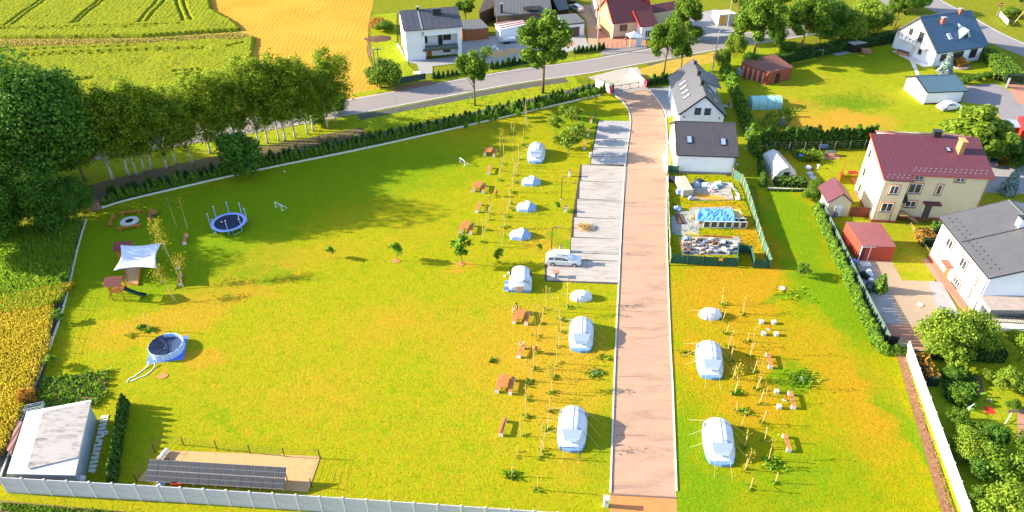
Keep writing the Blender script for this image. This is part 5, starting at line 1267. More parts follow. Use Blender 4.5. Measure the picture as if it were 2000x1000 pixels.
for x, y, t, l in ((647, 504, 478, 'smallest of three saplings in the open meadow'), (776, 509, 470, 'middle one of three saplings in the open meadow'), (903, 515, 455, 'tallest of three saplings in the open meadow'), (975, 515, 482, 'leafy sapling above the windowed tent'), (1053, 494, 474, 'sapling left of the silver car'), (1088, 412, 392, 'tiny sapling beside the second bollard')):
    tree('young2', gp(x, y), HT(x, y, t), l, 'sapling', 'sapling')
tree('fruit2', gp(1565, 540), 2.0, 'low sprawling sapling in the paddock', 'sapling', 'sapling')
for x, y, h, l in ((1716, 568, 2.6, 'upright thuja in the paved yard beside the rubbish heap'),): conifer(gp(x, y), h, l, None, False, 1.2)
# blue spruces
for x, y, h, l in ((1843, 146, 4.4, 'pale blue spruce in front of the teal-roofed house'), (1966, 378, 4.0, 'blue spruce beside the grey side path')):
    p = G(x, y); o = thing('spruce', l, 'spruce', (p.x, p.y, 0)); link('foliage', SPRUCE, o, scale=h); q = MB(); q.tube([(0, 0, 0), (0, 0, h * .95)], .1, 6, .02); part('trunk', q, M_bark, o)
p = G(1527, 245); o = thing('spruce', 'tiny blue spruce below the turquoise polytunnel', 'spruce', (p.x, p.y, 0)); link('foliage', SPRUCE, o, scale=1.6); q = MB(); q.tube([(0, 0, 0), (0, 0, 1.5)], .05, 6, .01); part('trunk', q, M_bark, o)

# ================================================================ CROPS AND GROUND COVER
def poly_pts(pix, n, seed): return scatter(GP(*pix), n, seed)
tuft_field('ripe_wheat', poly_pts([(148, 560), (106, 600), (96, 690), (46, 812), (10, 890), (-160, 960), (-260, 800), (-200, 640), (0, 590)], 120000, 1), .85, .07, L_wheat, 2)
tuft_field('unripe_wheat', poly_pts([(165, 432), (150, 480), (126, 590), (90, 610), (0, 620), (-160, 650), (-160, 470), (60, 448)], 42000, 2), .9, .11, L_gwheat, 3)
tuft_field('roadside_grass', poly_pts([(0, 982), (300, 1005), (560, 1034), (900, 1060), (900, 1080), (300, 1022), (0, 1000)], 7000, 4), .25, .12, L_weed, 5)
tuft_field('vegetable_plants', poly_pts([(88, 738), (214, 722), (212, 768), (190, 796), (60, 806), (66, 776)], 950, 6), .4, .2, L_weed, 7, lean=.6)
tuft_field('vegetable_plants', poly_pts([(1545, 300), (1600, 302), (1602, 318), (1560, 316)], 700, 8), .7, .3, L_ash, 9, lean=.6)
tuft_field('vegetable_plants', poly_pts([(1490, 290), (1520, 290), (1512, 312), (1494, 330)], 600, 10), .9, .3, L_ash, 11, lean=.6)
tuft_field('vegetable_plants', poly_pts([(1848, 730), (1898, 740), (1900, 780), (1880, 800), (1846, 780)], 1500, 12), .6, .28, L_oak, 13, lean=.6)
tuft_field('vegetable_plants', poly_pts([(1560, 210), (1500, 222), (1480, 240), (1500, 262), (1540, 250)], 260, 22), .5, .25, L_ash, 11, lean=.6)
tuft_field('ditch_weeds', np.concatenate([poly_pts([(560, 258), (800, 212), (1150, 150), (1210, 160), (1190, 178), (1000, 218), (730, 278), (500, 322), (260, 376), (200, 392)], 2600, 14)]), .2, .16, L_weed, 15, lean=.5)
tuft_field('dry_grass', poly_pts([(0, 80), (280, 78), (470, 66), (495, 74), (470, 78), (280, 87), (0, 95)], 5000, 16), .5, .18, L_dry, 17, lean=.5)
tuft_field('yard_weeds', poly_pts([(1305, 340), (1440, 348), (1498, 515), (1310, 512)], 1300, 18), .22, .14, L_weed, 19, lean=.5)
tuft_field('paddock_weeds', poly_pts([(1540, 728), (1578, 722), (1590, 752), (1540, 758)], 90, 20), .22, .18, L_weed, 21, lean=.5)
tuft_field('meadow_tufts', poly_pts([(1530, 200), (1690, 170), (1760, 200), (1700, 225), (1600, 215)], 900, 24), .12, .14, L_weed, 25, lean=.5)
tuft_field('lawn_tufts', poly_pts(lawn, 45000, 26), .05, .11, L_lawn, 25, lean=.8)
tuft_field('lawn_tufts', poly_pts(paddock, 16000, 27), .05, .11, L_lawn, 28, lean=.8)
mul = scatter(GP((1752, 690), (1768, 692), (1885, 1070), (1864, 1070)), 5200, 30)
tuft_field('mulch', mul, .08, .14, leaf_mat('bark_mulch', (.16, .08, .04), (.40, .21, .11), .05, 2), 31, lean=1.2)
# ================================================================ CAMP THINGS
def arch(w, h, n=12, p=.85):
    out = []
    for i in range(n + 1):
        a = math.pi * i / n; c = math.cos(a); s = math.sin(a)
        out.append((-w / 2 * math.copysign(abs(c) ** p, c), h * s ** p))
    return out
def tunnel_tent():
    o = thing('tunnel_tent', 'x', 'tent')
    stn = [(-.35, 2.15, .46), (.0, 2.4, .72), (.45, 2.62, 1.32), (.95, 2.72, 1.72), (1.55, 2.78, 1.9), (2.3, 2.8, 1.86), (2.9, 2.78, 1.95), (3.5, 2.6, 1.72), (3.95, 2.25, 1.3), (4.25, 1.75, .75), (4.38, 1.3, .42)]
    n = 12; z0 = .34; V = []; F = []
    for y, w, h in stn:
        for x, z in arch(w, h, n): V.append((x, y, max(z, z0)))
    for i in range(len(stn) - 1):
        for j in range(n): F.append((i * 13 + j, i * 13 + j + 1, (i + 1) * 13 + j + 1, (i + 1) * 13 + j))
    F.append(tuple(range(13))); F.append(tuple((len(stn) - 1) * 13 + j for j in reversed(range(13))))
    m = MB().add(V, F); part('flysheet', m, M_tentw, o)
    m = MB(); ring = [(-s[1] / 2 * 1.0, s[0]) for s in stn] + [(s[1] / 2, s[0]) for s in stn[::-1]]
    ring[0] = (-1.0, -.5); ring[-1] = (1.0, -.5); ring.append((0, -.72))
    m.prism(ring, 0, .36); part('skirt', m, M_tentb, o)
    for k in (3, 6, 8):
        y, w, h = stn[k]; m = MB(); m.tube([(x * 1.008, y, z + .012) for x, z in arch(w, h, 14) if z > .3], .028, 5); part('pole_sleeve', m, M_tentg, o)
    m = MB(); m.add([(-.75, .12, 1.05), (.75, .12, 1.05), (.95, .72, 1.66), (-.95, .72, 1.66), (-.55, -.12, .92), (.55, -.12, .92)], [(0, 1, 2, 3), (4, 5, 1, 0)]); part('door_flap', m, M_tentg, o)
    part('roof_seam', MB().tube([(0, y, h * 1.0 + .01) for y, w, h in stn[2:8]], .02, 5), M_tentg, o)
    for s in (-1, 1): part('side_seam', MB().tube([(s * w / 2 * .82, y, h * .62 + .02) for y, w, h in stn[2:8]], .02, 5), M_tentg, o)
    for s in (-1, 1):
        m = MB(); m.add([(s * 1.395, 3.0, .75), (s * 1.345, 3.62, .72), (s * 1.22, 3.5, 1.25), (s * 1.275, 3.0, 1.28)], [(0, 1, 2, 3)]); part('side_window', m, M_tentb, o, label='dark mesh side window')
        for y, x, z, yy, xx in ((1.2, 1.3, 1.0, 1.0, 2.6), (2.6, 1.3, 1.1, 2.4, 2.7), (3.7, 1.0, 1.1, 4.3, 2.5)):
            m = MB(); m.bar((s * x, y, z), (s * xx, yy - (.8 if s > 0 else -.2), .02), .013); part('guy_line', m, M_cord, o)
    for x, xx in ((-.6, -.75), (.6, .8)):
        m = MB(); m.bar((x, .1, 1.05), (xx, -2.0, .02), .013); part('guy_line', m, M_cord, o)
    return o
tt = tunnel_tent()
def place_tent(first, pn, pf, s, label, ztop=1.0):
    a = G(*pn); b_ = G(*pf, ztop); rz = math.atan2(b_.y - a.y, b_.x - a.x) - math.pi / 2
    if first: tt.location = a; tt.rotation_euler = (0, 0, rz); tt.scale = (s,) * 3; tt['label'] = label; return tt
    return dup(tt, a, rz, label, scale=s)
tg = 'white tunnel tents with blue skirts'
snapshot(tt)
for i, (pn, pf, s, l) in enumerate([((1046, 316), (1049, 284), 1.0, 'white tunnel tent with a blue skirt, topmost one beside the group of bright young trees'),
    ((1134, 681), (1137, 622), 1.0, 'white tunnel tent left of the drive, next below the small grey pop-up tent'),
    ((1115, 873), (1121, 800), 1.03, 'lowest white tunnel tent left of the drive'),
    ((1388, 733), (1384, 668), 1.02, 'upper white tunnel tent in the paddock right of the drive'),
    ((1407, 900), (1401, 822), 1.05, 'lowest white tunnel tent in the paddock right of the drive')]):
    t = place_tent(i == 0, pn, pf, s, l); t['group'] = tg
# windowed family tent
t = thing('family_tent', 'rounded white tent with dark side windows and camping gear by its left side', 'tent', G(1016, 571), R(-2))
V = []; F = []; stn = [(.0, 2.5, 1.0), (.25, 2.75, 1.45), (.9, 2.85, 1.85), (1.8, 2.85, 1.95), (2.6, 2.8, 1.95), (3.2, 2.6, 1.7), (3.7, 2.1, 1.2), (3.95, 1.5, .6)]
for y, w, h in stn:
    for x, z in arch(w, h, 12, .8): V.append((x, y, max(z, .3)))
for i in range(len(stn) - 1):
    for j in range(12): F.append((i * 13 + j, i * 13 + j + 1, (i + 1) * 13 + j + 1, (i + 1) * 13 + j))
F.append(tuple(range(13))); F.append(tuple((len(stn) - 1) * 13 + j for j in reversed(range(13))))
part('flysheet', MB().add(V, F), M_tentw, t)
q = MB(); q.prism([(-1.3, -.05)] + [(-s[1] / 2, s[0]) for s in stn] + [(s[1] / 2, s[0]) for s in stn[::-1]] + [(1.3, -.05)], 0, .31); part('skirt', q, M_tentb, t)
for s in (-1, 1):
    q = MB(); q.add([(s * 1.43, 1.7, .85), (s * 1.42, 2.7, .85), (s * 1.28, 2.65, 1.45), (s * 1.3, 1.75, 1.5)], [(0, 1, 2, 3)]); part('side_window', q, M_dark, t)
q = MB(); q.box((-.1, -.06, .55), (.7, .08, .85)); part('door', q, mat('peach_door', (.55, .30, .22), .7), t)
q = MB(); q.add([(.3, -.03, .4), (1.1, -.03, .4), (1.2, .45, 1.55), (.3, .3, 1.7)], [(0, 1, 2, 3)]); part('door_flap', q, M_tentg, t)
for k in (1, 4): part('pole_sleeve', MB().tube([(x * 1.008, stn[k][0], z + .012) for x, z in arch(stn[k][1], stn[k][2], 14, .8) if z > .28], .028, 5), M_tentg, t)
# geodesic tents
def geo_tent():
    o = thing('dome_tent', 'x', 'tent')
    base = [(-1.55, -.1), (-1.15, -.95), (.2, -1.15), (1.15, -.85), (1.55, .0), (1.05, .95), (-.1, 1.1), (-1.15, .8)]
    mid = [(x * .93, y * .93, .42) for x, y in base]; top = [(-.55, -.15, 1.1), (.55, -.2, 1.18), (.1, .35, 1.2)]
    V = mid + top; A, B, C = 8, 9, 10
    wf = [(0, 1, A), (1, 2, B, A), (7, 0, A), (6, 7, A, C), (5, 6, C), (A, B, C)]
    bf = [(2, 3, B), (3, 4, B), (4, 5, C, B)]
    part('flysheet', MB().add(V, wf), M_tentw, o)
    bs = [(x, y, 0) for x, y in base] + mid + [top[1], top[2]]
    part('inner_wall', MB().add(bs, [(i, (i + 1) % 8, 8 + (i + 1) % 8, 8 + i) for i in range(8)] + [(10, 11, 16), (11, 12, 16), (12, 13, 17, 16)]), mat('mid_blue_tent_cloth', (.22, .34, .62), .6, .06), o)
    for a, b_ in ((mid[0], top[0]), (mid[1], top[0]), (mid[2], top[1]), (mid[3], top[1]), (mid[4], top[1]), (top[0], top[1]), (mid[6], top[2])):
        part('pole', MB().tube([a, b_], .022, 5), M_tentg, o)
    for a, b_ in ((mid[1], (-1.7, -1.7, 0)), (mid[2], (.1, -1.9, 0)), (mid[3], (1.7, -1.7, 0)), (mid[3], (2.2, -1.0, 0))):
        part('guy_line', MB().bar(a, b_, .013), M_cord, o)
    return o
gt = geo_tent(); snapshot(gt)
for i, (px, py, s, l) in enumerate(((1037, 361, .98, 'upper of three white and blue dome tents in a column'), (1028, 411, .98, 'middle of three white and blue dome tents in a column'), (1016, 465, 1.0, 'lower of three white and blue dome tents in a column'))):
    if i == 0: gt.location = G(px, py - 4); gt['label'] = l; gt['group'] = 'white and blue dome tents'; gt.scale = (s,) * 3
    else: dup(gt, G(px, py - 4), R(-2), l, 'white and blue dome tents', s)
def popup():
    o = thing('popup_tent', 'x', 'tent'); V = []; F = []; n = 16; L = 1.35; st = [-1, -.93, -.78, -.5, -.15, .2, .5, .78, .93, 1]
    for s in st:
        k = (1 - abs(s) ** 2.6) ** .5 if abs(s) < 1 else .02
        for j in range(n + 1): a = math.pi * j / n; V.append((s * L, -math.cos(a) * .85 * k * .98, math.sin(a) ** .8 * 1.05 * k))
    for i in range(len(st) - 1):
        for j in range(n): F.append((i * 17 + j, i * 17 + j + 1, (i + 1) * 17 + j + 1, (i + 1) * 17 + j))
    part('shell', MB().add(V, F), M_tentw, o, smooth=True)
    for s in (-.45, .5):
        k = (1 - abs(s) ** 2.6) ** .5; part('seam', MB().tube([(s * L + .12 * math.sin(math.pi * j / n), -math.cos(math.pi * j / n) * .86 * k, math.sin(math.pi * j / n) ** .8 * 1.06 * k) for j in range(n + 1)], .022, 5), M_tentg, o)
    q = MB(); q.box((0, -.62, .78), (.3, .1, .12)); part('vent', q, M_tentg, o)
    for a, b_ in (((-.3, -.7, .5), (-.15, -1.5, 0)), ((1.0, -.4, .4), (1.6, -1.1, 0)), ((-1.0, .4, .4), (-2.4, .8, 0))): part('guy_line', MB().bar(a, b_, .013), M_cord, o)
    return o
pt = popup(); snapshot(pt); pt.location = G(1135, 582); pt['label'] = 'small white pop-up tent left of the drive below the parking slabs'
dup(pt, G(1387, 617), R(-4), 'small white pop-up tent alone at the top of the paddock')
# benches and tables
M_slat = mat('bench_slat', (.46, .17, .06), .55, .25, 3)
def bench_proto(L=1.9):
    o = thing('bench', 'x', 'bench')
    for k in (-1, 0, 1): q = MB(); q.box((k * .145, 0, .47), (.13, L, .05)); part('slat', q, M_slat, o)
    for s in (-1, 1): q = MB(); q.box((0, s * (L / 2 - .12), .22), (.42, .3, .44)); part('concrete_leg', q, M_kerb, o)
    return o
bp = bench_proto(); snapshot(bp); used = [False]
def bench(pn, pf, label, group=None, sc=1.0):
    a = G(*pn, .2); b_ = G(*pf, .45); c = (a + b_) / 2; rz = math.atan2(b_.y - a.y, b_.x - a.x) - math.pi / 2
    c.z = 0; s = max(.8, min(1.15, (b_ - a).xy.length / 1.9)) * sc
    if not used[0]:
        used[0] = True; bp.location = c; bp.rotation_euler = (0, 0, rz); bp['label'] = label
        if group: bp['group'] = group
        return bp
    return dup(bp, c, rz, label, group, (1, s, 1))
tp = thing('picnic_table', 'x', 'table')
for k in range(4): q = MB(); q.box(((k - 1.5) * .19, 0, .75), (.18, 1.9, .05)); part('board', q, M_wood, tp)
for s in (-1, 1):
    q = MB(); q.box((-.22, s * .7, .36), (.08, .08, .72)); part('leg', q, M_woodd, tp); q = MB(); q.box((.22, s * .7, .36), (.08, .08, .72)); part('leg', q, M_woodd, tp)
    q = MB(); q.box((0, s * .7, .66), (.6, .06, .08)); part('crossbar', q, M_woodd, tp)
snapshot(tp); tused = [False]
def table(c, rz, label):
    if not tused[0]: tused[0] = True; tp.location = c; tp.rotation_euler = (0, 0, rz); tp['label'] = label; return
    dup(tp, c, rz, label)
for nm, l1, l2, r1, r2_ in (('topmost picnic table left of the young trees', (946, 304), (950.6, 288), (964, 306), (967.8, 289)), ('picnic table level with the upper dome tent', (924, 374), (928.6, 355), (943, 376), (947, 358)),
    ('picnic table left of the lower dome tent', (899.4, 455), (905, 432), (918.6, 457), (924.4, 435)), ('picnic table with a person below the windowed tent', (1003.6, 630), (1009, 607), (1027, 633), (1032, 608)), ('lowest picnic table', (970.4, 766), (978, 732), (996, 769), (1003, 736))):
    b1_ = bench(l1, l2, 'left bench of the ' + nm); b2_ = bench(r1, r2_, 'right bench of the ' + nm)
    c = (b1_.location + b2_.location) / 2; table((c.x, c.y + .12, 0), b1_.rotation_euler[2], 'wooden ' + nm)
for a, b_, l in (((954, 339), (958, 323), 'lone bench between the two upper picnic tables'), ((931, 414), (938, 394), 'lone bench above the picnic table left of the lower dome tent'), ((1013, 697), (1021, 674), 'lone bench with a tyre-like ring on its far end'),
    ((978, 850), (986, 816), 'lone bench with a loose plank, the lowest one left of the drive'), ((360, 476), (363, 456), 'bench right of the fire pit beside the leaning birch saplings'), ((352, 557), (351, 532), 'bench hidden under the leaning sapling right of the shade sail'), ((348, 524), (346, 508), 'short bench above the one under the leaning sapling'),
    ((1505, 718), (1500, 689), 'upper bench in the paddock'), ((1550, 797), (1544, 764), 'pale bench in the middle of the paddock beside the white blocks'), ((1541, 881), (1533, 847), 'lowest bench in the paddock'),
    ((1154, 239), (1156, 227), 'top bench of three above the parking slabs'), ((1148, 265), (1150, 252), 'middle bench of three beside the parking slabs'), ((1141, 290), (1143.6, 275), 'lowest bench of three beside the parking slabs'), ((1428, 208), (1424, 196), 'bench behind the grey gable house')):
    bench(a, b_, l)
q = MB(); p = G(981, 838); q.bar((-.3, -.9, .62), (.25, 1.0, .53), .2, .05); o = link('plank', q.mesh('plank', M_slat), None, p, label='loose wooden plank lying askew on the lowest bench', cat='plank')
o = thing('toy_ring', 'red and white ring lying on the lone bench', 'toy', G(1019, 678, .52)); o.location = G(1019, 678); q = MB(); pts = [(.28 * math.cos(t * .63), .28 * math.sin(t * .63), .56) for t in range(11)]; q.tube(pts, .07, 7); part('ring', q, mat('pink_plastic', (.6, .25, .22), .5), o)
# person sitting at the picnic table
def person(loc, rz, label, top, legs, sit=True, name='person'):
    root = thing(name, label, 'person', loc, rz)
    J = [(0, 0, .55), (0, .02, .8), (0, 0, 1.02), (0, -.02, 1.12), (0, -.03, 1.24), (0, -.03, 1.32)]
    rad = [.15, .14, .16, .06, .10, .085]; E_ = [(0, 1), (1, 2), (2, 3), (3, 4), (4, 5)]
    def add(ch, parent):
        i0 = parent
        for p, r in ch: J.append(p); rad.append(r); E_.append((i0, len(J) - 1)); i0 = len(J) - 1
    for s in (-1, 1):
        if sit: add([((s * .11, .02, .53), .1), ((s * .13, -.42, .52), .075), ((s * .13, -.45, .1), .05), ((s * .13, -.58, .06), .04)], 0)
        else: add([((s * .1, 0, .5), .1), ((s * .12, .02, .1 - .0), .06), ((s * .12, 0, -.28), .045), ((s * .12, -.14, -.33), .04)], 0)
        add([((s * .2, 0, 1.0), .06), ((s * .26, -.05, .76), .045), ((s * .18, -.3, .74), .035), ((s * .16, -.4, .75), .03)], 2)
    me = bpy.data.meshes.new('body'); me.from_pydata(J, E_, []); me.materials.append(M_flesh); me.materials.append(top); me.materials.append(legs)
    o = link('body', me, root)
    if not sit: o.location = (0, 0, .38)
    sk = o.modifiers.new('skin', 'SKIN'); 
    for v, r in zip(me.skin_vertices[0].data, rad): v.radius = (r, r)
    me.skin_vertices[0].data[0].use_root = True
    o.modifiers.new('sub', 'SUBSURF').levels = 1; o.modifiers['sub'].render_levels = 2
    dz = 0 if sit else .38
    q = MB(); q.lathe([(.17, .5), (.185, .7), (.2, .95), (.16, 1.06), (.07, 1.1)], (0, 0, dz), 12); part('shirt', q, top, root, smooth=True)
    q = MB(); q.ball((0, .0, 1.33 + dz), .125, 10, 8); c = part('hair', q, M_hair, root, smooth=True)
    q = MB(); q.ball((0, -.13, 1.26 + dz), .02, 6, 4); q2 = part('nose', q, M_flesh, root)
    return root
person(G(1008.5, 609.5), R(-80), 'person with dark hair sitting on the far end of the picnic bench', mat('dark_red_shirt', (.10, .02, .02), .8), mat('dark_trousers', (.05, .04, .05), .8))
person(G(1221, 88), R(10), 'person in a red shirt standing beside the white gazebo', mat('red_shirt', (.5, .03, .02), .8), mat('dark_trousers', (.05, .04, .05), .8), sit=False)
# camping gear
o = thing('camp_chair', 'blue folding camp chair left of the windowed tent', 'chair', G(990, 562)); q = MB(); q.box((0, 0, .4), (.5, .5, .06)); part('seat', q, M_lblue, o); q = MB(); q.box((0, .26, .65), (.5, .05, .5)); part('backrest', q, M_lblue, o)
for sx in (-1, 1):
    for sy in (-1, 1): part('leg', MB().box((sx * .23, sy * .23, .2), (.03, .03, .4)), M_steel, o)
o = thing('cool_box', 'white cool box in front of the blue camp chair', 'box', G(989, 568)); part('body', MB().box((0, 0, .18), (.6, .4, .36)), M_whitep, o); part('lid', MB().box((0, 0, .39), (.62, .42, .06)), M_blue, o)
for i, (px, py, l) in enumerate(((993, 534, 'small white bowl on the grass above the camp chair'), (986, 540, 'white plate lying left of the windowed tent'))):
    o = link('bowl', MB().lathe([(.02, .02), (.12, .02), (.18, .12), (.16, .12), (.1, .05)], n=12).mesh('bowl', M_whitep), None, G(px, py), label=l, cat='bowl')
# white blocks and red stand pipes
bm_ = MB(); bm_.box((0, 0, .2), (.42, .42, .4)); bm_.box((0, 0, .4), (.36, .36, .03)); bme = bm_.mesh('concrete_block', M_kerb)
for px, py, l in ((1487, 631, 'top left of four white blocks in the paddock'), (1511, 632, 'top right of four white blocks in the paddock'), (1491, 654, 'bottom left of four white blocks in the paddock'), (1516, 655, 'bottom right of four white blocks in the paddock'), (1516, 767, 'upper of two white blocks beside the pale bench'), (1521, 797, 'lower of two white blocks beside the pale bench')):
    link('concrete_block', bme, None, G(px, py), R(random.uniform(-4, 4)), label=l, cat='block')
for px, py, l in ((1501.5, 644, 'red standpipe between the four white blocks'), (1532, 782, 'red standpipe beside the pale bench')):
    o = thing('standpipe', l, 'standpipe', G(px, py)); part('pipe', MB().tube([(0, 0, 0), (.12, .05, .75)], .06, 7), M_red, o); part('foot', MB().box((0, 0, .04), (.4, .25, .06)), M_kerb, o); part('tap', MB().bar((.1, .05, .7), (-.08, .0, .72), .05), M_red, o)
# supply pillars
def pillar(px, py, h, label, cap=M_plinth, w=.3):
    o = thing('supply_pillar', label, 'pillar', G(px, py)); part('body', MB().box((0, 0, h / 2), (w, w, h)), M_whitep, o); part('cap', MB().box((0, 0, h + .05), (w + .08, w + .08, .1)), cap, o)
    part('socket', MB().box((0, -w / 2 - .01, h * .7), (w * .5, .03, .16)), M_grey, o); return o
pillar(1113, 344.5, 1.0, 'white pillar with a red cap beside the upper dome tent'); pillar(1105, 414, 1.0, 'white pillar with a red cap beside the middle dome tent'); pillar(1095, 491, 1.0, 'white pillar with a red cap behind the silver car'); pillar(1153, 307, .7, 'short white pillar at the edge of the upper parking slabs', M_whitep)
pillar(1183, 988, 1.15, 'white cabinet at the bottom end of the drive', M_whitep, .42)
o = thing('kiosk', 'small white service box with a flat red roof beside the car', 'kiosk', G(1086, 541)); part('body', MB().box((0, 0, .4), (.5, .4, .8)), M_whitep, o); part('roof', MB().box((0, 0, .86), (.85, .7, .08)), M_redpave, o); part('door', MB().box((0, -.21, .4), (.36, .03, .6)), M_tentg, o)
def lamp(bx, by, ty, arm, label, m=M_darkmetal, h=None):
    h = h or HT(bx, by, ty); o = thing('lamp_post', label, 'lamp', G(bx, by)); part('pole', MB().tube([(0, 0, 0), (0, 0, h)], .06, 8, .045), m, o)
    part('arm', MB().bar((0, 0, h), (arm, .0, h + .12), .06), m, o); part('lamp_head', MB().box((arm * 1.25, 0, h + .15), (abs(arm) * .6, .16, .07)), M_grey, o); part('base_plate', MB().box((0, 0, .04), (.25, .25, .08)), M_kerb, o); return o
lamp(1096, 390, 346, .5, 'black lamp post beside the parking slabs, level with the upper dome tent'); lamp(1077, 488, 445, .7, 'black lamp post left of the silver car'); lamp(1162, 228, 190, .4, 'thin lamp post near the entrance gate'); lamp(1026, 242, 197, .35, 'thin lamp post by the white plinth above the topmost tent', M_steel)
lamp(1457, 291, 252, -.5, 'grey lamp post beside the charcoal-roofed house', M_steel)
# utility poles
def upole(bx, by, h, label, m, cross=None, r=.16):
    o = thing('utility_pole', label, 'pole', G(bx, by)); part('pole', MB().tube([(0, 0, 0), (0, 0, h)], r, 8, r * .6), m, o)
    if cross: part('crossarm', MB().box((0, 0, h - .4), (cross, .12, .12)), M_darkmetal, o); [part('insulator', MB().cyl((x, 0, h - .34), .05, .2, 6), M_whitep, o) for x in (-cross / 2.2, 0, cross / 2.2)]
    return o
upole(1166, 100, 14, 'concrete utility pole beside the brick house', mat('weathered_pole', (.30, .24, .18), .8), 1.6); upole(1390, 148, 9.0, 'grey steel pole behind the grey gable house', M_steel, None, .14)
part('lamp_arm', MB().bar((0, 0, 8.9), (.9, .6, 9.3), .07), M_steel, bpy.data.objects['utility_pole.001'])
upole(745, 172, HT(745, 172, 92), 'left one of the twin poles at the stubble field corner', M_woodd, 1.5, .13); upole(737, 170, HT(737, 170, 95), 'right-leaning twin of the pole at the stubble field corner', M_woodd, None, .13); upole(1421, 52, 9, 'pale utility pole beside the container shed', mat('weathered_pole', (.30, .24, .18)), 1.4)
o = upole(1978, 48, 6.5, 'slanting pole beside the side road', M_woodl, None, .09); o.rotation_euler = (0, R(28), R(10))
# silver estate car, generic loft
def car(name, label, loc, rz, paint, box=False, sc=1.0, wagon=True):
    o = thing(name, label, 'car', loc, rz); o.scale = (sc,) * 3
    tail = [(-2.28, .42, .80, .82, .76), (-2.2, .28, .92, 1.02, .82), (-2.02, .24, .95, 1.38, .85)] if wagon else [(-2.2, .4, .8, .82, .76), (-2.1, .28, .9, .92, .82), (-1.6, .24, .95, .98, .85)]
    S = tail + [(-1.2 if wagon else -.9, .2, .96, 1.46, .87), (-.2, .2, .95, 1.48, .88), (.45, .2, .93, 1.38, .88), (1.15, .2, .92, .97, .87), (1.75, .24, .84, .87, .84), (2.12, .28, .70, .73, .78), (2.25, .36, .55, .57, .7)]
    V = []; F = []
    for x, zb, belt, roof, w in S:
        wr = w * (.74 if roof > belt + .2 else .9)
        h = [(w * .9, zb), (w, zb + .14), (w, belt - .12), (w * .96, belt), (wr, max(roof - .06, belt + .01)), (wr * .8, roof + .01)]
        for y, z in h: V.append((x, -y, z))
        for y, z in h[::-1]: V.append((x, y, z))
    n = 12
    for i in range(len(S) - 1):
        for j in range(n): F.append((i * n + j, i * n + (j + 1) % n, (i + 1) * n + (j + 1) % n, (i + 1) * n + j))
    F.append(tuple(range(n))); F.append(tuple((len(S) - 1) * n + j for j in reversed(range(n))))
    part('body', MB().add(V, F), paint, o)
    def q_(i, j, a, b_, c=.08, d=.9, side=-1):         # glass between stations i and j
        def P_(x0, t, k): return x0
        A0 = Vector(V[i * n + 3]); A1 = Vector(V[i * n + 4]); B0 = Vector(V[j * n + 3]); B1 = Vector(V[j * n + 4])
        pts = [A0.lerp(B0, a).lerp(A1.lerp(B1, a), c), A0.lerp(B0, b_).lerp(A1.lerp(B1, b_), c), A0.lerp(B0, b_).lerp(A1.lerp(B1, b_), d), A0.lerp(B0, a).lerp(A1.lerp(B1, a), d)]
        return [Vector((p.x, p.y * side * -1, p.z)) + Vector((0, side * .015, .008)) for p in pts]
    for s in (-1, 1):
        for (i, j, a, b_) in ((2, 3, .15, .92), (3, 4, .05, .95), (4, 6, .0, .62)):
            part('side_window', MB().add(q_(i, j, a, b_, side=s), [(0, 1, 2, 3)]), M_glass, o)
    x0, x1 = 5, 6
    W = [Vector(V[x0 * n + 4]), Vector(V[x0 * n + 7]), Vector(V[x1 * n + 8]), Vector(V[x1 * n + 3])]; c = sum(W, Vector()) / 4
    part('windscreen', MB().add([c + (p - c) * .9 + Vector((.03, 0, .035)) for p in W], [(0, 1, 2, 3)]), M_glass, o)
    W = [Vector(V[2 * n + 4]), Vector(V[2 * n + 7]), Vector(V[1 * n + 8]), Vector(V[1 * n + 3])]; c = sum(W, Vector()) / 4
    part('rear_window', MB().add([c + (p - c) * .85 + Vector((-.03, 0, .02)) for p in W], [(0, 1, 2, 3)]), M_glass, o)
    for x in (-1.35, 1.4):
        for s in (-1, 1):
            w = part('wheel', MB().tube([(x, s * .72, .32), (x, s * .9, .32)], .33, 14), M_black, o); part('rim', MB().tube([(x, s * .89, .32), (x, s * .915, .32)], .2, 10), M_steel, w)
    for s in (-1, 1):
        part('headlight', MB().box((2.13, s * .58, .62), (.16, .28, .14)), M_whitep, o); part('tail_light', MB().box((-2.16, s * .70, .85), (.1, .14, .26)), M_red, o); part('mirror', MB().box((.72, s * .97, .98), (.14, .16, .12)), paint, o)
    if wagon:
        for s in (-1, 1): part('roof_rail', MB().bar((-1.6, s * .58, 1.53), (.3, s * .58, 1.53), .04), M_grey, o)
    if box:
        b_ = MB(); b_.extr([(-.38, 1.6), (-.34, 1.9), (.34, 1.9), (.38, 1.6)], -1.4, .75); part('roof_box', b_, M_whitep, o)
    return o
ca = G(1080, 521); cb = G(1123, 523); car('estate_car', 'silver estate car with a white roof box parked on the lowest slab', (G(1101, 522).x, G(1101, 522).y + .9, 0), math.atan2(cb.y - ca.y, cb.x - ca.x), M_car, True)
p = G(1125, 20); car('estate_car', 'silver car parked on the grass behind the white garage', p, R(115), M_car, False, 1.0); car('estate_car', 'dark blue car at the top edge beyond the silver one', G(1112, 3), R(110), M_cardk, False, .95); car('parked_car', 'white car half hidden in front of the teal-roofed garage', G(1852, 213), R(15), M_carw, False, 1.0, False)
car('parked_car', 'dark car under the trees behind the cream house', G(1936, 318), R(60), M_cardk, False, .9, False)
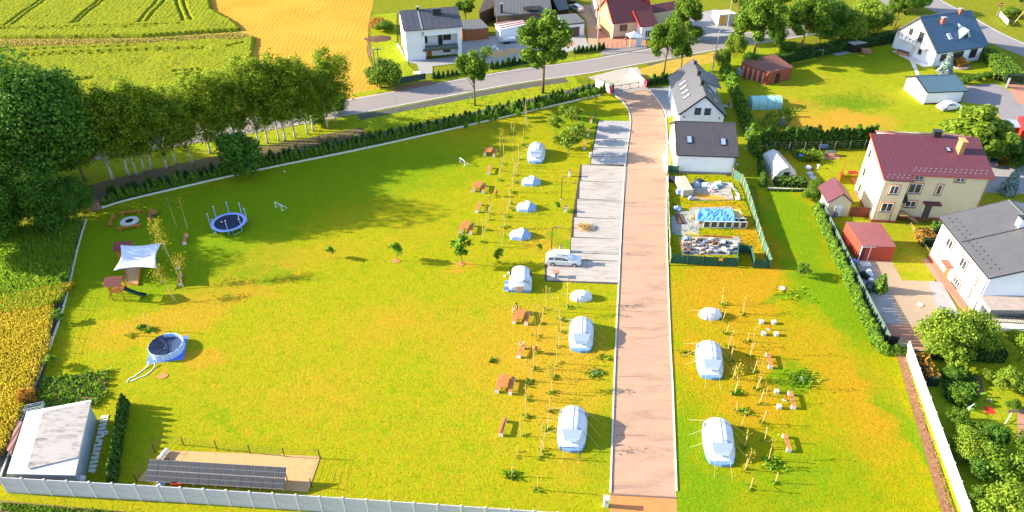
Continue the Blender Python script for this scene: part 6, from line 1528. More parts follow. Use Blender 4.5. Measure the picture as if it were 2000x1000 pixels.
# trampoline
c = G(449, 443); c.y += .0; o = thing('trampoline', 'round trampoline with a blue pad and bare blue net poles', 'trampoline', c); r0 = 2.35; zp = .8
part('jump_mat', MB().cyl((0, 0, zp - .03), r0 * .83, .03, 32), mat('jump_mat_cloth', (.012, .02, .06), .7), o)
q = MB(); V = []; F = []; n = 36
for i in range(n): a = 2 * math.pi * i / n; V += [(math.cos(a) * r0 * k, math.sin(a) * r0 * k, zz_) for k, zz_ in ((.82, zp), (1.0, zp + .02), (1.0, zp - .06), (.82, zp - .04))]
for i in range(n): 
    for j in range(4): F.append((i * 4 + j, i * 4 + (j + 1) % 4, ((i + 1) % n) * 4 + (j + 1) % 4, ((i + 1) % n) * 4 + j))
part('pad', q.add(V, F), M_lblue, o)
tops = []
for i in range(8):
    a = 2 * math.pi * (i + .35) / 8; x, y = math.cos(a) * r0 * 1.02, math.sin(a) * r0 * 1.02; pl = part('net_pole', MB().tube([(x, y, .25), (x, y, 2.5)], .055, 7), M_lblue, o); tops.append((x, y, 2.45)); part('pole_cap', MB().ball((x, y, 2.55), .08, 6, 4), M_whitep, pl)
q = MB(); q.tube(tops + [tops[0]], .012, 4); part('net_rope', q, M_darkmetal, o)
for i in range(4):
    a = 2 * math.pi * i / 4 + .5; b_ = a + .55; A = (math.cos(a) * r0 * .98, math.sin(a) * r0 * .98); B = (math.cos(b_) * r0 * .98, math.sin(b_) * r0 * .98); part('leg', MB().tube([(*A, zp - .05), (*A, .04), (*B, .04), (*B, zp - .05)], .04, 6), M_steel, o)
for x, y, l in ((-.9, -.1, 'left yellow ball on the trampoline'), (1.2, .55, 'right yellow ball on the trampoline')): link('ball', MB().ball((0, 0, zp + .1), .12, 10, 8).mesh('ball', mat('cream_ball', (.65, .58, .22), .6), True), None, (c.x + x, c.y + y, 0), label=l, cat='ball')
# pool
c = G(317, 703); c.y += 1.6; o = thing('tarpaulin', 'blue groundsheet spread under the round pool', 'groundsheet', c, R(12)); part('sheet', MB().box((0, 0, .012), (3.9, 3.9, .02)), mat('blue_sheet', (.10, .17, .60), .6), o)
o = thing('pool', 'round frame pool with pale blue walls and a half-open navy cover', 'pool', (c.x, c.y, .03), R(10)); r0 = 1.85
part('pool_wall', MB().lathe([(r0, 0), (r0 * 1.0, .82), (r0 * .975, .84), (r0 * .955, .82), (r0 * .955, .02)], n=14), mat('pool_liner', (.38, .50, .80), .5), o)
part('pool_floor', MB().cyl((0, 0, .0), r0 * .95, .03, 14), mat('pool_inner', (.50, .66, .80), .4), o); part('water', MB().cyl((0, 0, .2), r0 * .95, .12, 14), mat('dark_pool_water', (.04, .06, .11), .08, .2, 1, spec=.8), o)
q = MB(); V = [(r0 * .98 * math.cos(a), r0 * .98 * math.sin(a), .85) for a in [math.pi * .62 + i * math.pi * .96 / 9 for i in range(10)]]; V2 = [(v[0] * .25 + .15, v[1] * .35 + .1, .5 + .05 * math.sin(i * 2)) for i, v in enumerate(V)]
part('pool_cover', q.add(V + V2, [(i, i + 1, 10 + i + 1, 10 + i) for i in range(9)] + [tuple(range(10, 20))]), mat('navy_cover', (.012, .018, .05), .45), o)
for i in range(14): a = 2 * math.pi * (i + .5) / 14; x, y = math.cos(a) * r0 * 1.0, math.sin(a) * r0 * 1.0; part('frame_leg', MB().bar((x, y, 0), (x, y, .85), .06), M_whitep, o)
for pts, l in (([(292, 709), (289, 716), (282, 722), (272, 729), (262, 736), (254, 739), (250, 744), (248, 748)], 'left white pool hose lying on the grass'), ([(303, 712), (303, 716), (300, 720), (294, 727), (284, 734), (272, 738), (262, 743), (254, 745)], 'right white pool hose lying on the grass')):
    W = [G(*q_) for q_ in pts]; b0 = W[0]; q = MB(); q.tube([(p.x - b0.x, p.y - b0.y, .05 if i > 1 else .3 - .12 * i) for i, p in enumerate(W)], .045, 6); link('hose', q.mesh('hose', M_whitep), None, b0, label=l, cat='hose')
# small goals
def goal(pn, rz, label, w=1.9, h=1.15, dp=1.0):
    o = thing('goal', label, 'goal', G(*pn), rz)
    for s in (-1, 1): part('post', MB().tube([(s * w / 2, 0, 0), (s * w / 2, 0, h)], .045, 6), M_whitep, o); part('side_bar', MB().tube([(s * w / 2, 0, h), (s * w / 2, dp, .04), (s * w / 2, 0, .04)], .035, 6), M_whitep, o)
    part('crossbar', MB().tube([(-w / 2, 0, h), (w / 2, 0, h)], .045, 6), M_whitep, o); part('ground_bar', MB().tube([(-w / 2, dp, .04), (w / 2, dp, .04)], .035, 6), M_whitep, o); return o
goal((545, 409), R(-38), 'small white goal right of the trampoline', 1.4, 1.0, .9); goal((903, 321), R(-55), 'small white goal left of the topmost picnic table', 1.3, .9, .8)
# fire pit and log benches
p = G(253, 432); o = thing('fire_pit', 'round stone fire pit between the log benches', 'fire pit', p); part('stone_ring', MB().lathe([(.55, .1), (1.2, .06), (1.25, 0)], n=20), M_kerb, o); part('ash', MB().cyl((0, 0, .02), .5, .07, 14), M_dark, o)
sm = MB().ball((0, 0, .06), .14, 6, 4, .7).mesh('stone', M_kerb)
for i in range(18): a = 2 * math.pi * i / 18; link('stone', sm, o, (.68 * math.cos(a), .68 * math.sin(a), .02), a)
def log_bench(a, b_, label, w=.34):
    A = G(*a, .4); B = G(*b_, .4); L = (B - A).length; o = thing('log_bench', label, 'bench', (A.x, A.y, 0), math.atan2(B.y - A.y, B.x - A.x)); part('seat', MB().box((L / 2, 0, .42), (L, w, .12)), M_wood, o)
    for t in (.15, .85): part('leg', MB().tube([(L * t, -.3, .18), (L * t, .3, .18)], .18, 8), M_wood, o)
log_bench((231.5, 416), (278, 410), 'log bench behind the fire pit'); log_bench((227, 446), (277, 438), 'log bench in front of the fire pit'); log_bench((214, 439), (222, 419), 'log bench on the left of the fire pit'); log_bench((291, 429), (295, 409), 'log bench on the right of the fire pit')
A = G(303, 420); o = thing('log_table', 'small wooden table right of the fire pit', 'table', A, R(-70)); 
for k in range(3): part('board', MB().box((0, (k - 1) * .25, .6), (1.3, .24, .06)), M_wood, o)
for s in (-1, 1): part('leg', MB().box((s * .45, 0, .29), (.12, .6, .56)), M_woodd, o)
# playground
M_shing = mat('maroon_shingle', (.16, .035, .04), .8, .25, 5)
def tower(loc, rz, label, w=1.35, deck=1.25, eave=2.35, ridge=3.0, rails=True):
    o = thing('play_tower', label, 'playground', loc, rz)
    for sx in (-1, 1):
        for sy in (-1, 1): part('post', MB().box((sx * w / 2, sy * w / 2, eave / 2), (.1, .1, eave)), M_wood, o)
    part('deck', MB().box((0, 0, deck), (w, w, .08)), M_wood, o)
    for k in range(6): part('rail_slat', MB().box((-w / 2 + .12 + k * (w - .24) / 5, -w / 2 - .04, deck + .35), (.13, .03, .62)), M_wood, o)
    for k in range(5): part('rail_slat', MB().box((-w / 2 - .04, -w / 2 + .15 + k * (w - .3) / 4, deck + .35), (.03, .13, .62)), M_wood, o)
    q = MB(); slab(q, -w / 2 - .35, w / 2 + .35, -w / 2 - .3, eave, 0, ridge, .06); slab(q, -w / 2 - .35, w / 2 + .35, w / 2 + .3, eave, 0, ridge, .06); r = part('roof', q, M_shing, o)
    for k in range(4):
        q = MB(); t = k / 4; q.box((0, (-w / 2 - .3) * (1 - t), eave + (ridge - eave) * t + .085), (w + .7, .05, .03)); part('batten', q, M_woodd, r)
    for s in (-1, 1): q = MB(); q.extr([(-w / 2, eave - .05), (w / 2, eave - .05), (0, ridge - .05)], s * w / 2 - .02, s * w / 2 + .02); part('gable', q, M_wood, o)
    part('ladder', MB().bar((-w / 2 - .7, -.3, 0), (-w / 2, -.3, deck), .07).bar((-w / 2 - .7, .3, 0), (-w / 2, .3, deck), .07), M_wood, o)['kind'] = 'stuff'
    return o
cB = G(237, 580); tB = tower(cB, R(4), 'near wooden play tower with a maroon roof and a dark green slide', rails=True)
part('slide', MB().add([(.65, -.25, 1.25), (.65, .25, 1.25), (2.2, .2, .3), (2.2, -.3, .3), (3.0, .15, .16), (3.0, -.35, .16), (.65, -.25, 1.45), (.65, .25, 1.45), (2.2, .2, .5), (2.2, -.3, .5), (3.0, .15, .36), (3.0, -.35, .36)], [(0, 1, 2, 3), (3, 2, 4, 5), (0, 3, 9, 6), (3, 5, 11, 9), (1, 7, 8, 2), (2, 8, 10, 4)]), mat('dark_green_slide', (.015, .06, .045), .3), tB)
cA = G(254, 510); tA = tower((cA.x, cA.y, 0), R(4), 'far wooden play tower partly under the shade sail', w=1.5)
part('climbing_tube', MB().tube([(.7, .2, 1.5), (1.5, .1, 1.2), (2.0, .1, .7)], .3, 10), mat('pink_slide', (.5, .04, .09), .5), tA)
so = thing('shade_sail', 'white shade sail stretched between the two play towers', 'shade sail', G(255, 545))
corners = [G(235, 478, 2.9), G(316, 473, 2.5), G(307, 524, 2.4), G(222, 528, 2.7)]; off = so.location.copy(); V = []; F = []; n = 14
for i in range(n + 1):
    for j in range(n + 1):
        u = i / n; v = j / n; p = corners[0].lerp(corners[1], u).lerp(corners[3].lerp(corners[2], u), v); cen = sum(corners, Vector()) / 4
        pull = .22 * (1 - (abs(2 * u - 1)) ** 2) * abs(2 * v - 1) ** 2 + .22 * (1 - abs(2 * v - 1) ** 2) * abs(2 * u - 1) ** 2
        p = p.lerp(cen, pull * .8); p.z -= .35 * math.sin(math.pi * u) * math.sin(math.pi * v) * .6; V.append(tuple(p - off))
for i in range(n):
    for j in range(n): F.append((i * (n + 1) + j, (i + 1) * (n + 1) + j, (i + 1) * (n + 1) + j + 1, i * (n + 1) + j + 1))
sme = MB().add(V, F).mesh('sail', mat('sail_cloth', (.60, .62, .70), .6, .05), True); link('sail', sme, so).modifiers.new('thick', 'SOLIDIFY').thickness = .012
for k, cnr in enumerate(corners): 
    if k in (1, 2): part('mast', MB().tube([(cnr.x + .1 - off.x, cnr.y + .05 - off.y, 0), (cnr.x - off.x, cnr.y - off.y, cnr.z)], .05, 8), M_steel, so)
sb_ = [G(243, 520), G(276, 520), G(270, 558), G(247, 554)]; o = thing('sandbox', 'sandbox with a wooden rim under the shade sail', 'sandbox', sb_[3]); b0 = sb_[3]
q = MB(); q.prism([(p.x - b0.x, p.y - b0.y) for p in sb_], .0, .12); part('sand', q, M_sand, o)
for i in range(4): a = sb_[i] - b0; b_ = sb_[(i + 1) % 4] - b0; part('rim_board', MB().bar((a.x, a.y, .12), (b_.x, b_.y, .12), .12, .24), M_wood, o)
# stakes: base and top sightings
g1 = 'tree stakes between the tents and the picnic tables'; g2 = 'tree stakes in the paddock'; g3 = 'tree stakes above the round pool'
SL = [(1067, 607, 556), (1107.6, 600, 554), (1093, 625, 606), (1096, 650, 621), (1058, 633, 603), (1051, 659, 632), (1047, 689, 668), (1043, 720, 686), (1037, 745, 720), (1091, 678, 649), (1087, 710, 680), (1082, 738, 712), (1078, 768, 744), (1028, 782, 752), (1027.6, 815, 780), (1017, 852, 818), (1009.6, 890, 868), (1000, 929, 909), (1049.7, 957, 928), (1069.6, 840, 806), (1074, 804, 778), (1061.7, 876, 842), (1056, 894, 861),
      (1028, 246, 226), (1020.6, 283, 270), (1023.6, 270, 250), (1014, 312, 280), (1011.5, 328, 299), (1007.8, 343, 321), (1001, 376, 345), (1004.5, 357, 320), (995.7, 398, 372), (982.5, 321, 280), (979.6, 334, 305), (974.8, 352, 330), (967.8, 383, 356), (998.5, 261, 240), (958, 417, 395), (955, 430, 404), (944, 473, 440), (950, 450, 426), (990.6, 424, 400), (986, 445, 420), (983, 464, 442), (996, 408, 392), (980, 483, 466)]
SR = [(1409, 596, 576), (1451, 614, 590), (1412, 626, 604), (1418, 652, 632), (1422, 680, 656), (1425.6, 706, 680), (1465, 696, 668), (1460, 668, 650), (1472, 728, 705), (1431.5, 740, 714), (1477, 762, 735), (1434, 770, 745), (1482.5, 789, 762), (1437.5, 804, 787), (1488, 827, 802), (1447, 836, 820), (1454, 874, 852), (1493, 862, 836), (1454.7, 918, 896), (1501, 898.6, 875), (1465, 956, 932), (1514.5, 943, 924)]
SP = [(256, 655, 629), (276, 638, 620), (293, 645, 612)]
sq = MB(); sq.tube([(0, 0, -.1), (0, 0, 1.0)], .042, 6); sme = sq.mesh('tree_stake', M_woodl)
def stakes(L, g, label):
    for bx, by, ty in L:
        h = HT(bx, by, ty); o = link('tree_stake', sme, None, G(bx, by), random.uniform(0, 6), label, 'stake', g, rot=(R(random.uniform(-3, 3)), R(random.uniform(-4, 4)), 0)); o.scale = (1, 1, h)
stakes(SL, g1, 'pale wooden tree stake standing in the strip left of the drive'); stakes(SR, g2, 'pale wooden tree stake standing in the paddock'); stakes(SP, g3, 'pale wooden stake above the round pool')
# thin leaning saplings tied to the stakes
def wisp(bx, by, pts, label, leaves=40, lm=None, group=None, r=.03, spread=.45):
    b0 = G(bx, by); o = thing('sapling', label, 'sapling', b0, 0, group); P_ = [Vector((0, 0, 0))] + [Vector(p) for p in pts]
    part('trunk', MB().tube(P_, r, 5, r * .4), M_stem, o)
    r_ = np.random.default_rng(int(bx * 7 + by)); tip = np.array(P_[-1]); prev = np.array(P_[-2]); n = leaves
    t = r_.uniform(.1, 1.15, n)[:, None]; C_ = prev + (tip - prev) * t + r_.normal(0, spread * .5, (n, 3)) * np.array([1, 1, .7]); C_[:, 2] = np.maximum(C_[:, 2], .1)
    V, F = leaf_quads(C_, r_.normal(size=(n, 3)), .13, 3); link('crown', np_mesh('crown', V, F, lm or L_yel), o)
    for k in range(3):
        e = C_[k]; part('twig', MB().tube([P_[-2].lerp(P_[-1], .3 + .2 * k), Vector(e)], r * .35, 4), M_stem, o)
    return o
def lean(bx, by, tx, ty, up=.85):
    h = HT(bx, by, ty) * up; h = max(h, .8); t = G(tx, ty, h); b0 = G(bx, by); d = t - b0; d.z = h; d.y = max(min(d.y, 1.0), -1.0); return [d * .5 + Vector((0, 0, h * .08)), d]
gs = 'leafless thin saplings along the stakes'
for i, (bx, by, tx, ty, nl) in enumerate([(1097.7, 620, 1071, 552, 50), (1093, 625, 1082, 599, 14), (1058, 633, 1047, 587, 16), (1051, 659, 1040, 600, 18), (1037, 745, 1025, 682, 20), (1091, 678, 1083, 642, 14), (1078, 768, 1070, 702, 150), (1043, 722, 1039, 674, 16), (1028, 782, 1026, 748, 16), (1060, 880, 1055, 812, 30), (1056, 895, 1054, 858, 14), (1070, 806, 1068, 790, 14), (1107, 600, 1110, 545, 60),
        (978, 336, 976, 242, 30), (984, 300, 980, 245, 40), (987, 290, 990, 265, 60), (1002, 300, 1003, 230, 30), (1010, 328, 1003, 298, 40), (1005, 357, 1003, 303, 30), (983, 446, 984, 380, 40), (957, 420, 955, 370, 40), (1001, 376, 1002, 325, 26), (996, 410, 992, 350, 30), (951, 450, 949, 400, 30), (944, 474, 943, 430, 24), (981, 484, 974, 446, 24), (1030, 247, 1027, 205, 60)]):
    wisp(bx, by, lean(bx, by, tx, ty, .8 if abs(tx - bx) < 6 else .65), 'thin pale sapling tied beside a stake in the strip left of the drive', nl, group=gs)
gs = 'thin saplings in the paddock'
for i, (bx, by, tx, ty, nl) in enumerate([(1409, 596, 1414, 560, 16), (1451, 614, 1458, 572, 20), (1422, 680, 1436, 640, 16), (1425, 706, 1434, 668, 14), (1465, 696, 1476, 636, 16), (1477, 762, 1492, 700, 18), (1434, 770, 1442, 738, 14), (1493, 790, 1500, 752, 14), (1447, 836, 1456, 808, 12), (1454, 874, 1460, 844, 12), (1457, 916, 1469, 880, 40), (1502, 898, 1512, 850, 16)]):
    wisp(bx, by, lean(bx, by, tx, ty, .8), 'thin pale sapling tied beside a stake in the paddock', nl, group=gs)
wisp(1439, 742, [(.0, 0, .8), (.05, 0, 1.8)], 'leafy yellow sapling beside the upper paddock tunnel tent', 260, spread=.7)
for (bx, by, tx, ty, nl, l, lm) in [(361, 565, 300, 438, 520, 'tall leafy birch sapling leaning over the shade sail', L_yel), (346, 592, 305, 525, 240, 'leaning birch sapling in front of the shade sail', L_yel), (357, 560, 347, 505, 240, 'short leafy sapling beside the bench near the sail', L_yel), (345, 443, 325, 385, 130, 'bare birch sapling right of the fire pit', L_ash), (366, 447, 350, 386, 60, 'thin birch sapling with orange leaves right of the fire pit', L_orange)]:
    h = HT(bx, by, ty) * .72; t = G(tx, ty, h); b0 = G(bx, by); d = t - b0; d.z = h
    wisp(bx, by, [d * .3 + Vector((0, 0, h * .05)), d * .62 + Vector((0, 0, h * .06)), d], l, nl, lm, r=.05, spread=.85)
for px, py, l in ((367, 446, 'pair of pale stakes right of the fire pit'), (338, 588, 'pale stake left of the leaning sapling in front of the sail')): o = link('tree_stake', sme, None, G(px, py), 0, l, 'stake'); o.scale = (1, 1, 1.8)
for px, py, ty, l in ((1044, 689, 674, 'red disc sign on a stake left of the drive'), (969, 383, 358, 'red disc sign on a stake beside the upper picnic tables')):
    o = thing('disc_sign', l, 'sign', G(px, py)); part('post', MB().tube([(0, 0, 0), (0, 0, 1.0)], .03, 6), M_woodl, o); part('disc', MB().ball((0, -.05, .75), .26, 10, 6, 1.3), mat('orange_red', (.55, .10, .04), .6), o)
# clumps of weeds at the stake feet
wp = []
for bx, by, _ in SL + SR + SP:
    p = G(bx, by); k = random.randint(2, 14)
    wp += [(p.x + random.gauss(0, .22), p.y + random.gauss(0, .2)) for _ in range(k)]
for px, py, n, s in ((1000, 930, 60, .35), (1455, 805, 40, .3), (1160, 730, 70, .5), (1437, 768, 40, .3), (1510, 905, 60, .5), (960, 706, 30, .25), (293, 645, 50, .4), (275, 640, 40, .3), (1565, 742, 130, .9), (1030, 748, 30, .3), (1548, 575, 50, 1.0), (1340, 690, 20, .3), (1180, 700, 30, .4)):
    p = G(px, py); wp += [(p.x + random.gauss(0, s), p.y + random.gauss(0, s * .7)) for _ in range(n)]
tuft_field('stake_weeds', np.array(wp), .28, .2, L_weed, 41, lean=.6)
# solar array
o = thing('solar_array', 'long tilted solar panel array on steel legs in front of the chip bed', 'solar panels', (-33.5, 41.5, 0), R(-4.0)); L = 12.9; D = 1.55
pvm2 = paved('pv_glass', (.055, .05, .045), (.035, .035, .05), .5, (1, 1, 1), .5, bm=0); bs = pvm2.node_tree.nodes['Principled BSDF']; bs.inputs['Roughness'].default_value = .22; bs.inputs['Specular IOR Level'].default_value = .7
ncol, nrow = 13, 2; pw = L / ncol; sl = math.atan2(1.15, D); pd = math.hypot(1.15, D) / nrow
pm_ = MB(); pm_.box((0, 0, 0), (pw - .03, pd - .03, .04)); pme = pm_.mesh('solar_panel', pvm2); lm_ = MB()
for k in range(1, 4): lm_.box((-pw / 2 + pw * k / 4, 0, .022), (.012, pd - .04, .006))
lm_.box((0, 0, .0225), (pw - .04, .03, .006)); lm_.box((0, -pd / 2 + .02, .022), (pw - .03, .03, .007)); lm_.box((0, pd / 2 - .02, .022), (pw - .03, .03, .007)); lme = lm_.mesh('cell_line', M_grey)
for i in range(ncol):
    for j in range(nrow):
        t = (j + .5) / nrow; pn_ = link('solar_panel', pme, o, (pw * (i + .5), D * t, .75 + 1.15 * t), rot=(sl, 0, 0)); ln_ = link('cell_line', lme, pn_); ln_['kind'] = 'stuff'
for i in range(7):
    x = .2 + (L - .4) * i / 6; part('leg', MB().box((x, .15, .4), (.09, .09, .8)), M_steel, o); part('leg', MB().box((x, D - .12, .85), (.09, .09, 1.7)), M_steel, o); part('brace', MB().bar((x, .15, .5), (x, D - .12, 1.5), .06), M_steel, o)
for t in (.2, .8): part('rail', MB().bar((0, D * t, .72 + 1.15 * t), (L, D * t, .72 + 1.15 * t), .06), M_steel, o)
o = thing('cloth_roll', 'white roll of cloth standing on black pipes beside the chip bed', 'roll', G(314, 900), R(75)); part('roll', MB().tube([(0, 0, .35), (1.1, 0, .35)], .2, 12), M_whitep, o); part('core', MB().tube([(-.03, 0, .35), (1.13, 0, .35)], .08, 8), M_grey, o)
for k in range(4): link('black_pipe', MB().tube([(0, 0, .1), (1.7, 0, .25)], .05, 7).mesh('black_pipe', M_black), None, G(292 + k * 6, 921 + k * 1.5), R(62), label=['first', 'second', 'third', 'fourth'][k] + ' black pipe from the left beside the solar array', cat='pipe')
o = thing('blue_bundle', 'crumpled blue and white bundle behind the grey wall', 'bundle', G(318, 946)); part('bundle', MB().ball((0, 0, .3), .42, 9, 6, .8), M_lblue, o); part('wrap', MB().tube([(-.4, 0, .35), (0, -.35, .5), (.4, 0, .35)], .06, 6), M_whitep, o)
o = thing('ride_on_mower', 'red machine under the lower edge of the solar array', 'mower', G(350, 950)); part('body', MB().box((0, 0, .55), (.9, .55, .35)), M_red, o); part('seat', MB().box((-.3, 0, .8), (.3, .4, .1)), M_black, o); [part('wheel', MB().tube([(x, -.4, .2), (x, -.28, .2)], .2, 10), M_black, o) for x in (-.35, .35)]
# things round the white-roofed shed
for i in range(14):
    t = i / 13; p = G(203, 815).lerp(G(178, 920), t); o = link('stepping_stone', MB().box((0, 0, .05), (.7, .36, .08)).mesh('stepping_stone', M_kerb), None, (p.x + .1, p.y, 0), R(random.uniform(-20, 25)), group='pale slabs along the shed wall', label='pale slab laid along the right wall of the white-roofed shed', cat='slab')
o = link('toilet_ring', MB().lathe([(.1, .05), (.2, .14), (.3, .05), (.2, .0), (.1, .05)], n=14).mesh('toilet_ring', M_whitep), None, G(206, 846), label='white ring lying on the grass right of the shed', cat='ring')
o = thing('water_tank', 'white tank between the shed and the concrete wall', 'tank', G(158, 944)); part('tank', MB().tube([(-.5, 0, .6), (.5, .05, .6)], .32, 12), M_whitep, o); part('stand', MB().box((0, 0, .15), (.9, .5, .3)), M_grey, o)
o = thing('wire_crate', 'white wire crate leaning on the field side of the shed', 'crate', G(50, 812)); [part('wire', MB().tube([(0, 0, .2 * k), (1.6, .6, .2 * k), (1.5, 1.2, .2 * k), (0, .7, .2 * k), (0, 0, .2 * k)], .03, 5), M_whitep, o) for k in range(1, 5)]
# straw heap on the slabs
p = G(1143, 446); o = thing('straw_heap', 'heap of straw and planks on the parking slabs', 'heap', p); hp = MB(); V = [(0, 0, .5)]; n = 14
for r_, z_ in ((.4, .38), (.85, .12), (1.05, .08)): V += [(r_ * 1.15 * math.cos(2 * math.pi * i / n) * random.uniform(.85, 1.15), r_ * .8 * math.sin(2 * math.pi * i / n) * random.uniform(.85, 1.15), z_ * random.uniform(.8, 1.2)) for i in range(n)]
F = [(0, 1 + i, 1 + (i + 1) % n) for i in range(n)] + [(1 + k * n + i, 1 + (k + 1) * n + i, 1 + (k + 1) * n + (i + 1) % n, 1 + k * n + (i + 1) % n) for k in range(2) for i in range(n)]
part('heap', hp.add(V, F), M_sand, o); r_ = np.random.default_rng(4); q_ = r_.normal(0, .42, (900, 2)) * np.array([1.1, .8]); q3 = np.stack([q_[:, 0], q_[:, 1], np.maximum(.45 - .4 * np.hypot(q_[:, 0], q_[:, 1]), .05)], 1); st_ = tuft_field('straw', q3, .22, .05, mat('straw', (.55, .36, .17), .8, .3, 8), 5, parent=o, lean=1.2)
for k in range(3): part('plank', MB().bar((.5 + .1 * k, -.35 - .1 * k, .12 + .06 * k), (1.2 + .1 * k, .25, .1 + .06 * k), .16, .04), M_kerb, o)
# manhole covers
for px, py, l in ((1528, 564, 'round manhole cover at the top of the paddock'), (1565, 742, 'round manhole cover in the middle of the paddock'), (1163, 728, 'small round cover left of the drive'), (1797, 596, 'square manhole cover in the paved yard')):
    o = thing('manhole_cover', l, 'manhole', G(px, py)); part('rim', MB().cyl((0, 0, .04), .4, .06, 16), M_sand, o); part('lid', MB().cyl((0, 0, .1), .32, .03, 16), M_kerb, o)
# ================================================================ MATERIAL YARD
def Y(x, y): return (1280 + x / 4.348, 310 + y / 4.348)
def YG(x, y, z=0.0): return G(*Y(x, y), z)
def net_fence(label, pts, h, post_m, net_m, step=None, seed=0, name='netting_fence'):
    W = [YG(*p) for p in pts]; o = thing(name, label, 'fence', W[0]); b0 = W[0]
    for i, p in enumerate(W):
        d = p - b0; part('post', MB().box((d.x, d.y, h * .55), (.11, .11, h * 1.1)), post_m, o)
        if i + 1 < len(W):
            a = d; b_ = W[i + 1] - b0; V = []; F = []; n = 8
            nn = Vector((-(b_ - a).y, (b_ - a).x, 0)).normalized()
            for k in range(n + 1):
                q_ = a.lerp(b_, k / n)
                for j in range(4): w = random.uniform(-.04, .04); V.append((q_.x + nn.x * (w + .07), q_.y + nn.y * (w + .07), .05 + (h - .05) * j / 3 * random.uniform(.97, 1.0)))
            for k in range(n):
                for j in range(3): F.append((k * 4 + j, (k + 1) * 4 + j, (k + 1) * 4 + j + 1, k * 4 + j + 1))
            part('net_panel', MB().add(V, F), net_m, o)
    return o
o = net_fence('dark green netting fence along the front of the material yard', [(130, 890), (268, 900), (400, 908), (535, 915), (690, 920)], 1.45, M_greenp, M_greenp)
q = MB(); a = YG(543, 916) - o.location; q.box((a.x, a.y - .1, 1.2), (.5, .03, .4)); part('notice', q, M_yellow, o, label='small yellow notice')
net_fence('folded piece of green netting with a pale post at the yard corner', [(690, 910), (700, 800), (800, 810), (830, 930), (965, 935)], 1.35, M_greenp, M_greenp)
net_fence('grey-green netting fence with pale wooden posts on the right of the material yard', [(650, 160), (728, 212), (745, 247), (768, 302), (787, 367), (810, 442), (833, 527), (855, 602), (880, 668), (905, 757), (940, 850), (968, 932)], 1.5, M_woodl, M_greenl)
net_fence('green netting corner between the drive and the charcoal-roofed house', [(98, 150), (103, 118), (205, 128)], 1.3, M_woodl, M_greenl)
net_fence('low grey-green netting between the drive and the material yard', [(100, 150), (103, 300), (108, 450), (112, 600), (118, 750), (124, 885)], .75, M_woodl, mat('faded_netting', (.16, .22, .18), .8))
def pad(label, pts, z, m):
    W = [YG(*p) for p in pts]; b0 = W[0]; o = thing('concrete_pad', label, 'slab', b0); part('slab', MB().prism([(p.x - b0.x, p.y - b0.y) for p in W], .02, z), m, o); return o
tri_sheet('gravel_patch', [tuple(YG(*p)[:2]) for p in [(135, 500), (200, 440), (330, 450), (380, 560), (370, 640), (250, 660), (140, 640)]], Z[0] + .004, M_gravel)
pad('pale concrete pad at the top of the material yard', [(318, 360), (312, 210), (630, 205), (665, 355)], .14, M_slab); pad('concrete pad under the blue tarpaulin', [(300, 590), (290, 420), (650, 410), (715, 590)], .12, M_gravel); pad('concrete pad under the stone blocks', [(220, 820), (200, 670), (710, 665), (745, 760), (700, 820)], .1, M_slab2)
# pallet stack
W = [YG(225, 330), YG(308, 330)]; o = thing('crate_stack', 'long stack of pale slatted crates at the top of the material yard', 'crates', (W[0].x, W[0].y, 0), R(6)); wd = 1.6
cb_ = mat('pale_board', (.50, .42, .33), .8, .2, 4)
for k in range(4):
    for j in range(2):
        c_ = part('crate', MB().box((.8, .5 + k * 1.02, .33 + j * .62), (1.5, .96, .58)), mat('crate_inside', (.33, .30, .22), .8), o)
        for i in range(4): part('slat', MB().box((.2 + i * .4, .5 + k * 1.02, .63 + j * .62), (.26, .98, .03)), cb_, c_)
        for i in range(3): part('slat', MB().box((.8, .0 + k * 1.02 + .005, .14 + i * .2 + j * .62), (1.54, .03, .13)), cb_, c_)
# crumpled sheets
def sheet_heap(px, py, w, d, h, m, label, seed, cat='sheet', name='crumpled_sheet', rz=0):
    r = np.random.default_rng(seed); c = YG(px, py); n = 9; V = []; F = []
    for i in range(n):
        for j in range(n):
            u, v = i / (n - 1) - .5, j / (n - 1) - .5; e = max(abs(u), abs(v)) * 2
            V.append((u * w + r.normal(0, .03), v * d + r.normal(0, .03), (.06 if e > .95 else h * (1 - e ** 3)) + abs(r.normal(0, .07))))
    for i in range(n - 1):
        for j in range(n - 1): F.append((i * n + j, (i + 1) * n + j, (i + 1) * n + j + 1, i * n + j + 1))
    o = link(name, MB().add(V, F).mesh(name, m), None, (c.x, c.y, .1), rz, label, cat); return o
sheet_heap(350, 232, 1.2, 1.2, .5, M_tentg, 'grey crumpled sheet at the left of the top pad', 1); sheet_heap(372, 205, 1.5, .9, .5, mat('navy_sheet', (.02, .03, .06), .6), 'dark crumpled sheet behind the grey one', 2); sheet_heap(430, 238, 1.5, 1.2, .55, M_tentw, 'white crumpled sheet in the middle of the top pad', 3); sheet_heap(495, 250, 1.3, 1.3, .45, M_tentw, 'white crumpled sheet beside the teal one', 4); sheet_heap(535, 225, 1.2, .9, .5, M_tentw, 'white sheet at the upper right of the top pad', 5); sheet_heap(530, 248, .6, .8, .4, mat('teal_sheet', (.03, .15, .15), .6), 'teal crumpled sheet on the top pad', 6); sheet_heap(480, 285, 1.2, .6, .3, mat('pinkish_sheet', (.5, .3, .3), .6), 'pinkish sheet behind the yellow pipes', 7)
r_ = random.Random(3)
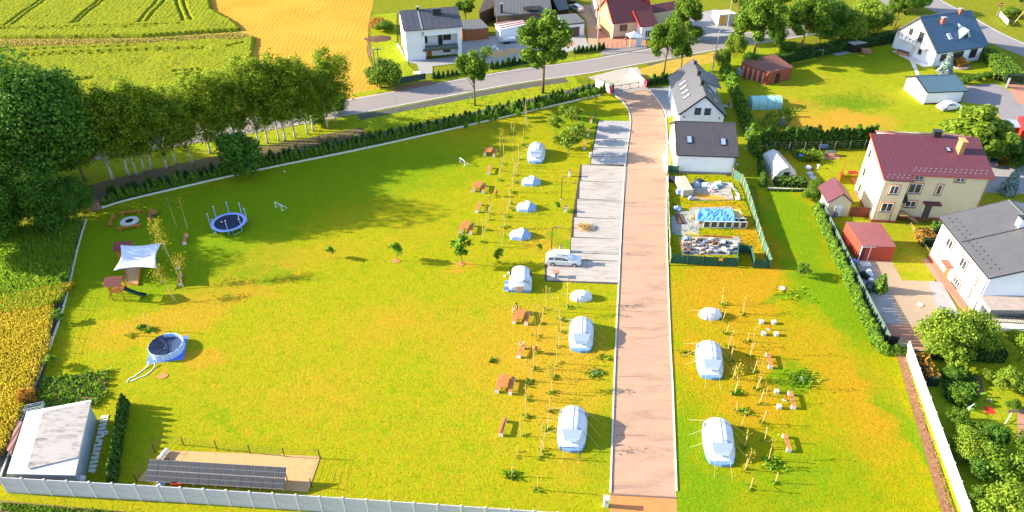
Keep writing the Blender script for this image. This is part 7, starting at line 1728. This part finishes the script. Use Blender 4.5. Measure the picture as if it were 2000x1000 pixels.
for i in range(9):
    a = YG(335 + r_.uniform(-5, 40), 285 + i * 5.5, .25); b_ = YG(570 + r_.uniform(-30, 40), 325 + i * 3.2, .2); o = link('yellow_pipe', MB().tube([(0, 0, .2 + .03 * (i % 3)), tuple((b_ - a) * .5 + Vector((0, r_.uniform(-.12, .12), .26))), tuple(Vector(((b_ - a).x, (b_ - a).y, .2)))], .035, 6).mesh('yellow_pipe', M_yellow), None, (a.x, a.y, 0), label='yellow pipe in the bundle on the top pad', cat='pipe', group='yellow pipes on the top pad')
for i, (a, b_) in enumerate((((330, 350), (500, 352)), ((540, 350), (650, 348)), ((620, 215), (700, 300)), ((640, 215), (716, 320)), ((660, 240), (712, 345)))):
    A = YG(*a); B = YG(*b_); link('board', MB().bar((0, 0, .18), (B.x - A.x, B.y - A.y, .18), .16, .06).mesh('board', M_woodl if i < 2 else M_kerb), None, A, label=['dark-edged board in front of the yellow pipes', 'pale board at the front right of the top pad', 'left of three white boards right of the top pad', 'middle of three white boards right of the top pad', 'right of three white boards right of the top pad'][i], cat='board')
# frames under the blue tarpaulin
c = YG(400, 590); o = thing('window_frames', 'stack of white window frames under the blue tarpaulin', 'frames', c, R(-2))
for i in range(6):
    for j in range(2):
        f = MB(); x = .5 + i * 1.0; y = .0 + j * .9; w, h = .92, 1.0
        f.box((x, y, .14), (w, .07, .09)); f.box((x, y, .14 + h), (w, .07, .09)); f.box((x - w / 2 + .045, y, .14 + h / 2), (.09, .07, h)); f.box((x + w / 2 - .045, y, .14 + h / 2), (.09, .07, h)); fr_ = part('frame', f, M_whitep, o); part('pane', MB().box((x, y + .03, .14 + h / 2), (w - .2, .02, h - .1)), M_glass, fr_)
cs = [(330, 470), (370, 415), (660, 425), (690, 520), (520, 520), (352, 525)]
V = []; F = []; nx, ny = 22, 10; r2_ = np.random.default_rng(9); A = G(*Y(335, 522), 1.25); B = G(*Y(692, 530), 1.25); C_ = G(*Y(660, 420), 1.35); D_ = G(*Y(365, 415), 1.35)
for i in range(nx):
    for j in range(ny):
        u, v = i / (nx - 1), j / (ny - 1); p = A.lerp(B, u).lerp(D_.lerp(C_, u), v) - A; z = .28 * math.sin(math.pi * v) + .09 * math.sin(u * 19 + v * 5) * math.sin(v * 3.1) + .05 * r2_.normal()
        V.append((p.x, p.y, p.z + z - (.55 if i in (0, nx - 1) or j == ny - 1 else 0) - (.12 if j == 0 else 0)))
for i in range(nx - 1):
    for j in range(ny - 1): F.append((i * ny + j, (i + 1) * ny + j, (i + 1) * ny + j + 1, i * ny + j + 1))
link('tarpaulin', MB().add(V, F).mesh('tarpaulin', mat('bright_blue_tarp', (.10, .30, .75), .45, .15, 3)), None, A, label='bright blue tarpaulin draped over the white window frames', cat='tarpaulin')
o = thing('material_stack', 'stack of boards hidden under the blue tarpaulin', 'boards', (A.x + .3, A.y + 1.0, .1)); 
for k in range(5): part('board', MB().box((3.6, .9, .12 + k * .2), (6.2, 2.2, .17)), M_woodl, o)
o = thing('timber_stack', 'dark timber beams lying left of the blue tarpaulin', 'timber', YG(228, 560))
for k in range(4): part('beam', MB().bar((-.35 + k * .22, 0, .14), (-.6 + k * .22, 2.6, .14), .15, .18), [M_woodd, M_woodr, M_darkmetal, M_woodd][k], o)
sheet_heap(185, 435, 1.3, .9, .5, mat('faded_blue_sheet', (.2, .3, .42), .6), 'faded blue sheet left of the timber beams', 21)
sheet_heap(300, 350, .8, .6, .5, M_tentg, 'grey sheet below the crate stack', 22); sheet_heap(150, 190, 1.4, 1.3, .6, mat('navy_sheet', (.02, .03, .06)), 'dark heap of sheeting in the upper left yard corner', 23); sheet_heap(195, 300, .8, 1.0, .7, M_lblue, 'pale blue heap left of the crate stack', 24); sheet_heap(700, 350, .7, .6, .4, M_tentw, 'white lump at the right end of the boards', 25)
for i, (x, y, m, l) in enumerate(((325, 520, M_brick, 'orange brick stack left of the white frames'), (375, 540, M_woodl, 'small pale brick stack beside the white frames'), (300, 515, M_woodl, 'low tan stack left of the orange bricks'))):
    o = thing('brick_stack', l, 'bricks', YG(x, y))
    for a in range(3):
        for b_ in range(2):
            for c_ in range(3 if i == 0 else 2): part('brick', MB().box((a * .22, b_ * .3, .1 + c_ * .18), (.2, .28, .16)), m, o)
for i in range(4): A = YG(240 + i * 14, 640 - i * 3); B = YG(380 - i * 12, 655 - i * 4); link('board', MB().bar((0, 0, .1 + i * .04), (B.x - A.x, B.y - A.y, .1 + i * .04), .2, .05).mesh('board', M_woodl), None, A, label='pale board lying above the stone blocks', cat='board', group='boards above the stone blocks')
for i in range(3): A = YG(400, 658 + i * 8); B = YG(650 + i * 12, 672 + i * 8); link('board', MB().bar((0, 0, .16), (B.x - A.x, B.y - A.y, .16), .12, .06).mesh('board', M_woodr if i < 2 else M_woodl), None, A, label='long reddish board behind the stone blocks', cat='board', group='long boards behind the stone blocks')
for i in range(5): A = YG(205 + i * 10, 700); B = YG(225 + i * 10, 800); link('board', MB().bar((0, 0, .14), (B.x - A.x, B.y - A.y, .1), .14, .05).mesh('board', [M_woodl, M_woodr, M_kerb][i % 3]), None, A, label='board leaning at the left of the stone blocks', cat='board', group='boards left of the stone blocks')
# stone blocks on the lower pad: individuals, each differently placed
cols = [mat('white_block', (.55, .55, .56), .8, .15, 4), mat('pale_grey_block', (.32, .32, .34), .8, .15, 4), mat('blue_grey_block', (.13, .16, .22), .8, .15, 4), mat('sand_block', (.42, .30, .23), .8, .15, 4), mat('dark_block', (.07, .08, .10), .8, .2, 4), mat('brown_block', (.20, .12, .08), .8, .2, 4)]
r_ = random.Random(12)
for j in range(5):
    for i in range(13):
        x = 255 + i * 36 + r_.uniform(-7, 7) - j * 2; y = 695 + j * 27 + r_.uniform(-6, 6)
        if j == 0 and i > 6: continue
        if r_.random() < .12: continue
        w, d, h = r_.uniform(.3, .8), r_.uniform(.25, .55), r_.uniform(.15, .6); m = MB(); m.box((0, 0, h / 2), (w, d, h)); m.box((0, 0, h + .01), (w * .9, d * .88, .03))
        link('stone_block', m.mesh('stone_block', r_.choice(cols)), None, YG(x, y), R(r_.uniform(-25, 25)), label='grey or white stone block in the jumble on the lower pad', cat='block', group='stone blocks on the lower pad')
for x, y, m, l in ((575, 725, M_whitep, 'large white sack in the middle of the stone blocks'), (262, 690, M_tentg, 'pale box at the left of the stone blocks'), (590, 790, M_whitep, 'white sack at the front of the stone blocks')):
    o = thing('sack', l, 'sack', YG(x, y)); part('sack', MB().ball((0, 0, .3), .34, 9, 6, .85), m, o)

# ================================================================ GARDEN AND STREET DETAILS
def wheelie(px, py, m, label, h=1.0): o = thing('wheelie_bin', label, 'bin', G(px, py)); part('body', MB().lathe([(.24, 0), (.33, h * .9), (.01, h * .9)], n=4), m, o, rz=R(45)); part('lid', MB().box((0, 0, h * .94), (.55, .6, .07)), m, o); return o
wheelie(1476, 294, M_grey, 'grey wheelie bin beside the conifers'); wheelie(1486, 294, M_yellow, 'orange wheelie bin beside the conifers'); wheelie(1944, 155, M_darkmetal, 'left black bin by the clipped hedge'); wheelie(1952, 157, M_darkmetal, 'right black bin by the clipped hedge'); wheelie(1174, 28, mat('green_bin', (.02, .14, .06), .5), 'green bin in the lane beside the cottage')
def barrel(px, py, m, label, r=.32, h=.9): o = thing('barrel', label, 'barrel', G(px, py)); part('body', MB().lathe([(r * .9, 0), (r, .1), (r, h - .1), (r * .9, h), (.01, h)], n=14), m, o); part('band', MB().lathe([(r * 1.02, h * .32), (r * 1.05, h * .36), (r * 1.02, h * .4)], n=14), m, o); return o
barrel(1562, 312, M_blue, 'blue barrel right of the greenhouse'); barrel(1665, 518, M_blue, 'blue barrel against the grey-green board fence'); barrel(1446, 146, mat('bluegrey_tank', (.25, .35, .42), .5), 'big pale blue tank beside the red barn', .75, 1.3); barrel(1694, 572, M_greenp, 'green barrel below the rubbish heap'); barrel(1632, 424, M_grey, 'grey urn in front of the cream garden shed', .25, .7)
for i, (x, y, m, s, l) in enumerate(((1684, 540, M_black, .5, 'black bag in the rubbish heap'), (1692, 545, M_black, .45, 'second black bag in the rubbish heap'), (1698, 540, M_tentw, .42, 'white sack in the rubbish heap'), (1700, 550, M_tentw, .4, 'white sack at the right of the rubbish heap'), (1696, 532, M_whitep, .35, 'white bundle at the top of the rubbish heap'), (1698, 546, M_blue, .22, 'small blue bag in the rubbish heap'))):
    o = thing('rubbish_bag', l, 'bag', G(x, y)); part('bag', MB().ball((0, 0, s * .7), s, 8, 6, .8), m, o)
o = thing('skip_box', 'dark blue box below the rubbish heap', 'box', G(1702, 566)); part('body', MB().box((0, 0, .4), (1.4, .8, .8)), mat('dark_blue_box', (.02, .04, .09), .6), o); part('lid', MB().box((0, 0, .83), (1.45, .85, .06)), M_darkmetal, o)
o = thing('paving_stack', 'pale slab lying in front of the small garage door', 'slab', G(1690, 516)); part('slab', MB().box((0, 0, .06), (1.3, .9, .1)), M_kerb, o)
# terrace furniture of the cream house
o = thing('patio_table', 'dark patio table on the small paved square', 'table', G(1621, 304)); part('table_top', MB().box((0, 0, .74), (1.5, .8, .06)), mat('green_grey_top', (.06, .11, .10), .6), o); [part('leg', MB().box((x, y, .36), (.08, .08, .72)), M_woodd, o) for x in (-.65, .65) for y in (-.3, .3)]
sheet('patio', [(1600, 300), (1630, 297), (1642, 311), (1608, 312)], Z[0] + .004, M_redpave)
o = thing('garden_bench', 'grey garden bench behind the dark patio table', 'bench', G(1606, 293)); part('seat', MB().box((0, 0, .45), (1.6, .4, .06)), M_tentb, o); part('backrest', MB().box((0, .2, .75), (1.6, .05, .4)), M_tentb, o); [part('leg', MB().box((x, 0, .22), (.06, .36, .44)), M_darkmetal, o) for x in (-.7, .7)]
o = thing('deck', 'orange wooden deck at the foot of the cream house', 'deck', G(1662, 352)); 
for k in range(9): part('board', MB().box((.1 + k * .26, -.6 - k * .12, .1), (.24, 2.6, .08)), M_wood, o)
o = thing('deck_table', 'red table under a red cloth on the deck', 'table', G(1664, 345)); part('table_top', MB().box((0, 0, .75), (1.3, .9, .08)), M_red, o); [part('leg', MB().box((x, y, .37), (.07, .07, .74)), M_red, o) for x in (-.55, .55) for y in (-.35, .35)]
o = thing('garden_chair', 'red garden chair left of the deck', 'chair', G(1643, 346)); part('seat', MB().box((0, 0, .42), (.5, .5, .06)), M_red, o); part('backrest', MB().box((-.2, 0, .7), (.06, .5, .55)), M_red, o); [part('leg', MB().box((x, y, .2), (.05, .05, .4)), M_red, o) for x in (-.2, .2) for y in (-.2, .2)]
o = thing('bird_bath', 'white stone bird bath on the yard lawn', 'bird bath', G(1597, 329)); part('bowl', MB().lathe([(.16, 0), (.07, .1), (.07, .45), (.25, .6), (.22, .62), (.05, .52)], n=12), M_whitep, o)
for x, y, l in ((1578, 330, 'pale sheet heap right of the greenhouse'), (1582, 342, 'pale crumpled plastic below the first heap by the greenhouse'), (1587, 350, 'grey plastic heap above the leafy shrub')):
    c = G(x, y); o = thing('plastic_heap', l, 'heap', c); part('heap', MB().ball((0, 0, .25), .55, 7, 5, .6), M_tentw if x < 1580 else M_tentg, o); part('edge', MB().box((.3, -.2, .1), (.8, .5, .12)), M_darkmetal, o)
# road furniture
def sign(px, py, h, kind, label, rz=0):
    o = thing('road_sign', label, 'sign', G(px, py), R(rz)); part('post', MB().tube([(0, 0, 0), (0, 0, h)], .045, 6), M_steel, o)
    if kind == 'noentry': d = part('disc', MB().tube([(0, -.05, h - .1), (0, -.09, h - .1)], .45, 20), M_red, o); part('bar', MB().box((0, -.1, h - .1), (.62, .03, .15)), M_whitep, d)
    else: part('plate', MB().box((0, -.06, h - .35), (.6, .04, .8)), M_whitep, o)
    return o
sign(1946, 32, HT(1946, 32, 8), 'noentry', 'red round sign with a white bar beside the side road'); sign(775, 215, HT(775, 215, 184), 'plate', 'white road sign seen from behind on the roadside')
o = thing('notice_board', 'white notice board on posts beside the side road', 'board', G(1950, 34)); A = G(1966, 52) - G(1950, 34); part('board', MB().bar((0, 0, .9), (A.x, A.y, .9), .06, 1.0), M_whitep, o); [part('post', MB().box((A.x * t, A.y * t, .7), (.08, .08, 1.4)), M_steel, o) for t in (.05, .95)]
[part('print_panel', MB().bar((A.x * t - .05, A.y * t - .09, 1.0), (A.x * (t + .16) - .05, A.y * (t + .16) - .09, 1.0), .06, .5), M_lblue, o) for t in (.25, .6)]
o = thing('gazebo', 'white gazebo with a peaked roof in front of the brick house', 'gazebo', G(1237, 88), R(14)); part('roof', MB().add([(-1.5, -1.3, 2.1), (1.5, -1.3, 2.1), (1.5, 1.3, 2.1), (-1.5, 1.3, 2.1), (0, 0, 3.0)], [(0, 1, 4), (1, 2, 4), (2, 3, 4), (3, 0, 4)]), M_tentw, o); [part('leg', MB().box((x, y, 1.05), (.07, .07, 2.1)), M_whitep, o) for x in (-1.35, 1.35) for y in (-1.15, 1.15)]; part('side_wall', MB().box((.6, -1.16, 1.0), (1.4, .03, 2.0)), M_tentw, o)
o = thing('trailer', 'flat two-axle car trailer in the farm yard', 'trailer', G(993, 83), R(14)); part('deck', MB().box((0, 0, .6), (3.8, 1.8, .12)), M_tentg, o); [part('wheel', MB().tube([(x, -.95, .3), (x, -.78, .3)], .3, 12), M_black, o) for x in (-.9, -.2)]; part('drawbar', MB().bar((1.9, 0, .55), (3.1, 0, .5), .1), M_steel, o); part('load', MB().box((.2, .1, .78), (2.8, 1.2, .25)), M_kerb, o)
def heap(px, py, r, h, m, label, name='sand_heap'):
    h = h * .6
    o = thing(name, label, 'heap', G(px, py)); V = [(0, 0, h)]; n = 14
    for k, (a, z) in enumerate(((.3, .95), (.55, .7), (.8, .3), (1.0, .0))): V += [(r * a * math.cos(2 * math.pi * i / n) * random.uniform(.85, 1.15), r * .75 * a * math.sin(2 * math.pi * i / n) * random.uniform(.85, 1.15), h * z * random.uniform(.85, 1.1)) for i in range(n)]
    F = [(0, 1 + i, 1 + (i + 1) % n) for i in range(n)] + [(1 + k * n + i, 1 + (k + 1) * n + i, 1 + (k + 1) * n + (i + 1) % n, 1 + k * n + (i + 1) % n) for k in range(3) for i in range(n)]
    part('heap', MB().add(V, F), m, o, smooth=True); return o
heap(972, 106, 2.6, 1.5, M_sand, 'left sand heap in the farm yard'); heap(1003, 101, 2.0, 1.2, M_sand, 'right sand heap in the farm yard'); heap(740, 76, 3.2, .5, mat('dark_earth', (.10, .05, .03), .9, .3, 3), 'brown earth heap behind the stubble field corner', 'earth_heap'); heap(1100, 86, 3.0, .5, M_sand, 'low yellow sand area beside the big roadside tree'); heap(1008, 122, 1.6, .8, M_lblue, 'pale blue covered heap behind the farm fence', 'covered_heap'); heap(816, 142, 1.1, .4, M_kerb, 'pale stone heap before the loggia house', 'stone_heap')
o = thing('digger_arm', 'white metal loader arm lying on the sand heap', 'machine', G(958, 104)); part('arm', MB().tube([(0, 0, .5), (.8, .3, 1.6), (1.6, -.4, .9), (2.0, -.6, .4)], .13, 7), M_whitep, o); part('bucket', MB().box((2.1, -.7, .3), (.5, .5, .4)), M_grey, o)
o = thing('swing_frame', 'thin steel swing frame before the long hedge', 'frame', G(1590, 112), R(12)); [part('leg', MB().tube([(x, 0, 0), (x, 0, 1.5)], .05, 6), M_steel, o) for x in (-1.8, 1.8)]; part('top_bar', MB().tube([(-1.8, 0, 1.5), (1.8, 0, 1.5)], .05, 6), M_steel, o)
o = thing('white_board', 'white board leaning by the swing frame', 'board', G(1610, 106)); part('board', MB().box((0, 0, .7), (.45, .1, 1.4)), M_whitep, o); part('foot', MB().box((0, 0, .05), (.6, .4, .08)), M_grey, o)
sheet('brush_pile_ground', [(1620, 104), (1648, 95), (1664, 104), (1636, 110)], Z[0] + .003, M_gravel)
o = thing('garden_sofa', 'row of garden seats on the terrace of the teal-roofed house', 'bench', G(1760, 108), R(-50)); part('seat', MB().box((0, 0, .4), (2.6, .6, .35)), M_brick, o); part('backrest', MB().box((0, .3, .7), (2.6, .12, .5)), M_woodd, o)
o = thing('gate', 'dark ornamental gate at the grey garage drive', 'gate', G(1968, 172), R(-38)); [part('bar', MB().box((k * .3, 0, .7), (.05, .05, 1.3)), M_darkmetal, o) for k in range(12)]; part('rail', MB().box((1.7, 0, 1.3), (3.6, .06, .08)), M_darkmetal, o); part('gate_post', MB().box((-.3, 0, .95), (.4, .4, 1.9)), M_grey, o); part('gate_post', MB().box((3.7, 0, .95), (.4, .4, 1.9)), M_grey, o)
o, c = shed4('log_shelter', 'log shelter with a pale sheet roof at the right edge', 'shelter', [(1947, 234), (1985, 235), (1995, 250), (1957, 250)], 2.0, 1.8, M_woodd, M_tentg, .3)
o, c = shed4('red_shed', 'red shed cut by the right edge beside the log shelter', 'shed', [(1988, 228), (2040, 228), (2040, 256), (1996, 256)], 2.2, 2.1, M_red, M_red, .1)
o = thing('log_pile', 'pile of split logs left of the pale-roofed log shelter', 'logs', G(1946, 258)); lm3 = MB().tube([(-.25, 0, .0), (.25, 0, 0)], .12, 6).mesh('log', mat('fresh_log', (.60, .33, .16), .8, .3, 5))
for i in range(22): link('log', lm3, o, (random.gauss(0, .6), random.gauss(0, .5), .12 + abs(random.gauss(0, .25))), random.uniform(0, 3))
# vegetable garden at the lower right
def tpole(px, py, rz, label, board=False):
    o = thing('line_post', label, 'post', G(px, py), R(rz)); part('post', MB().tube([(0, 0, 0), (0, 0, 1.9)], .05, 7), M_whitep, o); part('crossbar', MB().bar((-.55, 0, 1.9), (.55, 0, 1.9), .07 if not board else .3, .06), M_whitep if not board else M_woodd, o)
tpole(1883, 818, 30, 'white T-shaped washing line post beside the vegetable bed'); tpole(1963, 828, 10, 'pale washing line post with a brown board near the right edge', True)
o = link('mat', MB().box((0, 0, .03), (.95, 1.0, .04)).mesh('mat', M_red), None, G(1932, 802), R(-8), label='bright red mat lying on the garden grass', cat='mat')
o = thing('flower_pot', 'small pale pot cluster above the red mat', 'pot', G(1927, 785)); part('pot', MB().lathe([(.12, 0), (.2, .3), (.17, .3)], n=10), M_brick, o); part('pot', MB().lathe([(.1, 0), (.16, .25), (.13, .25)], (.35, .05, 0), 10), M_kerb, o); part('plant', MB().ball((0, 0, .35), .16, 6, 4), L_weed, o)
tri_sheet('vegetable_bed', GP((1880, 730), (1915, 735), (1922, 770), (1896, 790)), Z[0] + .004, M_soil); tri_sheet('garden_path', GP((1985, 800), (2060, 800), (2060, 900), (1990, 870)), Z[0] + .004, M_redpave)
# yellow shrub bed
o = thing('flower_bed', 'round raised bed before the teal-roofed house', 'flower bed', G(1874, 130)); part('rim', MB().lathe([(1.9, 0), (1.9, .35), (1.7, .35), (1.7, .1)], n=20), M_grey, o); part('soil', MB().cyl((0, 0, .05), 1.7, .2, 18), M_soil, o)
tri_sheet('garden_path', GP((1776, 118), (1784, 117), (1796, 146), (1790, 148)), Z[0] + .003, M_kerb)
tri_sheet('garden_path', GP((1500, 366), (1578, 370), (1578, 374), (1500, 370)), Z[0] + .003, M_kerb)
# bench-side fence of slats, small items by the gable house
for x, y, l in ((1313, 203, 'red flower pot by the left wall of the grey gable house'), (1317, 236, 'red flower pot at the corner of the grey gable house')):
    o = thing('flower_pot', l, 'pot', G(x, y)); part('pot', MB().lathe([(.15, 0), (.25, .4), (.2, .4)], n=10), M_whitep, o); part('plant', MB().ball((0, 0, .5), .22, 7, 5), M_red, o)
o = thing('garden_table', 'grey garden table right of the grey gable house', 'table', G(1413, 214)); part('table_top', MB().box((0, 0, .72), (1.1, .8, .06)), M_tentg, o); [part('leg', MB().box((x, y, .35), (.06, .06, .7)), M_grey, o) for x in (-.45, .45) for y in (-.3, .3)]
o = thing('football', 'white ball on the grass beside the charcoal-roofed house', 'ball', G(1440, 323)); part('ball', MB().ball((0, 0, .15), .15, 10, 8), M_whitep, o, smooth=True)
o = link('white_ball', MB().ball((0, 0, .12), .12, 8, 6).mesh('white_ball', M_whitep, True), None, G(556, 336), label='small white ball in the tree shade near the white plinth', cat='ball')
